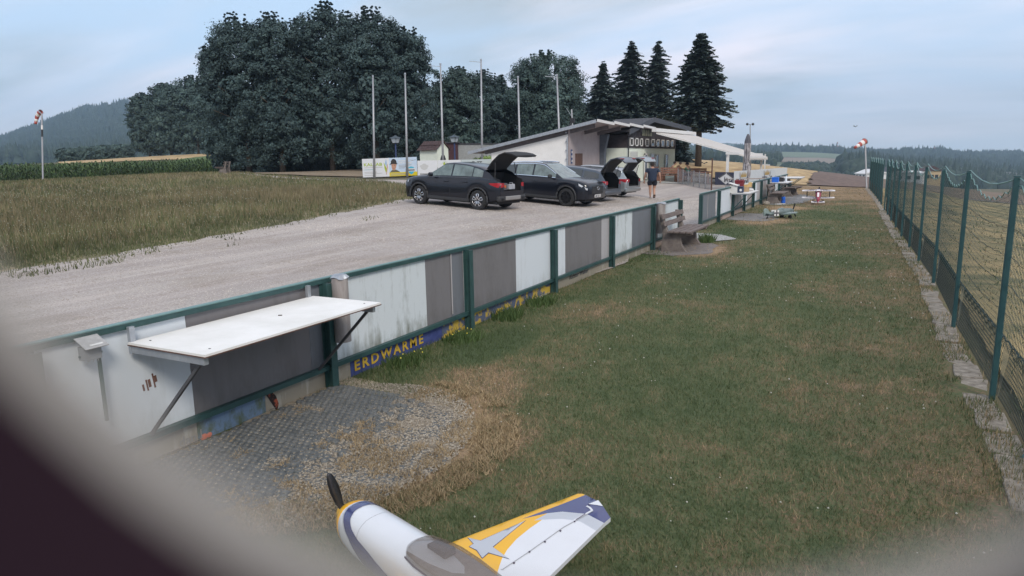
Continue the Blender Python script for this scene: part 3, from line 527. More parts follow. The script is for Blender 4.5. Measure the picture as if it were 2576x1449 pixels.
def broad_tree(label, px, py, d, top, half, low=.05, n=9000, seed=1, name='broadleaf_tree', group='broadleaf trees behind the clubhouse', leaf=.17, shoots=14, mt=None, shape='round', trunk_h=None, trunk_r=.22):
    b = D(px, py, d); H_ = (py-top)/F*d; Rx = half*1.06/F*d; R_ = random.Random(seed); b.z = hz1(b.x, b.y) if d < 130 else b.z
    H_ = (D(px, top, d).z-b.z); o = thing(name, label, 'tree', b, group=group); C_ = []
    z0 = H_*low; Hc = H_-z0
    def env(t):
        if shape == 'round': return max(.05, (1-abs(2*t-.85)**2.6*.55 if t < .43 else (1-((t-.43)/.6)**3.6)**.5 if t < 1 else .05))
        return max(.06, min(1, t*5+.35)*(1-t)**.75)
    for i in range(330):
        t = R_.random()**.9*.93; a = R_.uniform(0, 6.283); r_ = env(t)*Rx*R_.uniform(.62, 1.0)*(.86+.28*float(vnoise(a*1.4, t*4, 1, seed))); cr = Rx*R_.uniform(.10, .22)
        C_.append((math.cos(a)*(r_-cr*.6), math.sin(a)*(r_-cr*.6)*.9, z0+t*Hc, cr))
    for i in range(shoots*4):
        a = R_.uniform(0, 6.28); rr_ = R_.uniform(.05, .62)*Rx; tt = 1-.55*(rr_/Rx)**2; x, y = math.cos(a)*rr_, math.sin(a)*rr_; 
        jx, jy = R_.uniform(-.03, .03)*Rx, R_.uniform(-.03, .03)*Rx
        for k in range(6): C_.append((x+jx*k, y+jy*k, z0+Hc*(tt-.12)+k*Hc*.026, Rx*(.07-.0115*k)))
    C_ = np.array(C_); V, Fq = leafcards(C_, int(n*3.9), seed, leaf*.60, 1, .55)
    core = np.array([(R_.uniform(-.45, .45)*Rx, R_.uniform(-.4, .4)*Rx, z0+Hc*R_.uniform(.1, .75), Rx*.38) for _ in range(26)]); V2, F2 = leafcards(core, int(n*.7), seed+9, leaf*1.25, 1)
    npmesh('crown', np.r_[V, V2], np.r_[Fq, F2+len(V)], mt or m_decid, parent=o)
    t_ = MB(); th = trunk_h or H_*.7; pts = [(0, 0, -.2), (.05, .02, th*.3), (-.06, .05, th*.6), (.02, 0, th)]; t_.tube(pts, [trunk_r*1.25, trunk_r, trunk_r*.7, trunk_r*.25], 8)
    for i in range(9):
        a = R_.uniform(0, 6.28); z = th*R_.uniform(.3, .9); t_.tube([(0, 0, z), (math.cos(a)*Rx*.35, math.sin(a)*Rx*.35, z+H_*.08), (math.cos(a)*Rx*.7, math.sin(a)*Rx*.7, z+H_*.12)], [trunk_r*.4, trunk_r*.25, .03], 5)
    t_.build('trunk', m_bark, o, smooth=True); return o
G1 = 'tall broadleaf trees at the edge of the airfield'
broad_tree('outermost left tree of the big dark clump, its crown hanging to the ground', 628, 434, 63, 52, 108, n=15000, seed=1, group=G1, low=.0)
broad_tree('tree with a bare brown trunk foot, second in the big dark clump', 712, 434, 62, 48, 86, n=12000, seed=2, group=G1, low=.05)
broad_tree('tallest tree in the middle of the big dark clump, ragged top', 838, 436, 64, 24, 92, n=14000, seed=3, group=G1, low=.05)
broad_tree('tall tree right of centre in the big dark clump, tufted crown top', 950, 434, 62, 34, 86, n=13000, seed=4, group=G1, low=.03)
broad_tree('right hand tree of the big dark clump behind the third flagpole', 1030, 430, 63, 82, 84, n=12000, seed=5, group=G1, low=.03)
broad_tree('tree filling the gap behind the second and tallest trees of the big clump', 775, 430, 72, 62, 80, n=9000, seed=41, group=G1, low=.05)
broad_tree('tree behind the tallest tree and the tufted one in the big clump', 892, 430, 72, 46, 80, n=9000, seed=42, group=G1, low=.05)
broad_tree('tree at the back between the tufted one and the right edge of the clump', 996, 428, 72, 66, 76, n=9000, seed=43, group=G1, low=.05)
broad_tree('lower tree at the far left edge of the big clump over the maize', 566, 430, 70, 110, 52, n=7000, seed=44, group=G1, low=.05)
broad_tree('low tree between the dark tree and the little fir behind the lantern', 1110, 426, 80, 210, 56, n=6000, seed=45, group='trees behind the clubhouse', low=.03)
broad_tree('low tree behind the little fir and the bare flagpole', 1290, 424, 84, 226, 52, n=6000, seed=46, group='trees behind the clubhouse', low=.03)
broad_tree('low tree right of the wide round tree behind the hangar roof', 1480, 422, 90, 262, 60, n=6000, seed=47, group='trees behind the clubhouse', low=.03)
broad_tree('dark leafy mass low between the conifers behind the clubhouse', 1556, 422, 94, 236, 60, n=6000, seed=48, group='trees behind the clubhouse', low=.03)
broad_tree('leafy tree low behind the tall fir and the slender fir', 1630, 422, 94, 222, 60, n=6000, seed=49, group='trees behind the clubhouse', low=.03)
for i, (px, tp) in enumerate(((668, 352), (745, 366), (815, 360), (890, 350), (965, 362), (1040, 350))):  # bushes added to darken the bright gaps between the trunks
    broad_tree('%s bush added to darken the foot of the big clump' % ('first', 'second', 'third', 'fourth', 'fifth', 'sixth')[i], px, 430, 69, tp, 56, n=2600, seed=60+i, name='dark_fill_bush', group='bushes added below the big clump', low=.0, shoots=2, trunk_h=1.2)
broad_tree('low shrubby tree under the big clump left of the advert boards', 590, 436, 66, 300, 56, n=4500, seed=15, group=G1, low=.0, shoots=4)
broad_tree('pointed dark tree behind the fourth flagpole', 1160, 428, 72, 176, 74, n=11000, seed=6, group='trees behind the clubhouse', low=.02, mt=m_decid2, shoots=20)
broad_tree('dark tree between the fourth flagpole and the little fir', 1226, 426, 74, 182, 58, n=9000, seed=7, group='trees behind the clubhouse', low=.02, mt=m_decid)
broad_tree('wide round tree behind the sixth flagpole and the white hangar', 1372, 424, 76, 138, 104, n=17000, seed=8, group='trees behind the clubhouse', low=.05, mt=m_decid2, shoots=8)
G2 = 'trees on the slope beyond the maize'
broad_tree('tall tree at the right of the far group beyond the maize', 500, 392, 140, 196, 74, n=8000, seed=10, group=G2, leaf=.34, mt=m_decid2)
broad_tree('middle tree of the far group beyond the maize', 432, 394, 142, 214, 58, n=6500, seed=11, group=G2, leaf=.34, mt=m_decid2)
broad_tree('left tree of the far group beyond the maize, rounded edge', 378, 396, 145, 238, 52, n=6500, seed=12, group=G2, leaf=.34, mt=m_decid2)
for i, (px, tp) in enumerate(((180, 374), (222, 370), (264, 366), (306, 364))):
    broad_tree('%s round tree of the low row beyond the maize' % ('first', 'second', 'third', 'fourth')[i], px, 406, 152, tp, 36, n=2600, seed=20+i, name='low_tree', group='low row of round trees beyond the maize', leaf=.36, shoots=3, low=.0, mt=m_decid2, trunk_h=1.5)

def fir(label, px, py, d, top, half, seed, low=.03, name='conifer_tree', whorls=40, trunk_r=.2, shape=.66, group='conifers behind the clubhouse', droop=.28, dens=1.0):
    b = D(px, py, d); b.z = hz1(b.x, b.y); H_ = D(px, top, d).z-b.z; Rx = half*2.0/F*d; R_ = random.Random(seed); o = thing(name, label, 'tree', b, group=group); V = []; Fc = []; tr = MB()
    tr.tube([(0, 0, -.2), (0, 0, H_*.5), (0, 0, H_*.99)], [trunk_r*1.2, trunk_r*.7, .02], 8)
    whorls = int(whorls*1.25)
    for w in range(whorls):
        t = (w+.5)/whorls; z = H_*(low+(1-low)*t); R0 = Rx*min(1, (1-t)**shape*1.05+.03)*(.62+.55*R_.random())*(min(1, .6+2*t) if low > .1 else 1); nb = max(5, int((12 if t < .8 else 7)*dens)); a0 = R_.random()*6
        for k in range(nb):
            a = a0+6.283*k/nb+R_.uniform(-.3, .3); r_ = R0*R_.uniform(.55, 1.08); c, s = math.cos(a), math.sin(a); seg = max(3, int(r_/.17)); up_ = R_.uniform(-.08, .30)*(.4+t); zj = R_.uniform(-1, 1)*H_*1.5/whorls
            for q in range(seg):
                u = (q+.4)/seg; 
                for side in (-1, 1, 0):
                    l = (.22+.26*(1-u)*min(1, r_/2))*R_.uniform(.7, 1.25); wz = R_.uniform(-.10, .10); x, y = c*r_*u, s*r_*u; zz_ = z + zj + r_*(up_*u - droop*u*u) + R_.uniform(-.06, .06)
                    dx_, dy_ = (c*.6-s*side*.9)*l, (s*.6+c*side*.9)*l; w_ = .10; b0 = len(V); dz = -R_.uniform(.02, .26)*l
                    V += [(x-dy_*w_/l*2, y+dx_*w_/l*2, zz_+wz), (x+dy_*w_/l*2, y-dx_*w_/l*2, zz_-wz), (x+dx_+dy_*w_/l, y+dy_-dx_*w_/l, zz_+dz-.06), (x+dx_-dy_*w_/l, y+dy_+dx_*w_/l, zz_+dz+.03)]; Fc.append((b0, b0+1, b0+2, b0+3))
            if w % 3 == 0: tr.tube([(0, 0, z), (c*r_*.5, s*r_*.5, z+r_*(up_*.5-droop*.25)), (c*r_*.95, s*r_*.95, z+r_*(up_-droop*.9))], [.06, .03, .012], 4)
    npmesh('crown', V, Fc, m_needle, parent=o); tr.build('trunk', m_bark, o, smooth=True); return o
G3 = 'conifers behind the clubhouse'
fir('narrow little fir top between two leafy trees behind the flagpoles', 1266, 426, 78, 198, 26, 31, whorls=34)
fir('slim spruce tip at the right edge of the wide round tree', 1440, 424, 82, 162, 34, 32, whorls=34)
fir('shorter fir directly behind the hangar roof peak', 1516, 422, 84, 166, 44, 33, whorls=40)
fir('tall pointed fir left of the clubhouse roof', 1586, 422, 86, 118, 52, 34, whorls=46)
fir('slender fir between the tall fir and the big spruce', 1650, 421, 86, 118, 40, 35, whorls=46)
fir('broad spruce with a bare thick trunk beside the clubhouse', 1756, 419, 64, 98, 45, 36, low=.29, whorls=44, trunk_r=.27, shape=.62, name='spruce_tree', droop=.2, dens=1.25)
fir('young fir in shade right behind the clubhouse wall', 1704, 420, 72, 330, 26, 37, whorls=18)

# ------------------------------------------------------------------ hangar and clubhouse
m_white = mat('m_white', (.66, .65, .64), var=.05, rough=.7)
m_wallw = mat('m_wallw', (.72, .71, .69), col2=(.80, .79, .77), rough=.8, scale=1.5)
m_tarp = mat('m_tarp', (.33, .28, .28), col2=(.38, .33, .33), rough=.8, scale=2)
m_green = mat('m_greenwall', (.66, .71, .62), col2=(.72, .77, .68), rough=.9, scale=3)
m_dark = mat('m_darktimber', (.022, .018, .022), col2=(.05, .04, .045), rough=.8, scale=5, stretch=(1, 8, 1))
m_roofd = mat('m_roofd', (.035, .035, .042), var=.2, rough=.7)
m_glass = mat('m_glass', (.03, .035, .04), var=0, rough=.06, spec=.8)
m_galv = mat('m_galv', (.36, .38, .41), col2=(.48, .50, .53), rough=.4, metal=.6, scale=8)
m_brown = mat('m_brown', (.10, .05, .035), var=.3, rough=.7, scale=5, stretch=(6, 6, 1))
m_orange = mat('m_orangewood', (.13, .06, .045), col2=(.26, .12, .075), rough=.6, scale=5, stretch=(1, 1, 6))
m_black = mat('m_black', (.02, .02, .022), var=0, rough=.6)
gz = .52
YG = 37.7                                                          # gable plane of the hangar
cN = PY(1430, 322, YG); rk0 = PY(1178, 381, YG-.35); rk1 = PY(1500, 300, YG-.35)
XR = rk1.x; XC = cN.x; slope = (rk1.z-rk0.z)/(rk1.x-rk0.x); YB = 49.4
hg = thing('hangar', 'white model hangar with mono pitch corrugated roof, open under its eave', 'hangar', (XC, YG, gz))
def roofz(x): return rk1.z - .12 + slope*(x-rk1.x)
xl = PY(1236, 382, YG).x
M = MB(); M.prism([(xl, gz-.6), (XC, gz-.6), (XC, roofz(XC)-.28), (xl, roofz(xl)-.28)], YG, YG+.12, 'xz'); M.build('front_wall', m_wallw, hg, world=True)
M = MB(); M.box((XC+.02, YG+2.9, (gz+roofz(XC)-.3)/2), (.1, 5.8, roofz(XC)-.3-gz+.6)); M.build('side_wall', m_tarp, hg, world=True)
M = MB(); M.box((XC+.10, YG+1.35, gz+.95), (.06, 1.0, 1.95)); M.build('door', m_brown, hg, world=True, label='brown door in the side wall of the hangar')
M = MB(); M.prism([(xl-6, gz-.6), (xl, gz-.6), (xl, gz+1.2), (xl-6, gz+1.2)], YG+9, YG+9.1, 'xz'); M.build('rear_wall', m_wallw, hg, world=True)
M = MB()                                                            # corrugated roof sheets, ridges along the slope
nr = 54; xs_ = np.linspace(rk0.x, XR, 2)
prof = [(YG-.35+(YB-YG+.35)*i/(nr*2), (.03 if i % 2 else 0)) for i in range(nr*2+1)]
V = []; 
for xx in xs_:
    for (yy, dz) in prof: V.append((xx, yy, roofz(xx)+dz))
for xx in xs_:
    for (yy, dz) in prof: V.append((xx, yy, roofz(xx)+dz-.02))
k = len(prof); M.add(V, [(i, i+1, k+i+1, k+i) for i in range(k-1)] + [(2*k+i+1, 2*k+i, 3*k+i, 3*k+i+1) for i in range(k-1)] + [(k+i, k+i+1, 3*k+i+1, 3*k+i) for i in range(k-1)] + [(i+1, i, 2*k+i, 2*k+i+1) for i in range(k-1)])
M.build('roof', m_tarp, hg, world=True, label='underside grey pink corrugated roof sheet')
M = MB(); M.span((rk0.x, YG-.4, roofz(rk0.x)+.02), (XR, YG-.4, roofz(XR)+.02), .05, .18); M.build('verge_board', m_galv, hg, world=True)
for i in range(6):
    yy = YG+.15+i*2.2; M = MB(); M.span((xl-.5, yy, roofz(xl-.5)-.15), (XR-.25, yy, roofz(XR-.25)-.15), .12, .2); M.build('rafter', mat('m_rafter', (.15, .135, .14), var=.15), hg, world=True)
for i in range(4):                                                  # sagging white gutter strip along the high eave
    y0 = YG-.3+i*2.9; M = MB(); M.span((XR+.05, y0, roofz(XR)+.06), (XR+.05, y0+2.8, roofz(XR)-.03), .05, .15); M.build('eave_flashing', m_white, hg, world=True)
M = MB(); M.tube([(XC-.03, YG-.08, roofz(XC)-.45), (XC-.03, YG-.08, gz)], .035, 8); M.build('downpipe', m_galv, hg, world=True)
for i in range(6): M = MB(); M.box((XC-.12, YG-.07, gz+.6+i*.5), (.06, .06, .08)); M.build('hinge', m_galv, hg, world=True)
yc = 42.6; M = MB(); M.prism([(XC-.1, gz-.2), (XC+.5, gz-.2), (XC+.36, gz+.9), (XC+.42, gz+2.2), (XC+.62, gz+3.1), (XC-.1, gz+3.1)], yc, yc+.35, 'xz'); M.build('tarpaulin', mat('m_tarp2', (.10, .115, .14), var=.15), hg, world=True, label='blue grey tarpaulin gathered at the end of the side wall')
M = MB(); 
for k_, c in enumerate('x'): pass
M.box((XC+.09, YG+.25, gz+1.75), (.03, .18, .8)); M.build('sign', mat('m_blue', (.03, .06, .16), var=.1), hg, world=True, label='narrow blue notice with white letters on the hangar corner')
for i in range(3): M = MB(); M.box((XC+.112, YG+.25, gz+1.5+i*.25), (.01, .1, .12)); M.build('letter', m_white, hg, world=True)
# low grey wall and red door behind, and the little chapel
w0, w1 = D(1150, 402, 58), D(1248, 402, 60); gw = thing('garden_wall', 'low grey rendered wall between the chapel and the hangar', 'wall', (w0.x, w0.y, 1.1))
a = math.atan2(w1.y-w0.y, w1.x-w0.x); zt = D(1200, 363, 58).z
M = MB(); M.span((w0.x, w0.y, (zt+1)/2), (w1.x+3, w1.y+3*math.tan(a), (zt+1)/2), .2, zt-1); M.build('render', mat('m_greywall', (.27, .28, .28), var=.1), gw, world=True)
M = MB(); M.span((w0.x, w0.y, zt+.06), (w1.x+3, w1.y+3*math.tan(a), zt+.06), .36, .1); M.build('coping', m_roofd, gw, world=True)
c0 = D(1061, 402, 54); c1 = D(1124, 402, 54); zb = 1.15; a = math.atan2(c1.y-c0.y, c1.x-c0.x)
ch = thing('chapel', 'tiny pale green wayside chapel with brown tiled gable roof', 'chapel', ((c0.x+c1.x)/2, (c0.y+c1.y)/2, zb), a-.62)
wl = (c1-c0).length; hw = D(1080, 375, 54).z-zb; hr_ = D(1115, 357, 54).z-zb
M = MB(); M.box((0, 0, hw/2), (wl*.92, 1.3, hw)); M.prism([(-.65, hw), (.65, hw), (0, hr_)], wl*.46-.15, wl*.46, 'yz'); M.build('wall', m_green, ch)
M = MB(); M.prism([(-.3, 0), (.3, 0), (.3, 1.15), (.18, 1.4), (0, 1.5), (-.18, 1.4), (-.3, 1.15)], wl*.46+.004, wl*.46+.03, 'yz'); M.build('doorway', m_black, ch)
m_tile = mat('m_tile', (.05, .032, .034), col2=(.10, .062, .06), rough=.9, scale=8)
ro = MB(); ro.span((-wl*.52, -.45, (hw+hr_)/2+.02), (wl*.52, -.45, (hw+hr_)/2+.02), .05, .05); ro = ro.build('roof', m_tile, ch)
ln = math.hypot(.85, hr_-hw+.15); an = math.atan2(hr_-hw+.15, .85)
tm = None
for sgn in (-1, 1):
    for r_ in range(6):
        for q in range(9):
            t = (r_+.5)/6; 
            if tm is None:
                B_ = MB(); B_.box((0, 0, 0), (wl*1.06/9-.015, ln/6+.03, .035)); o = B_.build('tile', m_tile, ro); tm = o.data
            else: o = link('tile', tm, ro)
            o.location = (-wl*.53+wl*1.06*(q+.5)/9, sgn*(.85*(1-t)), hw-.13+(hr_-hw+.15)*t+.03); o.rotation_euler = (-sgn*an, 0, 0)
rd = thing('red_shed', 'dark red timber shed end behind the chapel', 'shed', tuple(D(1137, 402, 58)), a)
M = MB(); M.box((0, 0, .2), (1.1, 1.2, 2.3)); M.build('wall', mat('m_redshed', (.055, .02, .024), var=.2), rd); M = MB(); M.box((0, 0, 1.4), (1.35, 1.5, .1)); M.build('roof', m_roofd, rd)

# clubhouse : front faces +x
XF, Y0, Y1 = -14.5, 43.95, 56.2; zf = .5
cl = thing('clubhouse', 'clubhouse with pale green walls, dark timber gable and small windows', 'building', (XF, Y0, zf))
M = MB(); M.box((XF-3.5, (Y0+Y1)/2, (zf-.4+2.78)/2), (7, Y1-Y0, 2.78-zf+.4)); M.build('wall', m_green, cl, world=True)
ZA = 4.5; YA = 48.9; ZE = 3.6
M = MB(); M.prism([(Y0-.02, 2.78), (Y1+.02, 2.78), (Y1+.02, ZE), (YA, ZA), (Y0-.02, ZE)], XF-2.2, XF+.04, 'yz'); M.build('gable', m_dark, cl, world=True)
for i in range(26):                                                 # timber boarding under the small windows
    yy = Y0+(i+.5)*(Y1-Y0)/26; zt = ZE+(ZA-ZE)*(1-abs(yy-YA)/6)-.1; M = MB(); M.box((XF+.055, yy, (2.78+zt)/2), (.02, (Y1-Y0)/26-.03, zt-2.8)); M.build('plank', m_dark, cl, world=True)
for s0, s1, nm in ((-1.1, 0, 'n'), (0, 1, 's')):
    ya, yb = (Y0-.5, YA) if s0 < 0 else (YA, 63.4 if False else Y1+3.6); za, zb2 = (ZE+.15, ZA+.22) if s0 < 0 else (ZA+.22, 4.38)
    M = MB(); M.prism([(ya, za-.0), (yb, zb2), (yb, zb2+.14), (ya, za+.14)], XF-2.4, XF+.35, 'yz'); M.build('roof', m_roofd, cl, world=True)
    M = MB(); M.prism([(ya, za-.16), (yb, zb2-.16), (yb, zb2+.17), (ya, za+.17)], XF+.35, XF+.4, 'yz'); M.build('fascia', mat('m_fascia', (.06, .065, .08), var=.15), cl, world=True)
def win(y0, y1, z0, z1, door=False, nm='window', glass=m_glass, fr=.07):
    w = MB(); w.box((XF+.085, (y0+y1)/2, z1-fr/2), (.05, y1-y0, fr)); w.box((XF+.085, (y0+y1)/2, z0+fr/2), (.05, y1-y0, fr)); w.box((XF+.085, y0+fr/2, (z0+z1)/2), (.05, fr, z1-z0)); w.box((XF+.085, y1-fr/2, (z0+z1)/2), (.05, fr, z1-z0))
    o = w.build(nm, m_white, cl, world=True); g_ = MB(); g_.box((XF+.07, (y0+y1)/2, (z0+z1)/2), (.02, y1-y0-2*fr, z1-z0-2*fr)); g_.build('pane', glass, o, world=True); return o
zx = lambda z: PX((2350+z/5.3675)/1.4907, 360, XF).y
for a, b in ((40, 108), (145, 208), (245, 300), (352, 425), (470, 541), (577, 640), (675, 740), (775, 833), (868, 925)): win(zx(a), zx(b), 2.9, 3.42)
win(zx(340), zx(405), zf+.15, 2.42, nm='door', fr=.1); win(zx(468), zx(550), zf+.15, 2.42, nm='door', glass=mat('m_doorglass', (.35, .42, .46), var=0, rough=.2)); win(zx(568), zx(630), zf+.3, 2.36); win(zx(765), zx(820), zf+.5, 2.36)
M = MB(); M.box((XF+.03, (zx(62)+zx(210))/2, (zf+2.55)/2), (.06, zx(210)-zx(62), 2.55-zf)); M.build('roller_shutter', mat('m_shut', (.52, .53, .5), var=.05), cl, world=True, label='pale roller door left of the entrance')
for i in range(16): M = MB(); M.box((XF+.068, (zx(62)+zx(210))/2, zf+.1+i*.125), (.014, zx(210)-zx(62)-.06, .1)); M.build('slat', mat('m_shut', (.5, .5, .5)), cl, world=True)
M = MB(); M.box((XF+.08, (zx(290)+zx(480))/2, 3.82), (.04, zx(480)-zx(290), .42)); M.build('notice_board', mat('m_notice', (.26, .27, .2), var=.25, scale=12), cl, world=True)
for i in range(3): M = MB(); M.box((XF+.11, zx(290)+(zx(480)-zx(290))*(i+1)/4, 3.82), (.02, .03, .42)); M.build('divider', m_dark, cl, world=True)
for a in (30, 490):
    M = MB(); M.sphere((XF+.2, zx(a), 4.0), .1); M.span((XF, zx(a), 4.05), (XF+.2, zx(a), 4.02), .04); M.build('floodlight', m_white, cl, world=True, smooth=True)
M = MB(); M.tube([(XF+.12, Y0+.1, zf), (XF+.12, Y0+.1, 3.5)], .045, 8); M.build('downpipe', m_roofd, cl, world=True)
sheet('terrace', [(XF+.02, Y0+1.6), (-11.8, Y0+2.2), (-10.6, 49.5), (-10.4, 57), (XF+.02, 57)], 1.2, .05, mat('m_terr', (.36, .37, .36), col2=(.46, .46, .44), scale=3), amp=.0, edge=5)

# awning on the clubhouse front
aw = thing('awning', 'long white awning sloping down from the clubhouse to slim white posts', 'awning', (XF+1, 50.5, 2))
A0 = PX(1651, 333, XF+1.05); A1 = PX(1749, 341, XF+1.05); B0 = PX(1882, 393, -7.6); B1 = PX(1930, 394, -7.6)
A1.y = min(A1.y, 61); m_awn = mat('m_awn', (.78, .74, .71), col2=(.82, .78, .75), rough=.85, scale=2)
M = MB(); n = 22
for i in range(n):
    t0, t1 = i/n, (i+1)/n; 
    for k in range(2): pass
    a0, a1 = A0.lerp(A1, t0), A0.lerp(A1, t1); b0, b1 = B0.lerp(B1, t0), B0.lerp(B1, t1); M.add([a0, a1, b1, b0, a0-Vector((0, 0, .03)), a1-Vector((0, 0, .03)), b1-Vector((0, 0, .03)), b0-Vector((0, 0, .03))], [(0, 1, 2, 3), (7, 6, 5, 4), (0, 3, 7, 4), (1, 5, 6, 2)])
fb = M.build('fabric', m_awn, aw, world=True)
t = m_awn.node_tree; b_ = t.nodes['Principled BSDF']; tr = N(t, 'ShaderNodeBsdfTranslucent'); tr.inputs[0].default_value = (.8, .77, .72, 1); ms = N(t, 'ShaderNodeMixShader'); ms.inputs[0].default_value = .42   # thin cloth lets daylight through
t.links.new(b_.outputs[0], ms.inputs[1]); t.links.new(tr.outputs[0], ms.inputs[2]); t.links.new(ms.outputs[0], t.nodes['Material Output'].inputs[0])
for i in range(7): M = MB(); t = i/6; M.span(A0.lerp(A1, t)-Vector((0, 0, .07)), B0.lerp(B1, t)-Vector((0, 0, .07)), .05, .06); M.build('rafter', m_white, aw, world=True)
M = MB(); M.span(A0+Vector((-.1, -.2, .16)), A1+Vector((-.1, .1, .16)), .3, .24); M.build('cassette', m_white, aw, world=True)
M = MB(); M.span(B0-Vector((0, 0, .06)), B1-Vector((0, 0, .06)), .08, .12); M.build('front_rail', m_white, aw, world=True)
M = MB(); n = 26
for i in range(n):
    a0, a1 = B0.lerp(B1, i/n), B0.lerp(B1, (i+1)/n); c = a0.lerp(a1, .5); M.add([a0-Vector((-.05, 0, .1)), a1-Vector((-.05, 0, .1)), a1-Vector((-.05, 0, .18)), c-Vector((-.05, 0, .28)), a0-Vector((-.05, 0, .18))], [(0, 1, 2, 3, 4)])
M.build('valance', m_awn, aw, world=True)
for px, w in ((1831, .15), (1873, .15), (1916, .15), (1925, .09)):
    P = PX(px, 392, -8.3 if px < 1900 else -8.0); zt = 2.25; M = MB(); M.span((P.x, P.y, hz1(P.x, P.y)-.05), (P.x, P.y, zt), w, w, up=(0, 1, 0)); M.build('post', m_white, aw, world=True)
P = PX(1831, 392, -8.3); Q = PX(1916, 392, -8.0); M = MB(); M.span((P.x, P.y-.3, 2.3), (Q.x, Q.y, 2.22), .16, .14); M.build('beam', m_white, aw, world=True)
# ------------------------------------------------------------------ the board fence
m_steel = mat('m_steel', (.018, .055, .055), col2=(.035, .085, .082), rough=.5, scale=6)
m_steelt = mat('m_steelt', (.10, .19, .19), col2=(.16, .27, .26), rough=.5, scale=8)
m_bw = mat_stained('m_bw', (.62, .66, .68), (.13, .13, .07), .75, (.50, .78))       # clean-ish white board
m_bw2 = mat_stained('m_bw2', (.62, .66, .68), (.12, .12, .075), .8, (.50, .80))     # mossy white board
m_bwc = mat_stained('m_bwc', (.66, .70, .74), (.3, .3, .26), .35, (.55, .85))
m_bg = mat_stained('m_bg', (.185, .175, .18), (.10, .09, .085), .5, (.5, .8))       # grey board
m_bg2 = mat_stained('m_bg2', (.17, .18, .20), (.10, .10, .10), .5, (.5, .8))
m_bp = mat_stained('m_bp', (.44, .42, .43), (.2, .19, .15), .6, (.5, .8))
m_bwood = mat_stained('m_bwood', (.42, .385, .37), (.15, .125, .11), .85, (.42, .66))
m_bblue = mat('m_bblue', (.03, .045, .16), col2=(.06, .08, .24), scale=9, rough=.7)
m_yel = mat('m_yellow', (.48, .30, .02), col2=(.60, .40, .05), scale=20, rough=.7)
m_pl = mat_stained('m_pl', (.56, .54, .49), (.2, .17, .12), .8, (.42, .7))
m_red = mat_stained('m_red', (.42, .10, .07), (.4, .36, .3), .8, (.42, .6))
m_sleeve = mat('m_sleeve', (.24, .21, .20), col2=(.40, .36, .34), rough=.6, scale=4, stretch=(3, 3, .7))
FX = -4.62; ZT = 1.08; ZB = .22; RX = (90, 0, 90); RX = tuple(rad(a) for a in RX)
def fy(px, z=.65): # where the fence plane shows at a photograph column, at height z
    lo, hi = -1.0, 120.0
    for _ in range(50):
        md = (lo+hi)/2; q = Vector((FX, md, z))-CAM; X_ = CX+F*q.dot(RT)/max(1e-3, q.dot(FW))
        if X_ < px: lo = md
        else: hi = md
    return lo
def fence(nm, label, y0, y1, posts, panels, plinths):
    o = thing(nm, label, 'fence', (FX, y0, 0), group='board fences of the pit lane')
    M = MB(); M.box((FX+.005, (y0+y1)/2, ZT-.006), (.055, y1-y0, .012)); M.build('top_rail', m_steelt, o, world=True, bevel=.003)
    M = MB(); M.box((FX+.03, (y0+y1)/2, ZT-.032), (.008, y1-y0, .038)); M.build('rail_lip', m_steel, o, world=True)
    M = MB(); M.box((FX+.035, (y0+y1)/2, ZB-.012), (.05, y1-y0, .045)); M.build('bottom_rail', m_steel, o, world=True)
    pm = None
    for y in posts:
        if pm is None:
            M = MB(); M.box((.045, 0, .5), (.09, .012, 1.06)); M.box((.09, 0, .5), (.012, .085, 1.06)); M.box((.003, 0, .5), (.012, .085, 1.06)); q = M.build('post', m_steel, o); pm = q.data
        else: q = link('post', pm, o)
        q.location = (.012, y-y0, 0)
    for a, b, mt, lb in panels:
        M = MB(); M.box((FX-.006, (a+b)/2, (ZT-.03+ZB)/2), (.012, b-a-.006, ZT-.03-ZB)); q = M.build('panel', mt, o, world=True)
        if lb: q['label'] = lb
    for a, b, mt, lb in plinths:
        M = MB(); M.box((FX-.012, (a+b)/2, .085), (.02, b-a-.004, .26)); q = M.build('plinth_board', mt, o, world=True)
        if lb: q['label'] = lb
    return o
P1 = [2.3, fy(817, .5), fy(1170, .5), fy(1386, .5), fy(1533, .5), fy(1637, .5), fy(1706, .5)]
b = fy
pan = [(.2, 1.2, m_bwc, 'white board at the near end'), (1.2, 2.3, m_bp, None), (2.34, b(478), m_bwc, 'clean white board under the near end of the shelf table'), (b(478), b(770, 1.0), m_bg, 'grey board behind the shelf table'), (b(770, 1.0)+.004, P1[1]-.03, m_bg2, None),
       (P1[1]+.05, b(1072), m_bw2, 'white board streaked with moss'), (b(1072), b(1134), m_bg, None), (b(1134), P1[2]-.03, m_bg2, None), (P1[2]+.03, b(1298), m_bg, None), (b(1298), P1[3]-.02, m_bwc, 'clean white board'), (P1[3]+.02, b(1422), m_bwc, None),
       (b(1422), b(1513), m_bg, None), (b(1513), P1[4]-.02, m_bp, None), (P1[4]+.02, b(1590), m_bw2, None), (b(1590), P1[5]-.02, m_bg2, None), (P1[5]+.02, b(1655), m_bg, None), (b(1655), P1[6], m_bw2, 'white board with long dark streaks by the bench')]
c = lambda px: fy(px, .1)
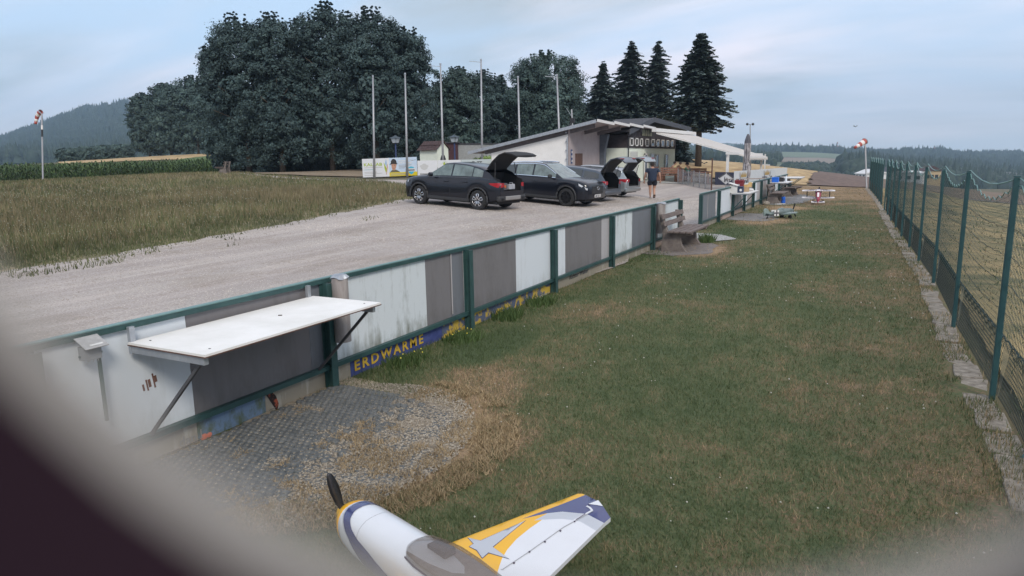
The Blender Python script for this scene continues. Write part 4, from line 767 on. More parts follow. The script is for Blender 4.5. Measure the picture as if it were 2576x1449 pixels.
pln = [(.2, c(497), m_pl, None), (c(497), c(668), m_bblue if False else mat('m_mural', (.09, .12, .085), col2=(.14, .21, .32), scale=9, rough=.8, detail=8, thr=(.42, .58), stretch=(1, 1, .6)), 'faded blue and green picture board along the foot'), (c(668), P1[1], m_pl, None), (P1[1], c(882), m_pl, None), (c(882), c(1112), m_bblue, 'blue plinth board with worn yellow letters'), (c(1112), c(1385), mat('m_oldyb', (.08, .10, .16), col2=(.48, .33, .05), scale=6, rough=.8, thr=(.47, .53)), 'old board with faded blue and yellow paint'),
       (c(1385), c(1404), m_yel, None), (c(1404), c(1533), m_pl, 'cream plinth board with a name in grey letters'), (c(1533), c(1637), m_pl, None), (c(1637), P1[6], m_red, 'faded red plinth board')]
f1 = fence('board_fence', 'long near board fence of grey and white panels carrying the white shelf table', .2, P1[6], P1, pan, pln)
q = text('lettering', 'ERDWÄRME', .15, m_yel, f1, (.004, c(890)-.2, .05), RX, ext=.001, sx=(c(1110)-c(890))/1.32, bold=.004, sp=1.35)
q = text('lettering', 'Richter Walter', .11, mat('m_ink', (.09, .09, .09)), f1, (.004, c(1432)-.2, .09), RX, sx=(c(1480)-c(1432))/.69, bold=.002)
q = text('lettering', 'dan l', .11, mat('m_inkl', (.25, .24, .23)), f1, (.004, c(448)-.2, .02), RX)
# orange tulip tips and the butterfly print on the mural board
M = MB(); 
for k, (a_, r_) in enumerate(((0, .034), (.05, .026))): M.sphere((FX+.0, c(503)+.03+a_, .02), r_, 8, 6, (.08, 1, .8))
M.build('print', mat('m_or', (.55, .16, .10), var=.1), f1, world=True)
M = MB(); yb_, zb_ = c(676), .19; M.add([(FX+.001, yb_+.085, -.03), (FX+.001, yb_+.0, .12), (FX+.001, yb_-.05, .20), (FX+.001, yb_+.02, .2), (FX+.001, yb_+.085, .12), (FX+.001, yb_+.11, .04)], [(0, 1, 2, 3, 4, 5)]); M.build('print', mat('m_bfly', (.02, .012, .012), col2=(.35, .08, .04), scale=14, thr=(.5, .6)), f1, world=True, label='dark butterfly wing printed on the plinth')
# grazed lettering remains on the clean board
M = MB(); y_ = fy(374, .56)
for k, (dy_, h_, w_) in enumerate(((0, .05, .014), (.03, .085, .012), (.05, .06, .02), (.085, .11, .012), (.1, .05, .02))): M.box((FX+.0015, y_+dy_-.04, .57+.01*k), (.002, w_, h_), rx=.12)
M.build('print', mat('m_grf', (.16, .08, .06), var=.3, scale=40), f1, world=True, label='brown remains of stickers')
M = MB(); M.box((FX+.014, fy(1134), .66), (.01, .012, .8)); M.build('seam_strip', m_bp, f1, world=True)
# concrete coloured sleeves hung on two posts (rolled mats) with crumpled foil caps
def sleeve(px, label, r, L_, top):
    y = fy(px, .8); o = thing('post_sleeve', label, 'sleeve', (FX+.16, y, ZT-L_), group='sleeves on the fence posts')
    M = MB(); M.tube([(0, 0, 0), (0, 0, L_)], r, 20); M.build('tube', m_sleeve, o, smooth='auto'); rg = [(math.cos(t)*(r+.012+.012*math.sin(t*5)), math.sin(t)*(r+.012+.01*math.cos(t*7)), L_+.012*math.sin(t*3)) for t in np.linspace(0, 6.283, 22)[:-1]]
    M = MB(); M.loft([rg, [(p[0]*.7, p[1]*.7, L_+.03) for p in rg]]); M.build('cap', m_galv, o); return o
sleeve(826, 'grey brown tube sleeve hanging from the fence post beside the shelf table', .078, .62, 0)
sleeve(1646, 'grey tube sleeve hanging from the fence post next to the slatted bench', .10, .70, 0)
# shelf table on the near fence
tb = thing('shelf_table', 'large white shelf table bracketed to the near board fence', 'table', (FX+.05, 3.85, .93), group='shelf tables on the board fence')
TY0, TY1, TX0, TX1, TZ = 2.93, 4.75, FX+.06, -3.78, .935
M = MB(); M.box(((TX0+TX1)/2, (TY0+TY1)/2, TZ), (TX1-TX0, TY1-TY0, .016)); M.build('tabletop', mat('m_top', (.72, .70, .66), col2=(.82, .80, .77), rough=.55, scale=3, detail=7), tb, world=True)
M = MB(); M.box(((TX0+TX1)/2, (TY0+TY1)/2, TZ-.012), (TX1-TX0+.008, TY1-TY0+.008, .008)); M.build('edge_strip', m_brown, tb, world=True)
for yy in (TY0+.03, TY1-.06):
    M = MB(); M.span((TX0-.02, yy, TZ-.045), (TX1-.03, yy, TZ-.045), .035, .05); M.build('arm', m_galv, tb, world=True)
    M = MB(); M.span((FX+.06, yy, TZ-.08), (FX+.06, yy, ZT-.03), .04, .03); M.build('bracket', m_galv, tb, world=True)
    M = MB(); M.span((TX1-.12, yy+.06, TZ-.05), (FX+.08, yy+.0+.05, ZB+.02), .022, .022); M.build('brace', mat('m_brace', (.11, .11, .12), var=.1, metal=.4, rough=.5), tb, world=True)
for k, (x, y) in enumerate(((TX0+.1, TY0+.1), (TX1-.1, TY0+.12), (TX1-.1, TY1-.1))): M = MB(); M.box((x, y, TZ+.009), (.012, .012, .003)); M.build('screw', m_black, tb, world=True)
M = MB(); M.box((TX0+.35, 4.0, TZ+.011), (.03, .012, .006), rz=.5); tag(M.build('dead_leaf', mat('m_leafd', (.06, .045, .03)), None), 'tiny dark leaf lying on the white shelf table', 'leaf')
# little box with a tilted lid
p = fy(232, .95); bx = thing('letter_box', 'small grey box with tilted printed metal lid at the near end of the fence', 'box', (FX+.10, p, .93)); bx.scale = (.52, .52, .6); bx.location.y -= .07
M = MB(); M.box((-.02, 0, .03), (.13, .22, .15)); M.build('body', mat('m_boxg', (.22, .23, .24), var=.1), bx)
M = MB(); M.box((.02, .01, .15), (.25, .30, .008), ry=.42); M.build('lid', mat('m_lid', (.36, .35, .33), col2=(.46, .45, .43), rough=.45, metal=.5, scale=30), bx)
M = MB(); M.box((.085, .03, .128), (.03, .17, .003), ry=.42); lb = M.build('sticker', mat('m_stick', (.6, .6, .58)), bx); text('lettering', 'CODE 0M', .026, mat('m_ink2', (.1, .1, .1), var=0), bx, (.095, -.05, .131), (0, rad(24), rad(90)), ext=.0005)
for k in (-.06, .0, .06): M = MB(); M.tube([(.03, k, 0), (.03, k, -.07)], .004, 5); M.build('cable', m_bp, bx)
M = MB(); M.box((-.05, .02, .0), (.02, .3, .02)); M.box((-.05, .12, -.35), (.03, .04, .9)); M.build('stand', m_steel, bx)

# ---- second stretch of fence
Y2 = fy(1758, .5); b2 = lambda px: fy(px, .7)
P2 = [Y2, fy(1804, .5), fy(1840, .5), fy(1869, .5), fy(1892, .5), fy(1912, .6), fy(1930, .7), fy(1944, .7), 39.2, 42.0]
seq = [(Y2, b2(1800), m_bg2, 'grey board at the gateway end'), (b2(1804), b2(1839), m_bwc, None), (b2(1841), b2(1855), m_bwood, None), (b2(1855), b2(1868), m_bwood, 'weathered brown stained board'), (b2(1870), b2(1880), m_bwc, None), (b2(1880), b2(1888), m_bwood, None), (b2(1888), b2(1896), m_bwood, None), (b2(1896), b2(1904), m_bwc, None), (b2(1905), b2(1918), m_bp, None),
       (b2(1919), b2(1928), m_bwood, None), (b2(1928), b2(1936), m_bw2, None), (b2(1936), b2(1950), m_bwood, None), (b2(1950), 39.5, m_bw2, None), (39.5, 43.5, m_bwood, None)]
f2 = fence('board_fence', 'far stretch of board fence beyond the gateway with weathered panels', Y2, 43.5, P2, seq, [(Y2, b2(1804), m_pl, None), (b2(1804), b2(1862), m_red, None), (b2(1862), b2(1874), m_red, None), (b2(1874), 43.5, m_pl, None)])
M = MB(); M.box((FX+.003, fy(1780, .6), .62), (.01, .02, .75)); M.build('seam_strip', m_bp, f2, world=True)
text('lettering', 'OTTO', .17, mat('m_ink', (.1, .1, .1)), f2, (.004, c(1806)-Y2, .03), RX, sx=1.5)

# shelf tables on the far fence
def shelf(label, y0, y1, z, w=.85, legs=True):
    o = thing('shelf_table', label, 'table', (FX+.05, (y0+y1)/2, z), group='shelf tables on the board fence')
    M = MB(); M.box((w/2, 0, 0), (w, y1-y0, .025)); M.build('tabletop', m_white, o)
    M = MB(); M.box((w/2, 0, -.03), (w-.04, y1-y0-.05, .035)); M.build('frame', m_galv, o)
    for yy in (y0+.05, y1-.05): M = MB(); M.span((w-.1, yy-(y0+y1)/2, -.04), (.02, yy-(y0+y1)/2, -z+ZB), .03, .03); M.build('brace', m_steel, o)
    return o
ya, yb = 25.7, 27.8; shelf('white shelf table on the far fence piled with toolbox and transmitter cradle', ya, yb, .84, w=.62)
yc_, yd = 35.3, 37.4; shelf('shelf table holding the blue cooler on the far fence', yc_, yd, .86); shelf('white shelf table nearest the wheat at the end of the far fence', 39.4, 41.5, .96, w=1.05)
def case(nm, label, cat, x, y, z, d, mt, lid=True, mt2=None, rz=0):
    o = thing(nm, label, cat, (x, y, z), rz); M = MB(); M.box((0, 0, d[2]*.42), (d[0], d[1], d[2]*.84)); M.build('body', mt, o, bevel=.015)
    M = MB(); M.box((0, 0, d[2]*.92), (d[0]*1.05, d[1]*1.05, d[2]*.16)); M.build('lid', mt2 or mt, o, bevel=.015); M = MB(); M.tube([(0, -d[1]*.3, d[2]), (0, -d[1]*.2, d[2]+.07), (0, d[1]*.2, d[2]+.07), (0, d[1]*.3, d[2])], .014, 6); M.build('handle', m_galv, o); return o
o = case('toolbox', 'dark blue toolbox with two round white stickers on the shelf table', 'toolbox', FX+.25, 25.95, .855, (.33, .25, .22), mat('m_tbox', (.03, .045, .09), var=.1, rough=.5))
for k in (-.09, .09):
    M = MB(); M.tube([(0, -.003, 0), (0, .003, 0)], .045, 16); s = M.build('sticker', m_white, o); s.location = (k, -.133, .095)
o = thing('cardboard_tray', 'open pale parcel with paper on the shelf table by the toolbox', 'box', (FX+.10, 25.85, .855)); M = MB(); M.box((0, 0, .12), (.25, .3, .24)); M.box((0, 0, .3), (.34, .4, .02), ry=.3); M.build('body', m_white, o)
o = thing('engine_stand', 'yellowish foam cradle standing on a wooden box', 'cradle', (FX+.36, 26.7, .855)); m_foam = mat('m_foam', (.62, .42, .18), var=.1)
M = MB(); M.box((0, 0, .13), (.34, .3, .26)); M.build('box', mat('m_ply', (.45, .33, .2), var=.12), o)
M = MB(); M.prism([(-.3, .26), (.28, .26), (.3, .5), (.18, .52), (.1, .38), (-.08, .38), (-.16, .52), (-.34, .54)], -.12, .12, 'xz'); M.build('cradle', m_foam, o); o.scale = (.72, .72, .66)
o = thing('model_wing', 'white rolled model part lying on the shelf table', 'model part', (FX+.38, 27.3, .87)); M = MB(); M.box((0, 0, .06), (.5, .25, .14), ry=.1); M.build('body', m_white, o, bevel=.04); M = MB(); M.box((-.05, .1, .42), (.5, .1, .08), ry=-.25); M.build('tube', m_white, o, bevel=.02); o.scale = (.7, .7, .6)
o = case('red_tray', 'small dark red tray behind the toolbox', 'tray', FX+.16, 26.6, .855, (.3, .3, .42), mat('m_rtray', (.18, .02, .03)))
case('cooler_bag', 'bright blue cooler box on the shelf table', 'cooler', FX+.30, 35.6, .875, (.30, .30, .24), mat('m_cool', (.02, .14, .62), var=.08, rough=.4))
case('black_case', 'small black case beside the blue cooler', 'case', FX+.45, 36.4, .875, (.27, .25, .2), m_black)
o = thing('water_bottle', 'clear bottle between the blue cooler and the black case', 'bottle', (FX+.7, 36.25, .875)); M = MB(); M.tube([(0, 0, 0), (0, 0, .2), (0, 0, .25), (0, 0, .3)], [.05, .05, .02, .02], 10); M.build('body', m_bwc, o)
cn = G(1970, 511); o = thing('canister', 'bright blue plastic canister standing on the mat', 'canister', cn); M = MB(); M.tube([(0, 0, 0), (0, 0, .1), (0, 0, .32), (0, 0, .34), (0, 0, .58), (0, 0, .64)], [.20, .22, .22, .19, .22, .16], 14); M.build('body', mat('m_can', (.02, .13, .60), var=.06, rough=.4), o, smooth='auto'); o.scale = (.42, .42, .45)
M = MB(); M.tube([(0, 0, .64), (0, 0, .72)], .05, 8); M.tube([(-.1, 0, .64), (-.08, 0, .74), (.08, 0, .74), (.1, 0, .64)], .015, 6); M.build('handle', m_black, o); M = MB(); M.box((0, -.2, .33), (.3, .06, .03)); M.build('strap', m_black, o)
p = G(1962, 514); o = thing('white_board', 'flat white board lying in front of the blue canister', 'board', p); M = MB(); M.box((0, 0, .03), (1.0, .25, .03), rz=.5); M.build('plate', m_white, o); o.scale = (.45, .5, .6)

# ---- slatted benches
m_bwd = mat('m_benchwood', (.11, .085, .08), col2=(.19, .155, .14), scale=6, stretch=(4, .6, 4), rough=.85)
m_bcon = mat('m_benchconc', (.12, .10, .095), col2=(.22, .19, .17), scale=7, bump=.4, rough=.95)
def bench(label, x, y, L_=1.9, rz=0, wood=None):
    o = thing('bench', label, 'bench', (x, y, hz1(x, y)), rz, group='slatted benches with concrete feet')
    for s in (-1, 1):
        yy = s*(L_/2-.22); M = MB(); M.prism([(-.38, 0), (.22, 0), (.1, .16), (.08, .34), (.34, .40), (.34, .44), (-.22, .44), (-.36, .86), (-.44, .86), (-.33, .42)], yy-.06, yy+.06, 'xz'); M.build('foot', m_bcon, o, bevel=.008)
    for i in range(4): M = MB(); M.box((-.13+i*.14, 0, .465), (.115, L_, .045)); M.build('slat', m_bwd, o, bevel=.006)
    for i in range(2): M = MB(); M.box((-.265-i*.05, 0, .64+i*.16), (.035, L_, .11), ry=-.3); M.build('slat', m_bwd, o, bevel=.006)
    return o
bench('weathered slatted bench with concrete feet by the sleeve at the near gateway', -3.98, 16.6, 1.9)
bench('slatted bench against the far fence in front of the first cooler table', -4.02, 34.3, 2.0); bench('slatted bench at the end of the far fence near the wheat', -4.0, 40.0, 1.9, rz=-.1)
pb = D(562, 437, 50); o = bench('lone grey bench at the edge of the maize field', pb.x, pb.y, 1.5, rz=TH+math.pi+.12); 
# ---- grid mats and gravel aprons
m_apr = mat('m_apron', (.22, .175, .125), col2=(.42, .36, .28), rough=.95, scale=26, detail=6, bump=.5)
sheet('gravel_apron', [(-4.6, 2.4), (-4.6, 5.25), (-4.0, 5.25), (-3.3, 5.1), (-2.75, 4.6), (-2.55, 3.9), (-2.7, 3.2), (-3.1, 2.7), (-3.6, 2.2)], .3, .008, m_apr, amp=.14, edge=.12)
sheet('bench_apron', [(-4.6, 15.2), (-4.6, 18.3), (-3.9, 18.2), (-3.3, 17.2), (-3.25, 15.7), (-3.9, 15.1)], .4, .008, mat('m_apron2', (.14, .12, .115), col2=(.23, .20, .18), scale=9), amp=.07, edge=.2)
sheet('gateway_slab', [(-4.55, 18.2), (-4.55, 19.9), (-3.7, 19.6), (-3.15, 18.7), (-3.6, 18.0)], .5, .02, mat('m_gslab', (.34, .33, .32), var=.1, scale=8), amp=.05, edge=.2)
sheet('model_apron', [(-4.6, 24.5), (-4.6, 27.5), (-3.3, 27.2), (-2.9, 25.2), (-3.3, 24.2)], .5, .008, mat('m_apron3', (.12, .12, .13), col2=(.26, .24, .22), scale=6), amp=.1, edge=.2)
sheet('far_apron', [(-4.6, 32.5), (-4.6, 42), (-3.5, 41.5), (-2.6, 38), (-2.9, 34.5), (-3.5, 32.6)], .6, .008, mat('m_apron4', (.12, .13, .145), col2=(.24, .23, .23), scale=2.5), amp=.12, edge=.2)
def hexmat(name, poly, s, hgt_, mt, label, thin, keepf):
    V = []; Fc = []; w = s*math.sqrt(3); xs0 = [p[0] for p in poly]; ys0 = [p[1] for p in poly]; row = 0; y = min(ys0)
    while y < max(ys0):
        x = min(xs0)+(w/2 if row % 2 else 0)
        while x < max(xs0):
            if inpoly(x, y, poly):
                kz = keepf(x, y)
                if kz > 0:
                    jx, jy = random.uniform(-.002, .002), random.uniform(-.002, .002); b0 = len(V); z1 = hgt_*kz+random.uniform(-.002, .002)
                    for r_, zz_ in ((s*.97, .008), (s*.97, z1), (s*(.97-thin), z1), (s*(.97-thin), .008)):
                        for k in range(6): t = math.pi/6+k*math.pi/3; V.append((x+jx+math.cos(t)*r_, y+jy+math.sin(t)*r_, zz_))
                    for q in range(3): Fc += [(b0+q*6+k, b0+q*6+(k+1) % 6, b0+q*6+6+(k+1) % 6, b0+q*6+6+k) for k in range(6)]
            x += w
        y += s*1.5; row += 1
    return npmesh(name, V, Fc, mt, kind='stuff', label=label, cat='ground grid')
def kf(x, y):
    a = float(vnoise(x, y, 2.2, 4)); edge_ = (-4.6-x)*0; near = random.random() < (-3.55-x-.5*(a-.5))/.5+.5
    if near: return 1.0 if a > .10 else .6
    q = ((x+3.75)/1.15)**2+((y-3.9)/1.1)**2; return .5 if float(vnoise(x, y, 3.1, 11)) > .30+.35*max(0, q-.35) else 0
hexmat('grass_grid', [(-4.52, 2.4), (-4.52, 4.95), (-3.9, 5.0), (-2.95, 4.75), (-2.62, 4.0), (-2.75, 3.2), (-3.2, 2.6)], .034, .03, mat('m_grid', (.075, .085, .092), col2=(.15, .157, .158), rough=.7, scale=12), 'dark honeycomb plastic grid mat half filled with gravel', .26, kf)
# dry grass tufts sitting in the gravel
n = 60000; x = rng.uniform(-4.6, -2.2, n); y = rng.uniform(2.3, 5.6, n); k = (vnoise(x, y, 2.6, 21)*.6+vnoise(x, y, 9, 22)*.4 > .50+.24*(x < -3.7)-.22*np.clip((x+3.1)/.5, 0, 1)) & (((x+3.6)/1.35)**2+((y-4)/1.5)**2 < 1); x, y = x[k], y[k]; n = len(x); a = rng.uniform(0, 6.28, n); la = rng.uniform(0, 6.28, n); h = rng.uniform(.012, .045, n); w = .004; ll = rng.uniform(.01, .06, n)
V = np.empty((n, 3, 3)); V[:, 0] = np.c_[x-np.cos(a)*w, y-np.sin(a)*w, np.full(n, .008)]; V[:, 1] = np.c_[x+np.cos(a)*w, y+np.sin(a)*w, np.full(n, .008)]; V[:, 2] = np.c_[x+np.cos(la)*ll, y+np.sin(la)*ll, h+.01]
npmesh('dry_tufts', V.reshape(-1, 3), np.arange(n*3).reshape(n, 3), mat_leaf('m_drytuft', (.20, .145, .085), (.42, .32, .19)), kind='stuff', label='dry yellow grass growing through the gravel grid', cat='grass')
# loose stones on grid and gravel lot
def stones(name, n, fx, smin, smax, mt, label):
    V = []; Fc = []; pts = fx(n); z = hgt(pts[:, 0], pts[:, 1]) + .022; sc = rng.uniform(smin, smax, len(pts))*(1+np.hypot(pts[:, 0], pts[:, 1])/14)
    oc = np.array([(1, 0, 0), (0, 1, 0), (-1, 0, 0), (0, -1, 0), (0, 0, 1)]); an = rng.uniform(0, 6.28, len(pts)); ca, sa = np.cos(an), np.sin(an); st_ = rng.uniform(.6, 1.3, (len(pts), 5))
    P = np.empty((len(pts), 5, 3)); 
    for k in range(5): ox, oy, oz = oc[k]; P[:, k] = np.c_[pts[:, 0]+(ox*ca-oy*sa)*sc*st_[:, k], pts[:, 1]+(ox*sa+oy*ca)*sc*st_[:, k], z+oz*sc*.8-.006]
    b0 = np.arange(len(pts))[:, None]*5; Fc = np.concatenate([b0+np.array([[0, 1, 4]]), b0+np.array([[1, 2, 4]]), b0+np.array([[2, 3, 4]]), b0+np.array([[3, 0, 4]])])
    return npmesh(name, P.reshape(-1, 3), Fc, mt, kind='stuff', label=label, cat='gravel')
def lotpts(n): y = 1+34*rng.random(n)**1.7; x = rng.uniform(-15.5, -4.75, n); k = x > edge_x(y)+.1; return np.c_[x[k], y[k]]
stones('gravel_stones', 90000, lotpts, .004, .009, mat_leaf('m_stones', (.24, .20, .17), (.56, .50, .44)), 'loose pale gravel stones on the parking lot')
def appts(n): x = rng.uniform(-4.55, -2.5, n); y = rng.uniform(2.3, 5.3, n); k = (((x+3.75)/1.15)**2+((y-3.85)/1.45)**2 < 1); return np.c_[x[k], y[k]]
stones('grid_stones', 24000, lambda n: appts(n)-[0, 0], .004, .008, mat_leaf('m_stones2', (.17, .145, .115), (.42, .37, .30)), 'pale stones filling the grid mat')

# ------------------------------------------------------------------ net fence on the right
nx_ = [(1.03, 7.15), (.96, 9.97), (.94, 13.32), (.84, 16.01), (.75, 18.3), (.65, 20.7), (.56, 23.1), (.47, 25.5), (.39, 27.9), (.31, 30.3)]
far_ = [(.2, 33.6), (.12, 35.6), (.04, 37.8), (-.06, 40.2), (-.17, 42.8), (-.3, 45.6), (-.43, 48.5)]
near_ = [(1.1, 4.45), (1.14, 1.8)]
m_np = mat('m_netpost', (.015, .06, .07), col2=(.03, .085, .09), rough=.45, scale=5)
m_wire = mat('m_wire', (.010, .035, .036), var=0, rough=.5); m_wire2 = mat('m_wire2', (.16, .30, .28), var=.1, rough=.5); m_mesh = mat('m_mesh', (.022, .035, .032), var=0, rough=.6)
nf = thing('net_fence', 'tall green post and net fence along the right of the lawn', 'fence', (1.0, 1.5, 0)); allp = near_[::-1]+nx_+far_
pm = None
for i, (x, y) in enumerate(allp):
    if pm is None: M = MB(); M.box((0, 0, .96), (.045, .05, 2.06)); M.box((0, 0, 2.0), (.05, .055, .012)); q = M.build('post', m_np, nf, bevel=.004); pm = q.data
    else: q = link('post', pm, nf)
    q.location = (x-1.0, y-1.5, 0); q.scale = (1, 1, 1.94/2.0 if y < 9 else (1.92/2.0 if y < 12 else 1.87/2))
def lerp2(a, b, t): return (a[0]+(b[0]-a[0])*t, a[1]+(b[1]-a[1])*t)
wires = MB(); top = MB(); ch_ = MB(); coil = MB(); R_ = random.Random(4)
for (a, b) in zip(allp[:-1], allp[1:]):
    L_ = math.hypot(b[0]-a[0], b[1]-a[1]); isfar = a[1] > 24
    if L_ > 3.2 and a[1] > 29: continue
    # top cable sags from post to post, net edge zigzags under it
    pts = [(*lerp2(a, b, t/6), 1.93-.10*math.sin(math.pi*t/6)) for t in range(7)]; top.tube([(p[0]+.02, p[1], p[2]) for p in pts], .005+.0002*a[1], 4, False)
    nz = int(L_/.14); zz = []
    for k in range(nz+1): t = k/nz; zz.append((*lerp2(a, b, t), 1.93-.10*math.sin(math.pi*t)-.03-.035*(k % 2)-.10*math.sin(math.pi*t)))
    top.tube([(p[0]+.02, p[1], p[2]) for p in zz], .003+.0002*a[1], 4, False)
    stp = .055 if not isfar else .16; nv = int(L_/stp); r0 = .0017 if not isfar else .004
    for k in range(nv):
        t = k/nv; x, y = lerp2(a, b, t); zt = 1.88-.19*math.sin(math.pi*t); wires.tube([(x+.02, y, .5), (x+.02, y, zt)], r0, 3, False)
    for k in range(24 if not isfar else 8):
        z = .55+k*(.056 if not isfar else .165); sg = .015*R_.random(); wires.tube([(lerp2(a, b, q/6)[0]+.02, lerp2(a, b, q/6)[1], z-(.19*(z-.5)/1.35+sg)*math.sin(math.pi*q/6)) for q in range(7)], r0, 3, False)
    for z in (.78, 1.02, 1.26, 1.5):                                 # doubled line wires woven through the net
        pts = [(*lerp2(a, b, t/14), z-.05*math.sin(math.pi*t/14)+.012*(t % 2)) for t in range(15)]; coil.tube([(p[0]+.025, p[1], p[2]) for p in pts], .0022+.0001*a[1], 3, False)
    # low chain-link roll
    nd = int(L_/(.045 if not isfar else .12)); zh = .56
    for k in range(-3 if False else 0, nd):
        t = k/nd; p = lerp2(a, b, t); 
        for sgn in (1, -1):
            t2 = min(1, max(0, t+sgn*zh*.55/L_)); 
            if abs(t2-t) < .01: continue
            q = lerp2(a, b, t2); zz1 = zh*abs(t2-t)*L_/(zh*.55); ch_.tube([(p[0]+.04, p[1], .02), (q[0]+.04, q[1], .02+zz1)], .0021 if not isfar else .004, 3, False)
            if zz1 < zh-.02: pass
    pts = [(*lerp2(a, b, t/30), zh+.012*math.sin(t*2.1)) for t in range(31)]; coil.tube([(p[0]+.04, p[1], p[2]) for p in pts], .006, 4, False)
for mb, nm, mt in ((wires, 'net', m_wire), (top, 'top_cable', m_wire2), (ch_, 'chain_link', m_mesh), (coil, 'line_wires', m_wire)):
    q = mb.build(nm, mt, nf, world=True); 
    if nm in ('net', 'chain_link'): q['kind'] = 'stuff'
M = MB(); M.span((1.08, 5.9, 0), (1.30, 6.2, .16), .02); M.span((1.05, 5.75, .0), (1.7, 6.35, .5), .035); M.build('brace', m_np, nf, world=True)
# concrete mowing edge under it: one slab at a time
me_ = bpy.data.objects.new('mowing_edge', None); COL.objects.link(me_); me_['kind'] = 'structure'; me_.location = (0, 0, 0)
variants = []
for k in range(6):
    M = MB(); pl = []; 
    for t in np.linspace(.15, 6.433, 13)[:-1]: pl.append((math.copysign(min(abs(math.cos(t)*.20), .105+.015*R_.random()), math.cos(t)), math.copysign(min(abs(math.sin(t)*.42), .215+.02*R_.random()), math.sin(t))))
    M.prism(pl, -.03, .012, 'xy'); q = M.build('slab', m_slab, me_, bevel=.006); variants.append(q); 
y = 2.2; i = 0
fxl = lambda y: float(np.interp(y, [p[1] for p in allp], [p[0] for p in allp]))
while y < 30:
    q = variants[i] if i < 6 else link('slab', variants[R_.randrange(6)].data, me_); q.location = (fxl(y)-.1+R_.uniform(-.02, .02), y, R_.uniform(-.012, .008)); q.rotation_euler = (R_.uniform(-.03, .03), R_.uniform(-.03, .03), R_.uniform(-.1, .1)); y += R_.uniform(.43, .52); i += 1
sheet('mowing_edge_far', [(.18, 30), (.33, 30), (.12, 36), (-.5, 50), (-.7, 50), (-.05, 36)], .8, .012, m_slab, amp=.03)

# ------------------------------------------------------------------ masts, flagpoles, lamps, windsocks
m_pole = mat('m_pole', (.36, .36, .38), var=.08, rough=.45, metal=.3)
FP = [(941, 193, 938, 0, 'leftmost bare grey flagpole behind the advert boards'), (1024, 187, 1019, 0, 'second bare flagpole from the left, at the right end of the portrait advert'), (1115, 163, 1108, 1, 'third flagpole with a short arm at its top, in front of the chapel'), (1213, 152, 1210, 1, 'tallest flagpole with a top arm, left of the hangar'), (1309, 195, 1303, 0, 'bare flagpole in front of the low part of the hangar wall'), (1411, 190, 1401, 1, 'rightmost flagpole with a short top arm, in front of the hangar')]
for px, ty, tx, arm, lb in FP:
    b_ = D(px, 430, 48.2); b_.z = hz1(b_.x, b_.y); t = D(tx, ty, 48.2); o = thing('flagpole', lb, 'flagpole', b_, group='flagpoles behind the advert boards'); M = MB(); M.tube([b_, b_.lerp(t, .5), t], [.085, .07, .05], 10); M.build('pole', m_pole, o, world=True, smooth=True)
    M = MB(); M.tube([t-Vector((0, 0, .02)), t+Vector((0, 0, .1))], .07, 8); M.build('cap', m_galv, o, world=True)
    if arm: M = MB(); M.span(t-Vector((0, 0, .12)), D(tx-30, ty+(-2 if arm else 0), 48.2)-Vector((0, 0, .1)), .035); M.build('arm', m_galv, o, world=True)
b_ = D(1446, 440, 43); b_.z = hz1(b_.x, b_.y); t = D(1438, 275, 43); m_ = D(1444, 385, 43); o = thing('striped_mast', 'thin white and green mast with a dark clamp in front of the hangar corner', 'mast', b_)
M = MB(); M.tube([m_, t], [.05, .04], 8); M.build('pole', m_pole, o, world=True); M = MB(); M.tube([b_, m_], .065, 8); M.build('sleeve', m_steel, o, world=True); M = MB(); M.tube([D(1443.5, 383, 43), D(1441.5, 350, 43)], .075, 8); M.build('collar', m_white, o, world=True)
M = MB(); M.span(D(1439.5, 304, 43), D(1428, 330, 43), .13, .09); M.box(D(1440, 303, 43), (.28, .2, .28)); M.build('clamp', m_black, o, world=True); M = MB(); M.span(D(1439, 295, 43), D(1425, 272, 43), .02); M.build('stay', m_galv, o, world=True)
o = thing('hose_reel', 'round wire reel hanging at the hangar wall corner', 'reel', D(1424, 331, 43.4)); M = MB(); M.tube([tuple(Vector((0, 0, 0))+RT*(math.cos(t)*.27)+UP*(math.sin(t)*.27)) for t in np.linspace(0, 6.283, 22)], .022, 5); M.build('ring', m_galv, o)
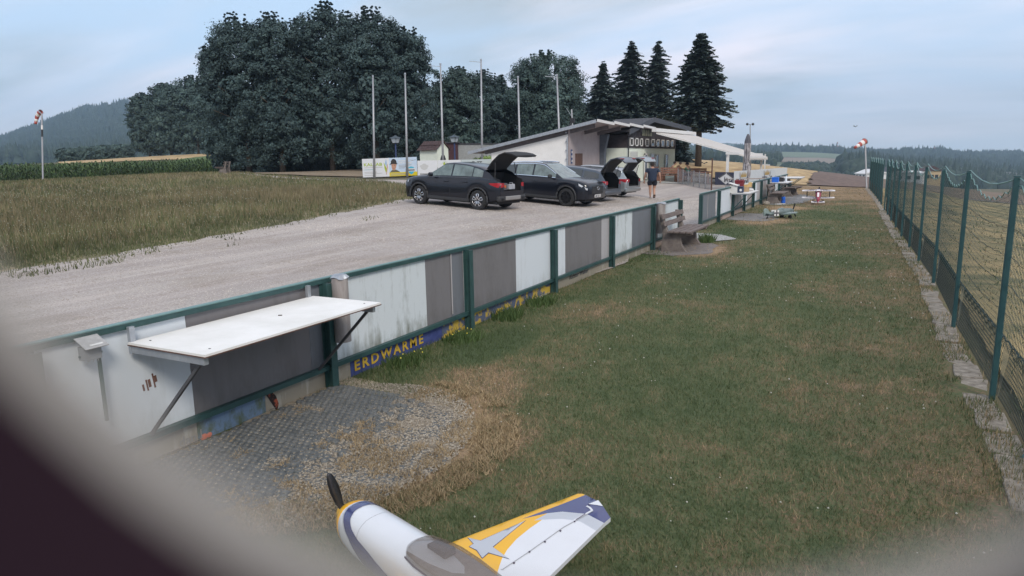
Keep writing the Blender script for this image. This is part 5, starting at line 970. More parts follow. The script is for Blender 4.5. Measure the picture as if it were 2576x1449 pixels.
for px, ty, d, colr, lb in ((995, 342, 49.2, 0, 'left street lantern on a blue post, behind the portrait advert'), (1143, 340, 49.2, 0, 'middle street lantern on a blue post beside the chapel'), (1338.5, 349, 42.0, 1, 'right street lantern on a grey post in front of the hangar wall')):
    b_ = D(px+2, 430, d); b_.z = hz1(b_.x, b_.y); t = D(px, ty+18, d); o = thing('street_lamp', lb, 'street lamp', b_, group='street lanterns behind the advert boards')
    M = MB(); M.tube([b_, t], .055, 8); M.build('post', mat('m_bpost', (.03, .05, .13), var=.1) if not colr else m_galv, o, world=True)
    h = D(px, ty, d)-t; h = h.length; a_, b0 = .15, .24; M = MB(); M.loft([[(t.x+sx*r_, t.y+sy*r_, t.z+zz) for sx, sy in ((1, 1), (-1, 1), (-1, -1), (1, -1))] for r_, zz in ((a_, 0), (b0, h*.68))]); g_ = M.build('lamp_glass', mat('m_lampg', (.42, .47, .52), var=.1, rough=.2), o, world=True)
    M = MB()
    for sx, sy in ((1, 1), (-1, 1), (-1, -1), (1, -1)): M.span((t.x+sx*a_, t.y+sy*a_, t.z), (t.x+sx*b0, t.y+sy*b0, t.z+h*.68), .03)
    M.box((t.x, t.y, t.z), (.32, .32, .03)); M.build('frame', m_black, o, world=True)
    M = MB(); M.loft([[(t.x+sx*r_, t.y+sy*r_, t.z+zz) for sx, sy in ((1, 1), (-1, 1), (-1, -1), (1, -1))] for r_, zz in ((b0+.07, h*.66), (b0+.05, h*.72), (.07, h*.95), (.03, h*1.08))]); M.build('lamp_roof', mat('m_lr', (.06, .08, .10), var=.1), o, world=True)
m_wsr = mat('m_wsr', (.42, .10, .085), var=.1, rough=.8); m_wsw = mat('m_wsw', (.74, .70, .68), var=.05, rough=.8)
def windsock(label, base_, top_, pts, rs, cols_, d, band=False):
    o = thing('windsock', label, 'windsock', base_, group='windsocks'); M = MB(); M.tube([base_, top_], .045 if d < 60 else .075, 8); M.build('pole', m_pole, o, world=True)
    if band:
        for t0, t1, mt in ((.83-.09, .84, m_black), (.84, .90, m_wsw)): M = MB(); M.tube([base_.lerp(top_, t0-.06), base_.lerp(top_, t1-.06)], .085, 8); M.build('band', mt, o, world=True)
    P = [D(px, py, d+dd) for px, py, dd in pts]
    for i in range(len(P)-1): M = MB(); M.tube([P[i], P[i].lerp(P[i+1], .5), P[i+1]], [rs[i], (rs[i]+rs[i+1])/2, rs[i+1]], 12, i == len(P)-2); M.build('sock_segment', cols_[i], o, world=True, smooth=True)
    M = MB(); ring = P[0]; u = (P[1]-P[0]).normalized(); a = u.orthogonal().normalized(); b = u.cross(a); M.tube([ring+(a*math.cos(t)+b*math.sin(t))*rs[0] for t in np.linspace(0, 6.283, 14)], .03, 5); M.build('hoop', m_galv, o, world=True)
b_ = D(107, 459, 66); b_.z = hz1(b_.x, b_.y); windsock('red and white windsock hanging limp on the tall pole at the maize field', b_, D(105, 283, 80), [(103, 281, 0), (97, 285, .2), (92, 296, .3), (91, 303, .3), (89, 311, .3)], [.34, .33, .28, .25, .22], [m_wsr, m_wsw, m_wsr, m_wsw, m_wsr], 80, True) if False else None
def ws_left():
    windsock('red and white windsock hanging limp on the tall pole at the maize field', b_, D(105, 286, 66), [(103, 281, 0), (98.5, 284.5, .1), (94.5, 291, .2), (92, 299, .3), (90.5, 306, .3)], [.22, .21, .19, .165, .14], [m_wsr, m_wsw, m_wsr, m_wsw], 66, True)
ws_left()
b2_ = G(2180, 472); dd = (b2_-CAM).dot(FW); windsock('red and white windsock drooping sideways at the end of the net fence', b2_, D(2176.5, 356, dd), [(2176, 355, 0), (2170.5, 358.5, -.05), (2164.5, 362.5, -.1), (2159.5, 366, -.15), (2153.5, 369.5, -.2)], [.19, .18, .155, .13, .09], [m_wsr, m_wsw, m_wsr, m_wsw], dd)
q = [o for o in bpy.data.objects if o.name.startswith('windsock')]
for o_, (p0, p1, r0, r1) in zip(q, ((D(90.5, 306, 66.3), D(89.5, 312, 66.3), .14, .12), (D(2153.5, 369.5, dd-.2), D(2150, 371.5, dd-.22), .10, .085))): M = MB(); M.tube([p0, p1], [r0, r1], 12); M.build('sock_tip', m_wsr, o_, world=True, smooth=True)
# camera mast behind the awning
b_ = PX(1889, 450, -9); b_.z = hz1(b_.x, b_.y); t = PX(1887, 313, -9); o = thing('camera_mast', 'slim grey mast carrying two small black cameras behind the parasol', 'mast', b_); M = MB(); M.tube([b_, t], [.05, .035], 8); M.build('pole', m_pole, o, world=True)
for s in (-1, 1): M = MB(); M.span(t, t+RT*(s*.18)+Vector((0, 0, .03)), .03); M.sphere(t+RT*(s*.22)+Vector((0, 0, .02)), .1, 8, 6); M.build('camera', m_black, o, world=True)
# radio masts on the hills
for px, y0, y1, d, lb in ((2107, 376, 357, 1400, 'thin radio mast on the skyline left of the right windsock'), (2351, 384, 370, 1400, 'lattice radio mast standing in the wood')):
    b_ = D(px, y0+14, d); t = D(px, y1, d); o = thing('radio_mast', lb, 'mast', b_, group='radio masts'); M = MB(); M.tube([b_, t], .55, 6); M.build('tower', mat('m_mast', (.35, .33, .35)), o, world=True); M = MB(); M.tube([b_.lerp(t, .55), b_.lerp(t, .72)], 1.4, 6); M.tube([b_.lerp(t, .85), b_.lerp(t, .97)], 1.2, 6); M.build('antenna', mat('m_mastr', (.3, .15, .14)), o, world=True)

# ------------------------------------------------------------------ advert boards
def panelquad(o, name, tl, tr, br, bl, mt, off=0.0, th=.04):
    tl, tr, br, bl = [Vector(p) for p in (tl, tr, br, bl)]; nn_ = (tr-tl).cross(bl-tl).normalized()
    if nn_.dot(CAM-tl) < 0: nn_ = -nn_
    f_ = [p+nn_*off for p in (tl, tr, br, bl)]; b_ = [p-nn_*th for p in f_]; M = MB(); M.add(f_+b_, [(0, 1, 2, 3), (7, 6, 5, 4), (0, 4, 5, 1), (1, 5, 6, 2), (2, 6, 7, 3), (3, 7, 4, 0)]); return M.build(name, mt, o, world=True)
class Board:
    """an upright board between two measured lower corners; u, v run 0..1 along and up its face"""
    def __init__(s, nm, label, p0, p1, h, z0=None, z1=None, cat='advert board', group=None):
        s.p0, s.p1, s.h = Vector(p0), Vector(p1), h; s.o = thing(nm, label, cat, s.p0, group=group); s.n = (s.p1-s.p0).cross(Vector((0, 0, 1))).normalized()
        if s.n.dot(CAM-s.p0) < 0: s.n = -s.n
    def at(s, u, v, off=0): return s.p0.lerp(s.p1, u)+Vector((0, 0, s.h*v))+s.n*off
    def rect(s, name, u0, u1, v0, v1, mt, off=.0, th=.03): return panelquad(s.o, name, s.at(u0, v1), s.at(u1, v1), s.at(u1, v0), s.at(u0, v0), mt, off, th)
    def poly(s, name, pts, mt, off=.006):
        M = MB(); M.add([s.at(u, v, off) for u, v in pts], [tuple(range(len(pts)))]); return M.build(name, mt, s.o, world=True)
    def text(s, st, u, v, size, mt, u1=None, off=.008, bold=.0, sx=1, name='lettering'):
        d = s.p1-s.p0; az = math.atan2(d.y, d.x); el = math.atan2(d.z, math.hypot(d.x, d.y)); q = text(name, st, size, mt, s.o, (0, 0, 0), (0, 0, 0), bold=bold)
        if u1 is not None: wd = max(v_.co.x for v_ in q.data.vertices); sx = (u1-u)*d.length/wd
        q.rotation_euler = (Matrix.Rotation(az, 3, 'Z') @ Matrix.Rotation(-el, 3, 'Y') @ Matrix.Rotation(rad(90), 3, 'X')).to_euler(); q.location = s.at(u, v, off)-s.o.location; q.scale = (sx, 1, 1); return q
GA = 'advert boards along the parking lot'
m_lime = mat('m_lime', (.36, .46, .04), var=.0); m_teal = mat('m_teal', (.03, .28, .38), var=.0); m_cyan = mat('m_cyan', (.06, .42, .60), var=0); m_gtxt = mat('m_gtxt', (.30, .30, .31), var=0); m_ltxt = mat('m_ltxt', (.5, .5, .5), var=0); m_dtxt = mat('m_dtxt', (.09, .09, .1), var=0); m_ad = mat('m_ad', (.66, .67, .70), var=.03); m_adb = mat('m_adb', (.42, .54, .70), col2=(.58, .66, .76), scale=1.2)
p0, p1 = D(913, 446.5, 48.5), D(1050, 441, 48.5); split = .49; B = Board('advert_board', 'left advert board with lime lettering and a portrait in a dark cap', p0, p1, 45.6/F*48.5, group=GA)
B.rect('panel', 0, split, 0, 1, m_ad); B.rect('panel', split, 1, 0, 1, m_adb); B.rect('frame', 0, 1, -.035, 0, m_black)
B.text('KALLAB', .025, .60, .30, m_lime, u1=.365, bold=.006)
for v_, u1, mt in ((.50, .37, m_ltxt), (.39, .2, mat('m_lg', (.35, .5, .52), var=0)), (.25, .26, m_ltxt), (.175, .36, m_ltxt), (.08, .24, m_ltxt)): B.rect('text_line', .03, u1, v_, v_+.035, mt, .004, .003)
B.poly('print', [(.395, .78), (.42, .60), (.445, .42), (.44, .28), (.425, .22), (.405, .45)], m_lime); B.poly('print', [(.415, .70), (.44, .97), (.452, .72), (.44, .55)], mat('m_pb', (.30, .44, .62), var=0), .007); B.poly('print', [(.445, .55), (.465, .7), (.462, .45), (.44, .12), (.425, .1), (.44, .3)], mat('m_pr', (.5, .25, .22), var=0), .005)
B.rect('print', split, 1, 0, .21, m_yel if False else mat('m_yel2', (.66, .52, .02), var=0), .004, .003)
m_skin = mat('m_skin', (.46, .25, .17), var=.08, scale=9); m_khaki = mat('m_khaki', (.15, .13, .07), var=.1)
B.poly('print', [(.50, .215), (.535, .33), (.56, .36), (.61, .36), (.65, .30), (.69, .215)], m_khaki, .006); B.poly('print', [(.548, .36), (.535, .5), (.53, .66), (.545, .76), (.59, .80), (.62, .74), (.625, .58), (.61, .42), (.59, .33), (.565, .32)], m_skin, .008)
B.poly('print', [(.50, .63), (.51, .68), (.525, .72), (.525, .82), (.55, .92), (.58, .945), (.61, .90), (.628, .80), (.632, .70), (.65, .66), (.625, .64), (.57, .67), (.53, .65)], m_khaki if False else mat('m_cap', (.035, .03, .03), var=.1), .010)
B.poly('print', [(.538, .60), (.555, .61), (.555, .585), (.538, .58)], m_dtxt, .010); B.poly('print', [(.58, .61), (.60, .60), (.60, .58), (.58, .585)], m_dtxt, .010); B.poly('print', [(.555, .43), (.59, .43), (.587, .415), (.56, .415)], mat('m_lip', (.3, .1, .09), var=0), .010)
B.text('Modernes', .665, .79, .12, m_white, u1=.83, bold=.006); B.text('Bauen und Sanieren', .665, .69, .12, m_white, u1=.91, bold=.006)
for v_, u1 in ((.57, .90), (.49, .80), (.42, .78)): B.rect('text_line', .665, u1, v_, v_+.03, m_gtxt, .004, .003)
for v_, u1 in ((.12, .86), (.05, .80)): B.rect('text_line', .51, u1, v_, v_+.03, m_gtxt, .008, .003)
B.poly('print', [(.83, .40), (.85, .46), (.885, .50), (.93, .47), (.955, .40)], m_cyan, .008); B.rect('print', .82, .97, .24, .38, m_white, .008, .003); B.text('PREFA', .83, .27, .13, m_dtxt, u1=.96, off=.012) if False else [B.rect('text_line', .835, .955, .27, .33, m_dtxt, .012, .003)]; B.poly('print', [(.84, .22), (.95, .22), (.92, .11), (.89, .06), (.865, .11)], m_cyan, .008)
B.poly('print', [(.86, .86), (.92, .80), (.98, .85), (.985, .87), (.93, .83), (.92, .84)], m_gtxt, .006)
for u in (.02, .5, .98): M = MB(); q_ = B.at(u, 0); M.span((q_.x, q_.y, hz1(q_.x, q_.y)-.2), (q_.x, q_.y, q_.z+.3), .07, .07, up=(0, 1, 0)); ps = M.build('post', m_bwd, B.o, world=True); ps.location = ps.location - B.n*.1
def bl(px0, py0, px1, py1, d0, d1): return D(px0, py0, d0), D(px1, py1, d1)
p0, p1 = bl(1051.5, 450, 1238, 446, 47, 47); B = Board('advert_board', 'middle row of white advert boards partly hidden by the nearest car', p0, p1, 45/F*47, group=GA)
B.rect('panel', 0, .27, 0, 1, m_ad); B.rect('panel', .275, .585, 0, 1, m_ad); B.rect('panel', .59, 1, 0, 1, mat('m_adg', (.50, .56, .57), var=.03))
B.poly('print', [(.09+.055*math.cos(t)*(1+.15*math.sin(5*t)), .66+.16*math.sin(t)*(1+.1*math.cos(4*t))) for t in np.linspace(0, 6.283, 20)[:-1]], mat('m_faint', (.52, .52, .52), var=0), .005)
B.rect('text_line', .03, .16, .22, .30, m_gtxt, .005, .003); B.rect('text_line', .09, .16, .19, .235, m_dtxt, .007, .003); B.rect('text_line', .04, .15, .10, .13, m_ltxt, .005, .003)
B.poly('print', [(.345, .80), (.365, .93), (.372, .82), (.385, .82), (.365, .70), (.368, .62), (.353, .70)], m_lime, .006)
M = MB()
for a, b in (((.315, .76), (.355, .92)), ((.37, .93), (.42, .80)), ((.42, .80), (.455, .72))): M.span(B.at(*a, .006), B.at(*b, .006), .015, .008)
M.build('print', m_lime, B.o, world=True); B.text('SALZER', .27, .40, .36, m_dtxt, u1=.51, bold=.004) if False else B.text('SALZ', .262, .40, .34, m_dtxt, u1=.36, bold=.003)
B.text('T  TT', .735, .72, .30, m_dtxt, u1=.87, bold=.01); B.rect('frame', .995, 1.005, 0, 1.35, m_bwd, .01, .06)
B.poly('print', [(.165, .0), (.165, .36), (.30, .23), (.30, 0)], mat('m_aub', (.05, .02, .05), var=0), .01)
p0, p1 = bl(1238, 452, 1446.5, 452, 44, 44); B = Board('advert_board', 'right white advert board with big teal letters behind the dark cars', p0, p1, 41/F*44, group=GA); B.rect('panel', 0, 1, 0, 1, mat('m_adc', (.64, .72, .74), var=.03))
B.text('AIR', .72, .30, .68, m_teal, u1=.965, bold=.02)
# boards by the terrace: dark one with a diamond and the big white ones with a crown
p0 = PX(1799, 464, -9.3); p1 = PX(1846, 465.5, -8.2); 
p0 = D(1799, 465, 42); p1 = D(1930, 465, 46); B = Board('advert_board', 'dark blue board with a white diamond sign beyond the terrace', p0, p1, 32/F*42, group='boards beside the terrace'); B.rect('panel', 0, 1, 0, 1, mat('m_navy', (.02, .024, .05), var=.1))
uu = .36; B.poly('print', [(.045, .52), (.185, .97), (.325, .52), (.185, .03)], mat('m_dia', (.40, .41, .43), var=.05), .012); B.poly('print', [(.07, .52), (.185, .88), (.30, .52), (.185, .14)], mat('m_dia2', (.5, .51, .53), var=.05), .016)
M = MB()
for s_ in (0, 1):
    for k in range(7): t = (k+1)/8; c0 = (.052+.133*t if s_ == 0 else .185+.133*t, .545+.40*t if s_ == 0 else .945-.40*t); M.box(B.at(*c0, .02), (.055, .055, .09))
M.build('lettering', m_dtxt, B.o, world=True); B.poly('print', [(.15, .25), (.15, .55), (.165, .7), (.172, .45), (.19, .5), (.2, .62), (.215, .45), (.225, .3), (.205, .2), (.19, .38), (.175, .2)], m_dtxt, .02)
B.text('ALBE', .40, .78, .14, m_white, u1=.50); B.text('Immob', .40, .60, .12, m_white, u1=.50)
p0 = D(1846.5, 473, 34); p1 = PX(1979, 452, -5.0); p0.z = .25; p1.z = .22; Lz = 1.28; B = Board('advert_board', 'long white board with crowns and large black letters behind the far fence', p0, p1, Lz-.12, group='boards beside the terrace'); B.rect('panel', 0, 1, 0, 1, mat('m_zw', (.55, .57, .58), var=.04))
m_gold = mat('m_gold', (.40, .27, .10), var=.1)
for u0 in (.10, .52):
    k = .07; B.poly('print', [(u0, .72), (u0-.015, .95), (u0+.012, .80), (u0+.02, .95), (u0+.032, .80), (u0+.045, .98), (u0+.055, .80), (u0+.068, .95), (u0+.075, .80), (u0+.10, .93), (u0+.083, .72)], m_gold, .01); B.poly('print', [(u0-.03, .95), (u0-.004, .66), (u0-.014, .62)], m_dtxt, .012); B.poly('print', [(u0+.115, .95), (u0+.088, .66), (u0+.098, .62)], m_dtxt, .012)
    B.text('Zipf', u0-.05, .42, .38, m_dtxt, u1=u0+.14, bold=.015)

# ------------------------------------------------------------------ terrace: railing, tables, benches, parasol
rl = thing('railing', 'metal railing round the terrace with brown top rail and glass panels', 'railing', (-11, 50, .4)); ra, rb, rc_ = D(1705, 459, 47), D(1790, 462, 41.5), D(1700, 452, 50)
for a_, b_, n_p in ((ra, rb, 6),):
    a_.z, b_.z = hz1(a_.x, a_.y), hz1(b_.x, b_.y); M = MB(); M.span(a_+Vector((0, 0, 1.02)), b_+Vector((0, 0, 1.08)), .05, .04); M.build('handrail', m_brown, rl, world=True)
    for i in range(n_p+1): p = a_.lerp(b_, i/n_p); M = MB(); M.span(p, p+Vector((0, 0, 1.02)), .05, .05, up=(0, 1, 0)); M.build('post', m_pole, rl, world=True)
    for i in range(n_p): p, q = a_.lerp(b_, (i+.08)/n_p), a_.lerp(b_, (i+.92)/n_p); M = MB(); M.span(p+Vector((0, 0, .64)), q+Vector((0, 0, .64)), .012, .62); M.build('pane', mat('m_rglass', (.42, .40, .42), var=.0, rough=.15, alpha=.38), rl, world=True)
    for k in range(5): M = MB(); M.span(a_+Vector((0, 0, .06+k*.055)), b_+Vector((0, 0, .06+k*.055)), .02, .028); M.build('slat', m_galv, rl, world=True)
for px, ty in ((1667, 0), (1790, 385)):
    if ty: p = rb; M = MB(); M.span(p, (p.x, p.y, D(px, 398, 41.5).z), .07, .07, up=(0, 1, 0)); tag(M.build('terrace_post', m_brown), 'slim brown post at the railing corner', 'post')
def picnic_bench(label, p, rz, L_=1.7, nm='wooden_bench', back=True):
    o = thing(nm, label, 'bench', p, rz, group='orange wooden benches on the terrace')
    for i in range(3): M = MB(); M.box((0, -.15+i*.16, .45), (L_, .14, .05)); M.build('seat_plank', m_orange, o)
    if back:
        for i in range(3): M = MB(); M.box((0, .26+.03*i, .62+i*.15), (L_, .035, .12)); M.build('back_plank', m_orange, o)
    for s in (-1, 1):
        M = MB(); M.box((s*(L_/2-.12), .0, .22), (.07, .42, .44)); M.build('leg', m_orange, o)
        if back: M = MB(); M.box((s*(L_/2-.12), .27, .55), (.06, .06, .85), rx=-.12); M.build('back_post', m_orange, o)
    return o
def wtable(label, p, rz, L_=1.8):
    o = thing('wooden_table', label, 'table', p, rz, group='wooden tables on the terrace')
    for i in range(4): M = MB(); M.box((0, -.3+i*.2, .75), (L_, .18, .05)); M.build('plank', m_orange, o)
    for s in (-1, 1): M = MB(); M.box((s*(L_/2-.25), 0, .37), (.1, .5, .72)); M.build('leg', m_orange, o)
    return o
def tp(px, py, d): p = D(px, py, d); p.z = hz1(p.x, p.y)+.05; return p
picnic_bench('wooden bench against the clubhouse wall behind the walking man', tp(1661, 452, 48.5), rad(90), 1.2)
picnic_bench('wooden bench with the person in yellow beside the entrance', tp(1686, 452, 48), rad(200), 1.4); wtable('wooden table between the seated people', tp(1707, 453, 49), rad(110), 1.6); picnic_bench('wooden bench behind the railing with the person in green', tp(1733, 453, 48.5), rad(20), 1.6); wtable('wooden table at the right end of the terrace', tp(1760, 453, 48), rad(15), 1.6); picnic_bench('empty wooden bench at the right end of the terrace', tp(1750, 452, 51), rad(10), 1.5)
# closed parasol
pp = D(1876, 475, 36); pp.z = hz1(pp.x, pp.y); tz = D(1872, 338, 36).z; o = thing('parasol', 'tall closed grey striped parasol tied round its white pole', 'parasol', pp); o.scale = (.58, .58, 1); M = MB(); M.tube([(0, 0, 0), (0, 0, tz-pp.z)], .03, 8); M.build('pole', m_white, o); Hh = tz-pp.z
def folds(zr, tw=0, amp=.25, n=40):
    return [[(math.cos(t)*r_*(1+amp*math.sin(8*t+tw)), math.sin(t)*r_*(1+amp*math.sin(8*t+tw)), Hh*z_) for t in np.linspace(0, 6.283, n)[:-1]] for z_, r_ in zr]
M = MB(); M.loft(folds([(1.0, .06), (.985, .10), (.9, .24), (.86, .26)], amp=.1)); M.build('cap', mat('m_par1', (.10, .10, .12), var=.2), o); m_par = mat('m_par', (.12, .11, .12), col2=(.50, .47, .48), scale=9, stretch=(3, 3, .3), thr=(.42, .58), rough=.9)
M = MB(); M.loft(folds([(.87, .23), (.75, .23), (.62, .20), (.56, .17), (.54, .15)])); M.build('canopy', m_par, o, smooth=True); M = MB(); M.loft(folds([(.55, .15), (.48, .24), (.38, .27), (.28, .2), (.2, .08)], 1.3, .4)); M.build('canopy_skirt', m_par, o, smooth=True)
M = MB(); M.tube([(0, 0, 0), (0, 0, .1)], .3, 14); M.build('base', m_conc, o)
# slim rack table in front of the white board
p = D(1862, 478, 34.5); p.z = hz1(p.x, p.y); o = thing('long_rack', 'long slim galvanised rack table in front of the crown board', 'table', p, rad(35))
M = MB(); M.box((.3, 0, D(1862, 450, 34.5).z-p.z), (1.9, .5, .03)); M.build('tabletop', mat('m_rackt', (.28, .22, .19), var=.1), o); zt = D(1862, 450, 34.5).z-p.z
for sx in (-.5, 1.1):
    for sy in (-.2, .2): M = MB(); M.box((sx, sy, zt/2), (.04, .04, zt)); M.build('leg', m_galv, o)
M = MB(); M.box((.3, -.2, zt*.4), (1.7, .03, .03)); M.build('crossbar', m_galv, o)
# ------------------------------------------------------------------ cars
m_tyre = mat('m_tyre', (.02, .02, .021), var=.1, rough=.85); m_rimd = mat('m_rimd', (.03, .03, .033), var=0, rough=.35, metal=.6); m_rimb = mat('m_rimb', (.62, .62, .64), var=0, rough=.2, metal=.9)
m_cglass = mat('m_cglass', (.03, .04, .042), var=0, rough=.04, spec=1.0); m_cglassl = mat('m_cglassl', (.13, .17, .165), var=.35, rough=.05, spec=.9, scale=2.5); m_chrome = mat('m_chrome', (.75, .76, .78), var=0, rough=.15, metal=1); m_plast = mat('m_plast', (.03, .03, .032), var=.1, rough=.6)
m_lred = mat('m_lred', (.35, .02, .03), var=0, rough=.12, coat=.8); m_lwhite = mat('m_lwhite', (.6, .62, .66), var=0, rough=.1, coat=1); m_inner = mat('m_inner', (.018, .018, .02), var=.1, rough=.8)
def paint(n, c, m_=.4): return mat(n, c, var=0, rough=.28, metal=m_, coat=.45)
def wheel_mesh(r, w, style):
    o = None
    t = MB(); pr = [(r*.66, -w/2), (r*.9, -w/2), (r, -w*.36), (r, w*.36), (r*.9, w/2), (r*.66, w/2), (r*.66, -w/2)]
    rings = [[(math.cos(a)*q[0], q[1], math.sin(a)*q[0]) for q in pr[:-1]] for a in np.linspace(0, 6.2832, 33)[:-1]]; n = 6; V = [p for r_ in rings for p in r_]; Fs = []
    for i in range(32):
        for k in range(n): Fs.append((i*n+k, i*n+(k+1) % n, ((i+1) % 32)*n+(k+1) % n, ((i+1) % 32)*n+k))
    t.add(V, Fs); return t
def add_wheel(car, x, y, r, w, side, style):
    hub = bpy.data.objects.new('wheel', None); COL.objects.link(hub); hub.parent = car; hub.location = (x, y, r)
    wheel_mesh(r, w, style).build('tyre', m_tyre, hub, smooth='auto'); yo = side*(w/2-.02)
    M = MB(); M.tube([(0, yo-side*.06, 0), (0, yo-side*.035, 0)], r*.68, 24); M.build('brake_disc' if False else 'rim_back', m_rimd, hub)
    if style == 'petal':
        for k in range(5):
            a = math.pi/2+k*2*math.pi/5; 
            for s in (-1, 1):
                a1 = a+s*.42; pts = [(math.cos(a)*r*.12, yo, math.sin(a)*r*.12), (math.cos(a+s*.30)*r*.40, yo+side*.01, math.sin(a+s*.30)*r*.40), (math.cos(a+s*.24)*r*.62, yo, math.sin(a+s*.24)*r*.62), (math.cos(a)*r*.655, yo-side*.01, math.sin(a)*r*.655)]
                if s == -1: M = MB()
                for p, q in zip(pts, pts[1:]): M.span(p, q, .042, .03, up=(0, 1, 0))
            M.build('spoke', m_rimb, hub)
    else:
        for k in range(style): a = k*2*math.pi/style+.2; M = MB(); M.span((0, yo, 0), (math.cos(a)*r*.65, yo, math.sin(a)*r*.65), .05, .03, up=(0, 1, 0)); M.build('spoke', m_rimd, hub)
    M = MB(); M.tube([(0, yo-side*.02, 0), (0, yo+side*.012, 0)], r*.11, 12); M.build('hub_cap', m_rimd, hub)
    rg = [[(math.cos(a)*q, yo+side*d_, math.sin(a)*q) for q, d_ in ((r*.63, 0), (r*.69, .012), (r*.69, -.02))] for a in np.linspace(0, 6.2832, 29)[:-1]]; M = MB(); V = [p for q in rg for p in q]; M.add(V, [(i*3+k, i*3+(k+1) % 3, ((i+1) % 28)*3+(k+1) % 3, ((i+1) % 28)*3+k) for i in range(28) for k in range(3)]); M.build('rim', m_rimb if style == 'petal' else m_rimd, hub, smooth=True)
def I(x, T): return float(np.interp(x, [t[0] for t in T], [t[1] for t in T]))
def make_car(name, label, pos, rz, S):
    """x forward, y left, z up. S: spec with belt, roof and plan curves"""
    o = thing(name, label, 'car', pos, rz, 'cars parked on the gravel'); L, Wd, wb, r = S['L'], S['W']/2, S['wb'], S['r']; xr, xf = -S['rear'], S['front']; ax = (-wb/2, wb/2); pm_ = S['paint']
    opn = S.get('open', False); Ra = r+.065
    xs = sorted(set([round(v, 3) for v in list(np.linspace(xr, xf, 38)) + [a+Ra*math.cos(t) for a in ax for t in np.linspace(0, math.pi, 13)] + [xr+.03, xr+.08, xr+.16, xf-.03, xf-.09, xf-.18]]))
    def zb(x):
        z = S['sill'] + max(0, (x-(xf-.5)))*.12 + max(0, ((xr+.6)-x))*.22
        for a in ax:
            if abs(x-a) < Ra: z = max(z, r+math.sqrt(max(0, Ra*Ra-(x-a)**2)))
        return z
    def hw(x): return Wd*I(x, S['plan'])
    def zt(x): return I(x, S['belt'])
    rings = []
    for x in xs:
        w, b0, t0 = hw(x), zb(x), zt(x); b0 = min(b0, t0-.06); mid = S.get('crease', .62); h = t0-b0
        side = [(w*.955, b0), (w*.985, b0+h*.12), (w, b0+h*.38), (w*1.0, b0+h*.58), (w*.985, b0+h*.80), (w*.945, t0-.015), (w*.90, t0+.012), (w*.6, t0+.045), (w*.25, t0+.06), (0, t0+.065)]
        rings.append([(x, y, z) for y, z in side] + [(x, -y, z) for y, z in side[-2::-1]])
    M = MB(); n = len(rings[0]); V = [p for q in rings for p in q]; Fs = []
    cab0, cab1 = S['cab'][0], S['cab'][1]
    for i in range(len(rings)-1):
        xm = (xs[i]+xs[i+1])/2
        for k in range(n-1):
            if 6 <= k <= n-8 and cab0 < xm < cab1: continue
            if opn and 6 <= k <= n-8 and xm < cab0: continue
            Fs.append((i*n+k, (i+1)*n+k, (i+1)*n+k+1, i*n+k+1))
    Fs.append(tuple(range((len(rings)-1)*n, len(rings)*n)))
    M.add(V, Fs)
    if not opn: M.add([], []); M.f.append(tuple(reversed(range(n))))
    else:                                                            # bumper stays, boot aperture above it is open
        zc = S['lip']; w = hw(xr); M.add([(xr, w*.95, zb(xr)), (xr, -w*.95, zb(xr)), (xr, -w*.99, zc), (xr, w*.99, zc)], [(0, 1, 2, 3)])
        for s in (-1, 1): M.add([(xr, s*w*.99, zc), (xr, s*w*.72, zc), (xr+.02, s*w*.72, zt(xr)), (xr+.02, s*w*.92, zt(xr))], [(0, 1, 2, 3)])
    body = M.build('body', pm_, o, smooth='auto'); 
    # inner liner
    M = MB(); M.box(((xr+xf)/2, 0, .42), (xf-xr-.3, Wd*1.55, .36)); M.box((0, 0, .3), (wb-.8, Wd*1.8, .12)); M.build('underbody', m_inner, o)
    if not opn: M = MB(); M.box(((cab0+cab1)/2, 0, zt(0)-.2), (cab1-cab0, Wd*1.6, .3)); M.build('cabin_floor', m_inner, o)
    else:
        x2 = cab0+.75; M = MB(); w = Wd*.74; zf_ = S['lip']-.02; M.add([(xr+.02, -w, zf_), (xr+.02, w, zf_), (x2, w, zf_), (x2, -w, zf_), (x2, w, zt(0)+.2), (x2, -w, zt(0)+.2), (xr+.05, -w, zt(0)), (xr+.05, w, zt(0))], [(0, 1, 2, 3), (3, 2, 4, 5), (0, 3, 5, 6), (1, 7, 4, 2)]); M.build('boot_lining', m_inner, o)
        M = MB(); M.box(((x2+cab1)/2, 0, zt(0)-.15), (cab1-x2, Wd*1.6, .3)); M.build('cabin_floor', m_inner, o)
    # greenhouse: side surface from belt to roof edge
    def zr(x): return I(x, S['roof'])
    cx = sorted(set([round(v, 3) for v in list(np.linspace(cab0, cab1, 30)) + [p[0] for p in S['roof']]]))
    def sidept(x, t, off=0):
        z0, z1 = zt(x)+.01, max(zt(x)+.012, zr(x)); w0 = hw(x)*.90; w1 = hw(x)*(.90-.20*min(1, (z1-z0)/.5)); return (x, (w0+(w1-w0)*t)+off, z0+(z1-z0)*t)
    V = []; Fs = []; m_ = 0
    for x in cx:
        p0, p1 = sidept(x, 0), sidept(x, 1); row = [p0, sidept(x, .5), (p1[0], p1[1], p1[2]-.03), (p1[0], p1[1]-.05, p1[2]+.0), (x, p1[1]*.5, p1[2]+.018), (x, 0, p1[2]+.022)]
        row = row+[(x, -q[1], q[2]) for q in row[-2::-1]]; V += row; m_ = len(row)
    xrf = S['roofspan']
    gl = {'windscreen': [], 'rear_window': []}
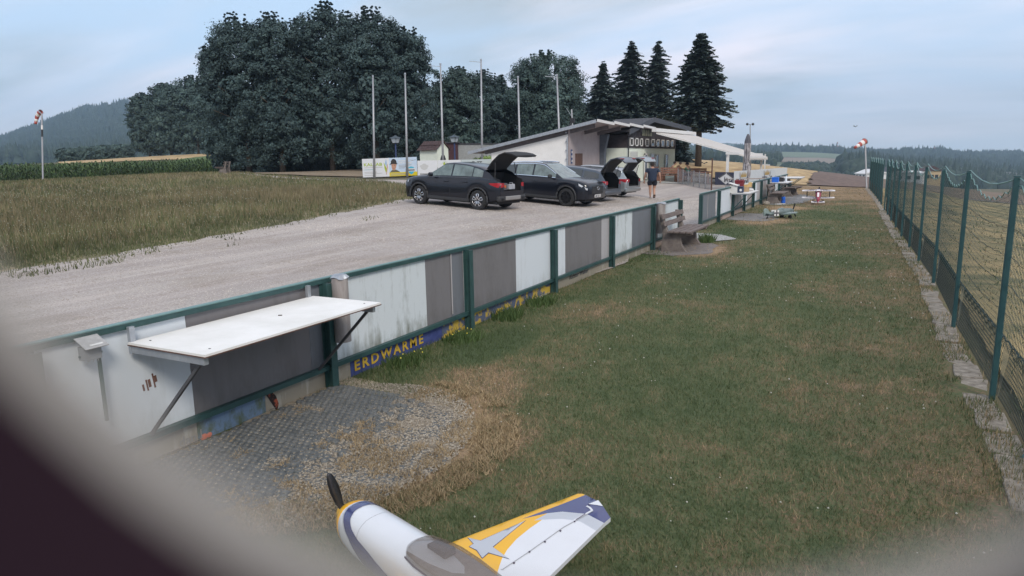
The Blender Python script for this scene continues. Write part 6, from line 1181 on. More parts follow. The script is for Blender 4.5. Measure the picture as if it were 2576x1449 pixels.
    for i in range(len(cx)-1):
        xm = (cx[i]+cx[i+1])/2
        for k in range(m_-1):
            f = (i*m_+k, (i+1)*m_+k, (i+1)*m_+k+1, i*m_+k+1)
            if 3 <= k <= m_-5:
                if xm > xrf[1]: gl['windscreen'].append(f); continue
                if xm < xrf[0]:
                    if not opn: gl['rear_window'].append(f)
                    continue
            if opn and xm < xrf[0] and 2 <= k <= m_-4: continue
            Fs.append(f)
    M = MB(); M.add(V, Fs); M.build('cabin_shell', pm_, o, smooth='auto')
    for nm, fs in gl.items():
        if fs: M = MB(); M.add(V, fs); M.build(nm, S.get('ws', m_cglass), o, smooth=True)
    for s in (-1, 1):                                                # side windows with pillars between them
        for (xa, xb, ta, tb_, mt) in S['windows']:
            nn_ = 8; P = []; 
            for q in range(nn_+1): x = xa+(xb-xa)*q/nn_; P.append((x, min(.9, tb_)))
            top = [sidept(x, t, .008) for x, t in P]; bot = [sidept(xa+(xb-xa)*q/nn_, .07, .008) for q in range(nn_+1)]
            if top[-1][2]-bot[-1][2] < .05: top[-1] = bot[-1]
            M = MB(); V2 = [(p[0], s*p[1], p[2]) for p in top+bot]; M.add(V2, [(q, q+1, nn_+2+q, nn_+1+q) for q in range(nn_)]); M.build('side_window', mt, o, smooth=True)
        if S.get('trim'):
            xa, xb = S['windows'][0][0], S['windows'][-1][1]; xs2 = np.linspace(min(xa, xb), max(xa, xb), 22); pts = [sidept(x, .93, .012) for x in xs2]; M = MB(); M.tube([(p[0], s*p[1], p[2]) for p in pts], .022, 5); pts = [sidept(x, .03, .014) for x in xs2]; M.tube([(p[0], s*p[1], p[2]) for p in pts], .022, 5); M.build('window_trim', m_chrome, o)
            if S['trim'] == 2:
                pts = [sidept(x, 1, -.01) for x in np.linspace(xrf[0]+.1, xrf[1]-.1, 14)]; M = MB(); M.tube([(p[0], s*p[1], p[2]+.04) for p in pts], .032, 6); M.build('roof_rail', m_chrome, o)
        for dx_ in S['doors']:                                       # shut lines and handles
            M = MB(); pts = [(dx_+.0, s*(hw(dx_)*q+.002), z) for q, z in ((.985, S['sill']+.12), (1.0, .55), (1.0, .68), (.985, .82), (.95, zt(dx_)-.02))]; M.tube(pts, .006, 4); M.build('shut_line', m_black, o)
            M = MB(); M.box((dx_+.18, s*(hw(dx_)+.008), zt(dx_)-.17), (.22, .03, .035)); M.build('handle', pm_, o, bevel=.01)
        for a in ax:                                                 # dark arch lips
            M = MB(); M.tube([(a+(Ra+.02)*math.cos(t), s*(hw(a)*1.0-.012), r+(Ra+.02)*math.sin(t)) for t in np.linspace(-.25, math.pi+.25, 18)], .035, 6); M.build('arch_trim', m_plast, o, smooth=True)
        M = MB(); M.box((0, s*(Wd-.04), S['sill']+.03), (wb-2*Ra+.05, .08, .12)); M.build('sill', m_plast, o, bevel=.02)
        M = MB(); M.box((S['mirror'], s*(hw(S['mirror'])+.1), zt(S['mirror'])+.08), (.13, .22, .15)); M.build('mirror', pm_ if not S.get('darkm') else m_plast, o, bevel=.04)
        hx = xf-.10; M = MB(); y0 = hw(hx)*.94; M.add([(xf-.02, s*y0*.62, zt(hx)-.12), (hx-.3, s*(hw(hx-.3)+.004), zt(hx-.3)-.06), (hx-.28, s*(hw(hx-.3)+.006), zt(hx-.3)-.15), (xf-.0, s*y0*.66, zt(hx)-.22), (xf-.06, s*(hw(xf-.06)+.01), zt(hx)-.14), (xf-.05, s*(hw(xf-.05)+.01), zt(hx)-.22)], [(0, 4, 5, 3), (4, 1, 2, 5)]); M.build('headlight', m_lwhite, o)
        lz = S['tail']; M = MB(); M.add([(xr+.42, s*(hw(xr+.42)+.006), lz+.07), (xr+.10, s*(hw(xr+.1)+.012), lz+.09), (xr-.01, s*(hw(xr)*.93), lz+.09), (xr-.012, s*(hw(xr)*.72), lz+.08), (xr-.012, s*(hw(xr)*.72), lz-.05), (xr-.01, s*(hw(xr)*.95), lz-.07), (xr+.1, s*(hw(xr+.1)+.012), lz-.07), (xr+.35, s*(hw(xr+.35)+.006), lz+.01)], [(0, 1, 6, 7), (1, 2, 5, 6), (2, 3, 4, 5)]); M.build('tail_light', m_lred, o)
        for a in ax: add_wheel(o, a, s*(Wd-.135), r, .24, s, S['rim'])
    M = MB(); M.box((xr+.04, 0, S['sill']+.16), (.16, Wd*1.84, .2)); M.build('rear_bumper', m_plast if S.get('plast') else pm_, o, bevel=.05)
    if S.get('skid'): M = MB(); M.box((xr-.04, 0, S['sill']+.17), (.06, .95, .14)); M.build('skid_plate', mat('m_skid', (.35, .34, .33), var=0, rough=.4, metal=.5), o, bevel=.02)
    if S.get('skid'):
        for s in (-1, 1): M = MB(); M.tube([(xr-.04, s*.66, S['sill']+.13), (xr+.1, s*.66, S['sill']+.13)], .06, 12); M.build('exhaust', m_rimd, o)
    M = MB(); M.box((xf-.02, 0, S['grille'][0]), (.08, S['grille'][1], S['grille'][2])); M.build('grille', m_black, o, bevel=.03)
    M = MB(); M.box((xf+.025, 0, S['plate']), (.012, .52, .115)); pl = M.build('number_plate', m_white, o); 
    if S.get('plate_txt'): text('lettering', S['plate_txt'], .11, m_dtxt, pl, (xf+.034, -.22, S['plate']-.04), (rad(90), 0, rad(90)), bold=.003)
    if S.get('badge'): M = MB(); M.tube([(xf+.03+.0, .085*math.cos(t), S['grille'][0]+.06+.06*math.sin(t)) for t in np.linspace(0, 6.283, 16)], .01, 5); M.span((xf+.03, -.07, S['grille'][0]+.09), (xf+.03, 0, S['grille'][0]+.04), .012); M.span((xf+.03, .07, S['grille'][0]+.09), (xf+.03, 0, S['grille'][0]+.04), .012); M.build('badge', m_chrome, o)
    if opn:
        T = S['gate']; xh, zh = xrf[0]+.02, zr(xrf[0])+.03; w0 = hw(xh)*.66; secs = []
        for (gx, gz_, ww, th) in T: secs.append(((xh+gx, zh+gz_), ww, th))
        def plate(i0, i1, mt, nm, inset=0, lift=0):
            M = MB(); R2 = []
            for i in range(i0, i1+1):
                (gx, gz_), ww, th = secs[i]; a, b_ = secs[max(0, i-1)][0], secs[min(len(secs)-1, i+1)][0]; tx, tz = b_[0]-a[0], b_[1]-a[1]; l = math.hypot(tx, tz); nx2, nz2 = tz/l, -tx/l
                if nz2 < 0: nx2, nz2 = -nx2, -nz2
                ww -= inset; R2.append([(gx+nx2*(th+lift), -ww, gz_+nz2*(th+lift)*.6), (gx+nx2*(th+lift), 0, gz_+nz2*(th+lift)), (gx+nx2*(th+lift), ww, gz_+nz2*(th+lift)*.6), (gx, ww, gz_), (gx, -ww, gz_)])
            M.loft(R2); M.build(nm, mt, o, smooth='auto')
        plate(0, len(secs)-1, pm_ if S['paint'] is not PB else m_inner, 'tailgate'); plate(0, len(secs)-1, m_inner, 'tailgate_lining', .03, -.16 if False else -S['gate'][2][3]*1.0-.02); plate(0, S['gw'], m_cglass, 'tailgate_window', .09, .012)
        k_ = len(secs)-2; (gx, gz_), ww, th = secs[k_]
        for s in (-1, 1):
            M = MB(); M.tube([(xr+.28, s*Wd*.76, zt(xr)+.02), (secs[1][0][0]-.08, s*(secs[1][1]-.04), secs[1][0][1]-.02)], .013, 6); M.build('gas_strut', m_black, o)
            M = MB(); M.box((secs[k_][0][0]+.02, s*(ww-.12), secs[k_][0][1]+th*.9), (.14, .2, .03)); M.build('gate_light', m_lred, o) if S['paint'] is not PB else None
    return o
PB, PG, PS = paint('m_pblack', (.006, .008, .015), .2), paint('m_pgrey', (.085, .10, .125), .5), paint('m_psilver', (.33, .36, .38), .6)
hd = math.atan2(.121, -.992); hv = Vector((math.cos(hd), math.sin(hd)))
def car_pos(px, py, d, S, side, axle):
    """stand the car so that its wheel (axle -1 rear, +1 front; side +1 left) touches down at a measured point"""
    p = D(px, py, d); lx = axle*S['wb']/2; ly = side*(S['W']/2-.06); a = S['rz']; x = p.x-(math.cos(a)*lx-math.sin(a)*ly); y = p.y-(math.sin(a)*lx+math.cos(a)*ly); c, s = math.cos(a), math.sin(a)
    zz_ = [hz1(x+c*u*S['wb']/2-s*v*.75, y+s*u*S['wb']/2+c*v*.75) for u in (-1, 1) for v in (-1, 1)]; return Vector((x, y, sum(zz_)/4+.018)), (zz_[0]+zz_[1]-zz_[2]-zz_[3])/2/S['wb'], (zz_[1]+zz_[3]-zz_[0]-zz_[2])/2/1.5
S1 = dict(L=4.69, W=1.90, wb=2.82, r=.365, rear=2.31, front=2.36, sill=.30, paint=PB, rz=hd, crease=.6, plan=[(-2.31, .80), (-2.2, .88), (-1.9, .95), (-1.3, 1.0), (1.3, 1.0), (1.8, .965), (2.15, .88), (2.3, .76), (2.36, .62)], belt=[(-2.31, 1.02), (-2.0, 1.12), (-1.4, 1.17), (0, 1.13), (.95, 1.10), (1.5, 1.07), (2.0, .99), (2.26, .87), (2.36, .76)],
          cab=(-2.15, 1.12), roof=[(-2.15, 1.12), (-1.75, 1.40), (-1.3, 1.54), (-.7, 1.62), (-.1, 1.645), (.3, 1.61), (1.12, 1.10)], roofspan=(-1.62, .28), windows=[(-1.55, -1.12, 0, .85, m_cglassl), (-1.08, -.17, 0, .9, m_cglassl), (-.1, .86, 0, .9, m_cglassl)], trim=0, doors=(-.13, -1.0), mirror=.72, tail=.93, grille=(.62, .5, .3), plate=.45, rim='petal', plast=1, skid=1,
          open=True, lip=.72, gate=[(0, 0, .60, .05), (-.26, .28, .64, .06), (-.55, .52, .66, .06), (-.80, .60, .70, .07), (-1.08, .57, .70, .06), (-1.28, .52, .66, .03)], gw=2)
pos, pt_, rl_ = car_pos(1202, 529, 25.4, S1, 1, -1); c1_ = make_car('parked_car', 'black sports SUV with petal alloy wheels and its tailgate raised, nearest car', pos, hd, S1); c1_.rotation_euler = (-rl_ if False else 0, pt_, hd)
S2 = dict(L=4.74, W=1.89, wb=2.87, r=.375, rear=2.36, front=2.38, sill=.30, paint=PB, rz=hd+math.pi, plan=[(-2.36, .82), (-2.2, .9), (-1.8, .97), (-1.3, 1.0), (1.4, 1.0), (1.9, .98), (2.2, .93), (2.33, .85), (2.38, .74)], belt=[(-2.36, 1.04), (-1.9, 1.12), (0, 1.12), (.95, 1.11), (1.5, 1.09), (2.0, 1.03), (2.28, .94), (2.38, .84)],
          cab=(-2.3, 1.18), roof=[(-2.3, 1.06), (-2.0, 1.42), (-1.6, 1.58), (-.8, 1.66), (-.1, 1.68), (.25, 1.64), (1.18, 1.12)], roofspan=(-1.95, .22), windows=[(-1.9, -1.2, 0, .88, m_cglass), (-1.12, -.3, 0, .88, m_cglassl), (-.22, .86, 0, .88, m_cglassl)], trim=2, doors=(-.26, -1.15), mirror=.70, tail=.95, grille=(.72, .95, .34), plate=.47, rim=10, darkm=1, ws=m_cglassl, badge=1, plate_txt='BM 523 K')
pos, pt_, _ = car_pos(1423.7, 520.4, 28.5, S2, -1, 1); c2_ = make_car('parked_car', 'black SUV facing right with chrome window trim and white number plate', pos, hd+math.pi, S2); c2_.rotation_euler = (0, pt_, hd+math.pi)
wag = dict(L=4.6, W=1.82, wb=2.68, r=.32, rear=2.32, front=2.28, sill=.24, rz=hd, plan=[(-2.32, .84), (-2.2, .91), (-1.8, .97), (-1.3, 1.0), (1.3, 1.0), (1.8, .96), (2.15, .86), (2.28, .62)], belt=[(-2.32, .92), (-2.0, .99), (0, .95), (1.0, .92), (1.6, .86), (2.1, .74), (2.28, .62)],
           cab=(-2.25, 1.25), roof=[(-2.25, 1.0), (-2.05, 1.25), (-1.75, 1.38), (-.9, 1.46), (-.1, 1.48), (.3, 1.44), (1.25, .93)], roofspan=(-1.98, .28), windows=[(-1.95, -1.2, 0, .8, m_cglass), (-1.12, -.25, 0, .86, m_cglass), (-.17, .95, 0, .86, m_cglass)], trim=0, doors=(-.21, -1.15), mirror=.8, tail=.84, grille=(.55, .6, .2), plate=.4, rim=9, open=True, lip=.58,
           gate=[(0, 0, .58, .04), (-.22, .30, .62, .05), (-.50, .55, .66, .06), (-.80, .62, .70, .09), (-1.0, .55, .70, .09), (-1.16, .46, .62, .03)], gw=2)
S3 = dict(wag, paint=PG); pos, pt_, _ = car_pos(1513, 503.8, 32.5, S3, -1, -1); c3_ = make_car('parked_car', 'dark grey estate car with its tailgate up behind the two black cars', pos, hd, S3); c3_.rotation_euler = (0, pt_, hd)
S4 = dict(wag, paint=PS, trim=1); pos, pt_, _ = car_pos(1565, 496, 35.3, S4, -1, -1); c4_ = make_car('parked_car', 'silver estate car with open tailgate nearest the walking man', pos, hd, S4); c4_.rotation_euler = (0, pt_, hd)
def local(o, p): return o.matrix_basis @ Vector(p)
bpy.context.view_layer.update()
p = local(c1_, (-1.95, .2, .74)); o = thing('cargo_box', 'small box with an orange disc lying in the boot of the nearest black car', 'box', p, hd); M = MB(); M.box((0, 0, .12), (.35, .3, .24)); M.build('body', mat('m_cb', (.10, .10, .11)), o); M = MB(); M.tube([(0, .152, .12), (0, .158, .12)], .06, 12); M.build('disc', mat('m_ord', (.5, .12, .03)), o); M = MB(); M.tube([(-.18, 0, .12), (-.185, 0, .12)], .06, 12); M.build('disc', MATS['m_ord'], o)
p = local(c1_, (-2.05, -.3, .74)); o = thing('silver_case', 'pale transmitter case standing in the boot of the nearest black car', 'case', p, hd); M = MB(); M.box((0, 0, .1), (.12, .36, .2)); M.build('body', mat('m_sc', (.4, .42, .46)), o, bevel=.02); M = MB(); M.tube([(0, -.1, .2), (0, -.1, .25), (0, .1, .25), (0, .1, .2)], .012, 5); M.build('handle', m_galv, o)

# ------------------------------------------------------------------ people
m_skin2 = mat('m_skin2', (.42, .24, .17), var=.06, rough=.6); m_hair = mat('m_hair', (.03, .022, .018), var=.2, rough=.9); m_navyc = mat('m_navyc', (.022, .034, .065), var=.15, rough=.9, scale=12); m_shorts = mat('m_shorts', (.012, .014, .024), var=.15, rough=.9); m_sole = mat('m_sole', (.12, .08, .06), var=.2)
def skin(name, joints, edges, parent, mt, root=0, sub=2):
    me = bpy.data.meshes.new(name); me.from_pydata([j[0] for j in joints], edges, []); o = link(name, me, parent); me.materials.append(mt)
    md = o.modifiers.new('k', 'SKIN'); md.use_smooth_shade = True; lay = me.skin_vertices[0].data if me.skin_vertices else None
    if lay is None:
        import bmesh
        bm = bmesh.new(); bm.from_mesh(me); bm.verts.layers.skin.verify(); bm.to_mesh(me); bm.free(); lay = me.skin_vertices[0].data
    for i, j in enumerate(joints): r_ = j[1]; lay[i].radius = r_ if isinstance(r_, tuple) else (r_, r_); lay[i].use_root = (i == root)
    s = o.modifiers.new('s', 'SUBSURF'); s.levels = s.render_levels = sub; return o
def hand(parent, wr, fwd, curl, mt, sd):
    """palm and five fingers below a hanging wrist"""
    w = Vector(wr); M = MB(); J = [(tuple(w), .026), (tuple(w+Vector((0, 0, -.05))), (.036, .018))]; E_ = [(0, 1)]
    for k, (dy_, l) in enumerate(((.03, .075), (.011, .085), (-.009, .08), (-.028, .06))):
        a = len(J); b = w+Vector((dy_, 0, -.09)); J += [(tuple(b), .0095), (tuple(b+Vector((0, curl*.4*l, -l*.55))), .009), (tuple(b+Vector((0, curl*l, -l*.95))), .0075)]; E_ += [(1, a), (a, a+1), (a+1, a+2)]
    a = len(J); t0 = w+Vector((.034, .01, -.045)); J += [(tuple(t0), .011), (tuple(t0+Vector((.012, .02, -.04))), .009)]; E_ += [(1, a), (a, a+1)]
    return skin('hand', J, E_, parent, mt, 0, 1)
# walking man seen from behind: x right, y forward (away from the camera)
pm = D(1640, 501.5, 35); pm.z = hz1(pm.x, pm.y)+.02
man = thing('person', 'man in navy polo shirt and dark shorts walking away barelegged', 'person', pm, TH-rad(6)); man.scale = (1.18, 1.15, 1)
J = [((0, 0, .92), (.11, .09)), ((0, .0, 1.08), (.12, .09)), ((0, .01, 1.28), (.14, .10)), ((0, .01, 1.42), (.12, .08)), ((0, .02, 1.50), .062), ((0, .03, 1.56), .058),
     ((.19, .0, 1.42), .07), ((.27, -.01, 1.28), .055), ((.30, -.02, 1.15), .045), ((.325, .02, 1.0), .036), ((.335, .05, .89), .028),
     ((-.19, .0, 1.42), .07), ((-.27, -.02, 1.28), .055), ((-.305, -.04, 1.15), .045), ((-.33, -.02, 1.0), .036), ((-.34, .0, .89), .028),
     ((.10, .0, .84), .10), ((.10, .06, .62), .082), ((.09, .09, .48), .06), ((.085, -.03, .30), .056), ((.08, -.12, .14), .036), ((.08, -.13, .07), .034),
     ((-.10, .0, .84), .10), ((-.09, .0, .62), .082), ((-.08, .02, .48), .06), ((-.075, .0, .30), .056), ((-.07, .01, .12), .036), ((-.07, .02, .05), .036)]
E_ = [(0, 1), (1, 2), (2, 3), (3, 4), (4, 5), (3, 6), (6, 7), (7, 8), (8, 9), (9, 10), (3, 11), (11, 12), (12, 13), (13, 14), (14, 15), (0, 16), (16, 17), (17, 18), (18, 19), (19, 20), (20, 21), (0, 22), (22, 23), (23, 24), (24, 25), (25, 26), (26, 27)]
skin('body', J, E_, man, m_skin2)
skin('shirt', [((0, 0, .74), (.19, .14)), ((0, .0, 1.02), (.205, .15)), ((0, .01, 1.26), (.21, .145)), ((0, .01, 1.41), (.17, .115)), ((0, .015, 1.47), (.085, .08)), ((.195, 0, 1.43), .082), ((.275, -.01, 1.26), .068), ((-.195, 0, 1.43), .082), ((-.278, -.02, 1.26), .068)], [(0, 1), (1, 2), (2, 3), (3, 4), (3, 5), (5, 6), (3, 7), (7, 8)], man, m_navyc)
skin('shorts', [((0, 0, 1.0), (.17, .13)), ((.10, 0, .80), .13), ((.115, .05, .60), .108), ((-.10, 0, .80), .13), ((-.11, .0, .60), .108)], [(0, 1), (1, 2), (0, 3), (3, 4)], man, m_shorts)
M = MB(); M.sphere((0, .035, 1.66), .098, 14, 10, (.86, 1.05, 1.22)); M.sphere((.088, .03, 1.65), .022, 6, 5, (.5, 1, 1.4)); M.sphere((-.088, .03, 1.65), .022, 6, 5, (.5, 1, 1.4)); M.sphere((0, .14, 1.645), .018, 6, 5); M.build('head', m_skin2, man, smooth=True)
M = MB(); M.sphere((0, .02, 1.685), .108, 14, 10, (.87, 1.0, 1.08)); M.build('hair', m_hair, man, smooth=True)
for s in (.06, -.06): M = MB(); M.sphere((s*.55, .130, 1.67), .012, 6, 4); M.build('eye', m_dtxt, man)
hand(man, (.335, .05, .90), 1, .5, m_skin2, 1); hand(man, (-.34, 0, .90), 1, .5, m_skin2, -1)
M = MB(); M.prism([(-.05, -.20), (.05, -.20), (.055, .06), (-.045, .08)], 0, .03, 'xy'); q = M.build('sandal', m_sole, man, bevel=.008); q.location = (.08, -.09, .06); q.rotation_euler = (rad(-38), 0, 0)
M = MB(); M.prism([(-.05, -.11), (.05, -.11), (.05, .16), (-.045, .17)], 0, .03, 'xy'); q = M.build('sandal', m_sole, man, bevel=.008); q.location = (-.07, .02, 0)
M = MB(); M.tube([(-.34, 0, .925), (-.34, 0, .945)], .034, 10); M.build('watch', m_black, man)
def sitter(label, p, rz, shirt, trousers, hair=m_hair, lean=.1, arm=.35):
    """seated: y forward, hips on the bench at z .5"""
    o = thing('person', label, 'person', p, rz); sh = (0, lean*.5, 1.02)
    J = [((0, 0, .56), (.15, .12)), ((0, lean*.25, .76), (.15, .11)), (sh, (.15, .10)), ((0, lean*.6, 1.10), .055), ((0, lean*.8, 1.15), .05), ((.19, lean*.5, 1.0), .06), ((.22, lean+.06, .80), .045), ((.14, arm+.1, .82), .034), ((-.19, lean*.5, 1.0), .06), ((-.22, lean+.06, .80), .045), ((-.14, arm+.1, .82), .034),
         ((.10, .06, .55), .095), ((.12, .42, .54), .07), ((.12, .44, .28), .055), ((.12, .46, .06), .036), ((.12, .56, .04), .03), ((-.10, .06, .55), .095), ((-.12, .42, .54), .07), ((-.12, .40, .28), .055), ((-.12, .38, .06), .036), ((-.12, .48, .04), .03)]
    E_ = [(0, 1), (1, 2), (2, 3), (3, 4), (2, 5), (5, 6), (6, 7), (2, 8), (8, 9), (9, 10), (0, 11), (11, 12), (12, 13), (13, 14), (14, 15), (0, 16), (16, 17), (17, 18), (18, 19), (19, 20)]
    skin('body', J, E_, o, m_skin2, 0, 1); skin('shirt', [((0, 0, .56), (.17, .14)), ((0, lean*.25, .78), (.175, .13)), (sh, (.165, .115)), ((.19, lean*.5, 1.0), .078), ((.22, lean+.02, .86), .062), ((-.19, lean*.5, 1.0), .078), ((-.22, lean+.02, .86), .062)], [(0, 1), (1, 2), (2, 3), (3, 4), (2, 5), (5, 6)], o, shirt, 0, 1)
    skin('trousers', [((0, 0, .56), (.165, .13)), ((.10, .06, .55), .11), ((.12, .40, .54), .085), ((-.10, .06, .55), .11), ((-.12, .40, .54), .085)], [(0, 1), (1, 2), (0, 3), (3, 4)], o, trousers, 0, 1)
    M = MB(); M.sphere((0, lean*.9+.02, 1.27), .095, 12, 8, (.86, 1.05, 1.2)); M.sphere((0, lean*.9+.125, 1.255), .016, 6, 4); M.build('head', m_skin2, o, smooth=True); M = MB(); M.sphere((0, lean*.9, 1.30), .104, 12, 8, (.88, 1.0, 1.0)); M.build('hair', hair, o, smooth=True)
    return o
m_lgt = mat('m_ylw', (.42, .44, .22), var=.1); m_grn = mat('m_grn', (.03, .20, .14), var=.1); m_jean = mat('m_jean', (.06, .07, .13), var=.15); m_beige = mat('m_beige', (.34, .30, .24), var=.1); m_greyh = mat('m_greyh', (.2, .18, .17), var=.1)
sitter('person in a pale yellow shirt leaning forward on the terrace bench', tp(1688, 452, 48), rad(-45), m_lgt, m_beige, lean=.3); sitter('grey haired person with head bent beside the person in yellow', tp(1700, 452, 49.5), rad(-50), mat('m_pk', (.36, .24, .22)), m_jean, m_greyh, lean=.35)
sitter('person in a green shirt seated behind the terrace railing', tp(1731, 453, 48.5), rad(70), m_grn, m_jean, lean=.15); sitter('dark haired person in brown seated next to the person in green', tp(1737, 453, 49.6), rad(100), mat('m_brs', (.10, .06, .06)), m_jean, lean=.25)

# ------------------------------------------------------------------ model aircraft in front
# the wing plan is measured on the photograph at wing height, in the crop grid (1100 + u/1.9815, 1700 + v/1.9815) of the 3840 px picture
ZW = .30
def cq(u, v, z): return G((1100+u/1.9815)/1.4907, (1700+v/1.9815)/1.4907, z)
ma = thing('model_aeroplane', 'large white, yellow and navy aerobatic model aeroplane in the foreground', 'model aeroplane', (-1.7, 2.55, 0))
m_fw = mat('m_fw', (.66, .67, .70), var=.02, rough=.22, coat=.6); m_fy = mat('m_fy', (.80, .42, .008), var=.02, rough=.35, coat=.2); m_fn = mat('m_fn', (.03, .04, .145), var=.03, rough=.25, coat=.6); m_fg = mat('m_fg', (.44, .46, .50), var=.02, rough=.28, coat=.5); m_fdk = mat('m_fdk', (.05, .03, .06), var=0, rough=.5)
outl = [(1080, 702), (1165, 668), (2115, 300), (2150, 308), (2240, 352), (2302, 402), (2357, 480), (2310, 520), (2250, 578), (1910, 912), (1500, 1330), (1180, 1000)]
yel = [(1080, 702), (1165, 668), (2115, 300), (2150, 308), (2168, 317), (1990, 390), (1700, 500), (1890, 458), (1790, 515), (1850, 508), (1760, 572), (1660, 655), (1590, 735), (1552, 800), (1530, 860), (1500, 960), (1300, 1010)]
nav = [(2168, 317), (2240, 352), (2302, 402), (2357, 480), (2310, 520), (2180, 459), (2000, 446), (1890, 458), (1700, 500), (1990, 390)]
gry = [(1890, 458), (2000, 446), (2180, 459), (2310, 520), (2250, 578), (2130, 515), (2000, 500), (1850, 508), (1790, 515)]
star = [(1298, 640), (1392, 670), (1720, 520), (1482, 718), (1600, 803), (1450, 760), (1405, 800), (1365, 742), (1310, 714), (1340, 692)]
wtip = [(2192, 388), (2265, 358), (2302, 402), (2250, 394)]
polys = [('white', outl), ('yellow', yel), ('navy', nav), ('grey', gry)]
pts = []; edges = []
def addpoly(P):
    n0 = len(pts); pts.extend(P); edges.extend([(n0+i, n0+(i+1) % len(P)) for i in range(len(P))])
for P in (outl, yel, nav, gry): addpoly(P)
grid = [(u, v) for u in range(1100, 2350, 45) for v in range(300, 1300, 45) if inpoly(u, v, outl)]
V2, E2, F2, *_ = delaunay_2d_cdt([Vector(p) for p in pts+grid], edges, [], 1, 1e-3)
le0, le1 = Vector((1165, 668)), Vector((2115, 300)); te0, te1 = Vector((1910, 912)), Vector((2357, 480))
def camber(u, v):
    d1 = abs((le1-le0).cross(Vector((u, v))-le0))/(le1-le0).length; d2 = abs((te1-te0).cross(Vector((u, v))-te0))/(te1-te0).length; t = d1/(d1+d2+1e-6); s = min(1, max(.25, (d1+d2)/520)); return .028*s*(math.sqrt(max(t, 0))*1.9-1.9*t+.1*t)
W3 = [cq(p.x, p.y, ZW)+Vector((0, 0, camber(p.x, p.y))) for p in V2]; cls = {'white': [], 'yellow': [], 'navy': [], 'grey': []}
for f in F2:
    c_ = sum((V2[i] for i in f), Vector((0, 0)))/len(f); k = 'white'
    for nm, P in polys[1:]:
        if inpoly(c_.x, c_.y, P): k = nm
    cls[k].append(tuple(f))
wg = bpy.data.objects.new('wing', None); COL.objects.link(wg); wg.parent = ma
for k, mt in (('white', m_fw), ('yellow', m_fy), ('navy', m_fn), ('grey', m_fg)):
    M = MB(); M.add(W3, cls[k]); q = M.build(k+'_covering', mt, wg, world=True, smooth=True)
ol = [cq(u, v, ZW)+Vector((0, 0, camber(u, v))) for u, v in outl]; M = MB(); M.add(ol+[p-Vector((0, 0, .022)) for p in ol], [(i, (i+1) % len(ol), (i+1) % len(ol)+len(ol), i+len(ol)) for i in range(len(ol))]+[tuple(range(2*len(ol)-1, len(ol)-1, -1))]); M.build('underside', m_fw, wg, world=True)
def decal(P, mt, nm, dz):
    V_, E_, F_, *_ = delaunay_2d_cdt([Vector(p) for p in P]+[Vector((u, v)) for u in range(1300, 2320, 25) for v in range(350, 820, 25) if inpoly(u, v, P)], [(i, (i+1) % len(P)) for i in range(len(P))], [], 1, 1e-3)
    M = MB(); M.add([cq(p.x, p.y, ZW)+Vector((0, 0, camber(p.x, p.y)+dz)) for p in V_], [tuple(f) for f in F_]); return M.build(nm, mt, wg, world=True, smooth=True)
cst = Vector((1420, 712)); decal([tuple(cst+(Vector(p)-cst)*1.03+(Vector(p)-cst).normalized()*3) for p in star], m_fn, 'star_outline', .0012); decal(star, m_fg, 'star', .0024); decal(wtip, m_fw, 'tip_panel', .0018)
def strip(P, w, mt, nm, dz):
    M = MB(); 
    for (a, b_) in zip(P, P[1:]): A_, B_ = [cq(u, v, ZW)+Vector((0, 0, camber(u, v)+dz)) for u, v in (a, b_)]; M.span(A_, B_, w, .002)
    return M.build(nm, mt, wg, world=True)
strip([(2222, 434), (2000, 560), (1760, 735), (1545, 880)], .011, m_fw, 'hinge_line', .0015); strip([(2225, 440), (2004, 566), (1765, 741), (1550, 886)], .0026, mat('m_gap', (.34, .35, .37), var=0), 'hinge_gap', .0025); strip([(2180, 404), (2202, 414), (2220, 434)], .012, m_fw, 'aileron_horn', .002); strip([(2192, 388), (2205, 403)], .003, m_fdk, 'hinge_gap', .0025)
strip([(2100, 508), (2170, 462)], .004, m_fdk, 'hinge_gap', .003)
for u, v in ((2090, 520), (1985, 592), (1870, 675), (1755, 752), (1640, 835)): M = MB(); q = cq(u, v, ZW); M.box((q.x, q.y, ZW+camber(u, v)+.003), (.008, .008, .004)); M.build('hinge_pin', m_fdk, wg, world=True)
# fuselage
a0 = G(878, 1297, .39); a1 = G(1082, 1422, .41); ax_ = Vector((a1.x-a0.x, a1.y-a0.y, 0)).normalized(); rx_ = Vector((0, 0, 1)).cross(ax_); up_ = Vector((0, 0, 1)); Oo = Vector((a0.x, a0.y, .385))
def fs(x, hw_, ht, hb, zc=0, n=28, p=2.4):
    R_ = []
    for t in np.linspace(0, 2*math.pi, n+1)[:-1]:
        c, s = math.cos(t), math.sin(t); y = math.copysign(abs(c)**(2/p), c)*hw_; z = math.copysign(abs(s)**(2/p), s)*(ht if s > 0 else hb); R_.append(tuple(Oo+ax_*x+rx_*y+up_*(z+zc)))
    return R_
ST = [(-.010, .060, .062, .060), (.015, .082, .085, .08), (.05, .098, .098, .10), (.10, .110, .105, .12), (.18, .118, .108, .14), (.30, .120, .108, .155), (.45, .122, .106, .165), (.60, .122, .104, .17), (.75, .120, .10, .17), (.95, .108, .09, .16), (1.2, .085, .08, .13), (1.5, .055, .07, .09), (1.8, .022, .06, .05)]
def SF(x): return [float(np.interp(x, [s[0] for s in ST], [s[k] for s in ST])) for k in (1, 2, 3)]
def seg(x0, x1, nm, mt, infl=0):
    xs_ = np.linspace(x0, x1, max(3, int((x1-x0)/.025)+1)); M = MB(); M.loft([fs(x, *[q+infl for q in SF(x)]) for x in xs_], caps=(x0 < 0)); return M.build(nm, mt, ma, world=True, smooth=True)
seg(-.010, .066, 'nose_ring', m_fy); seg(.066, .095, 'cowl_front', m_fw); 
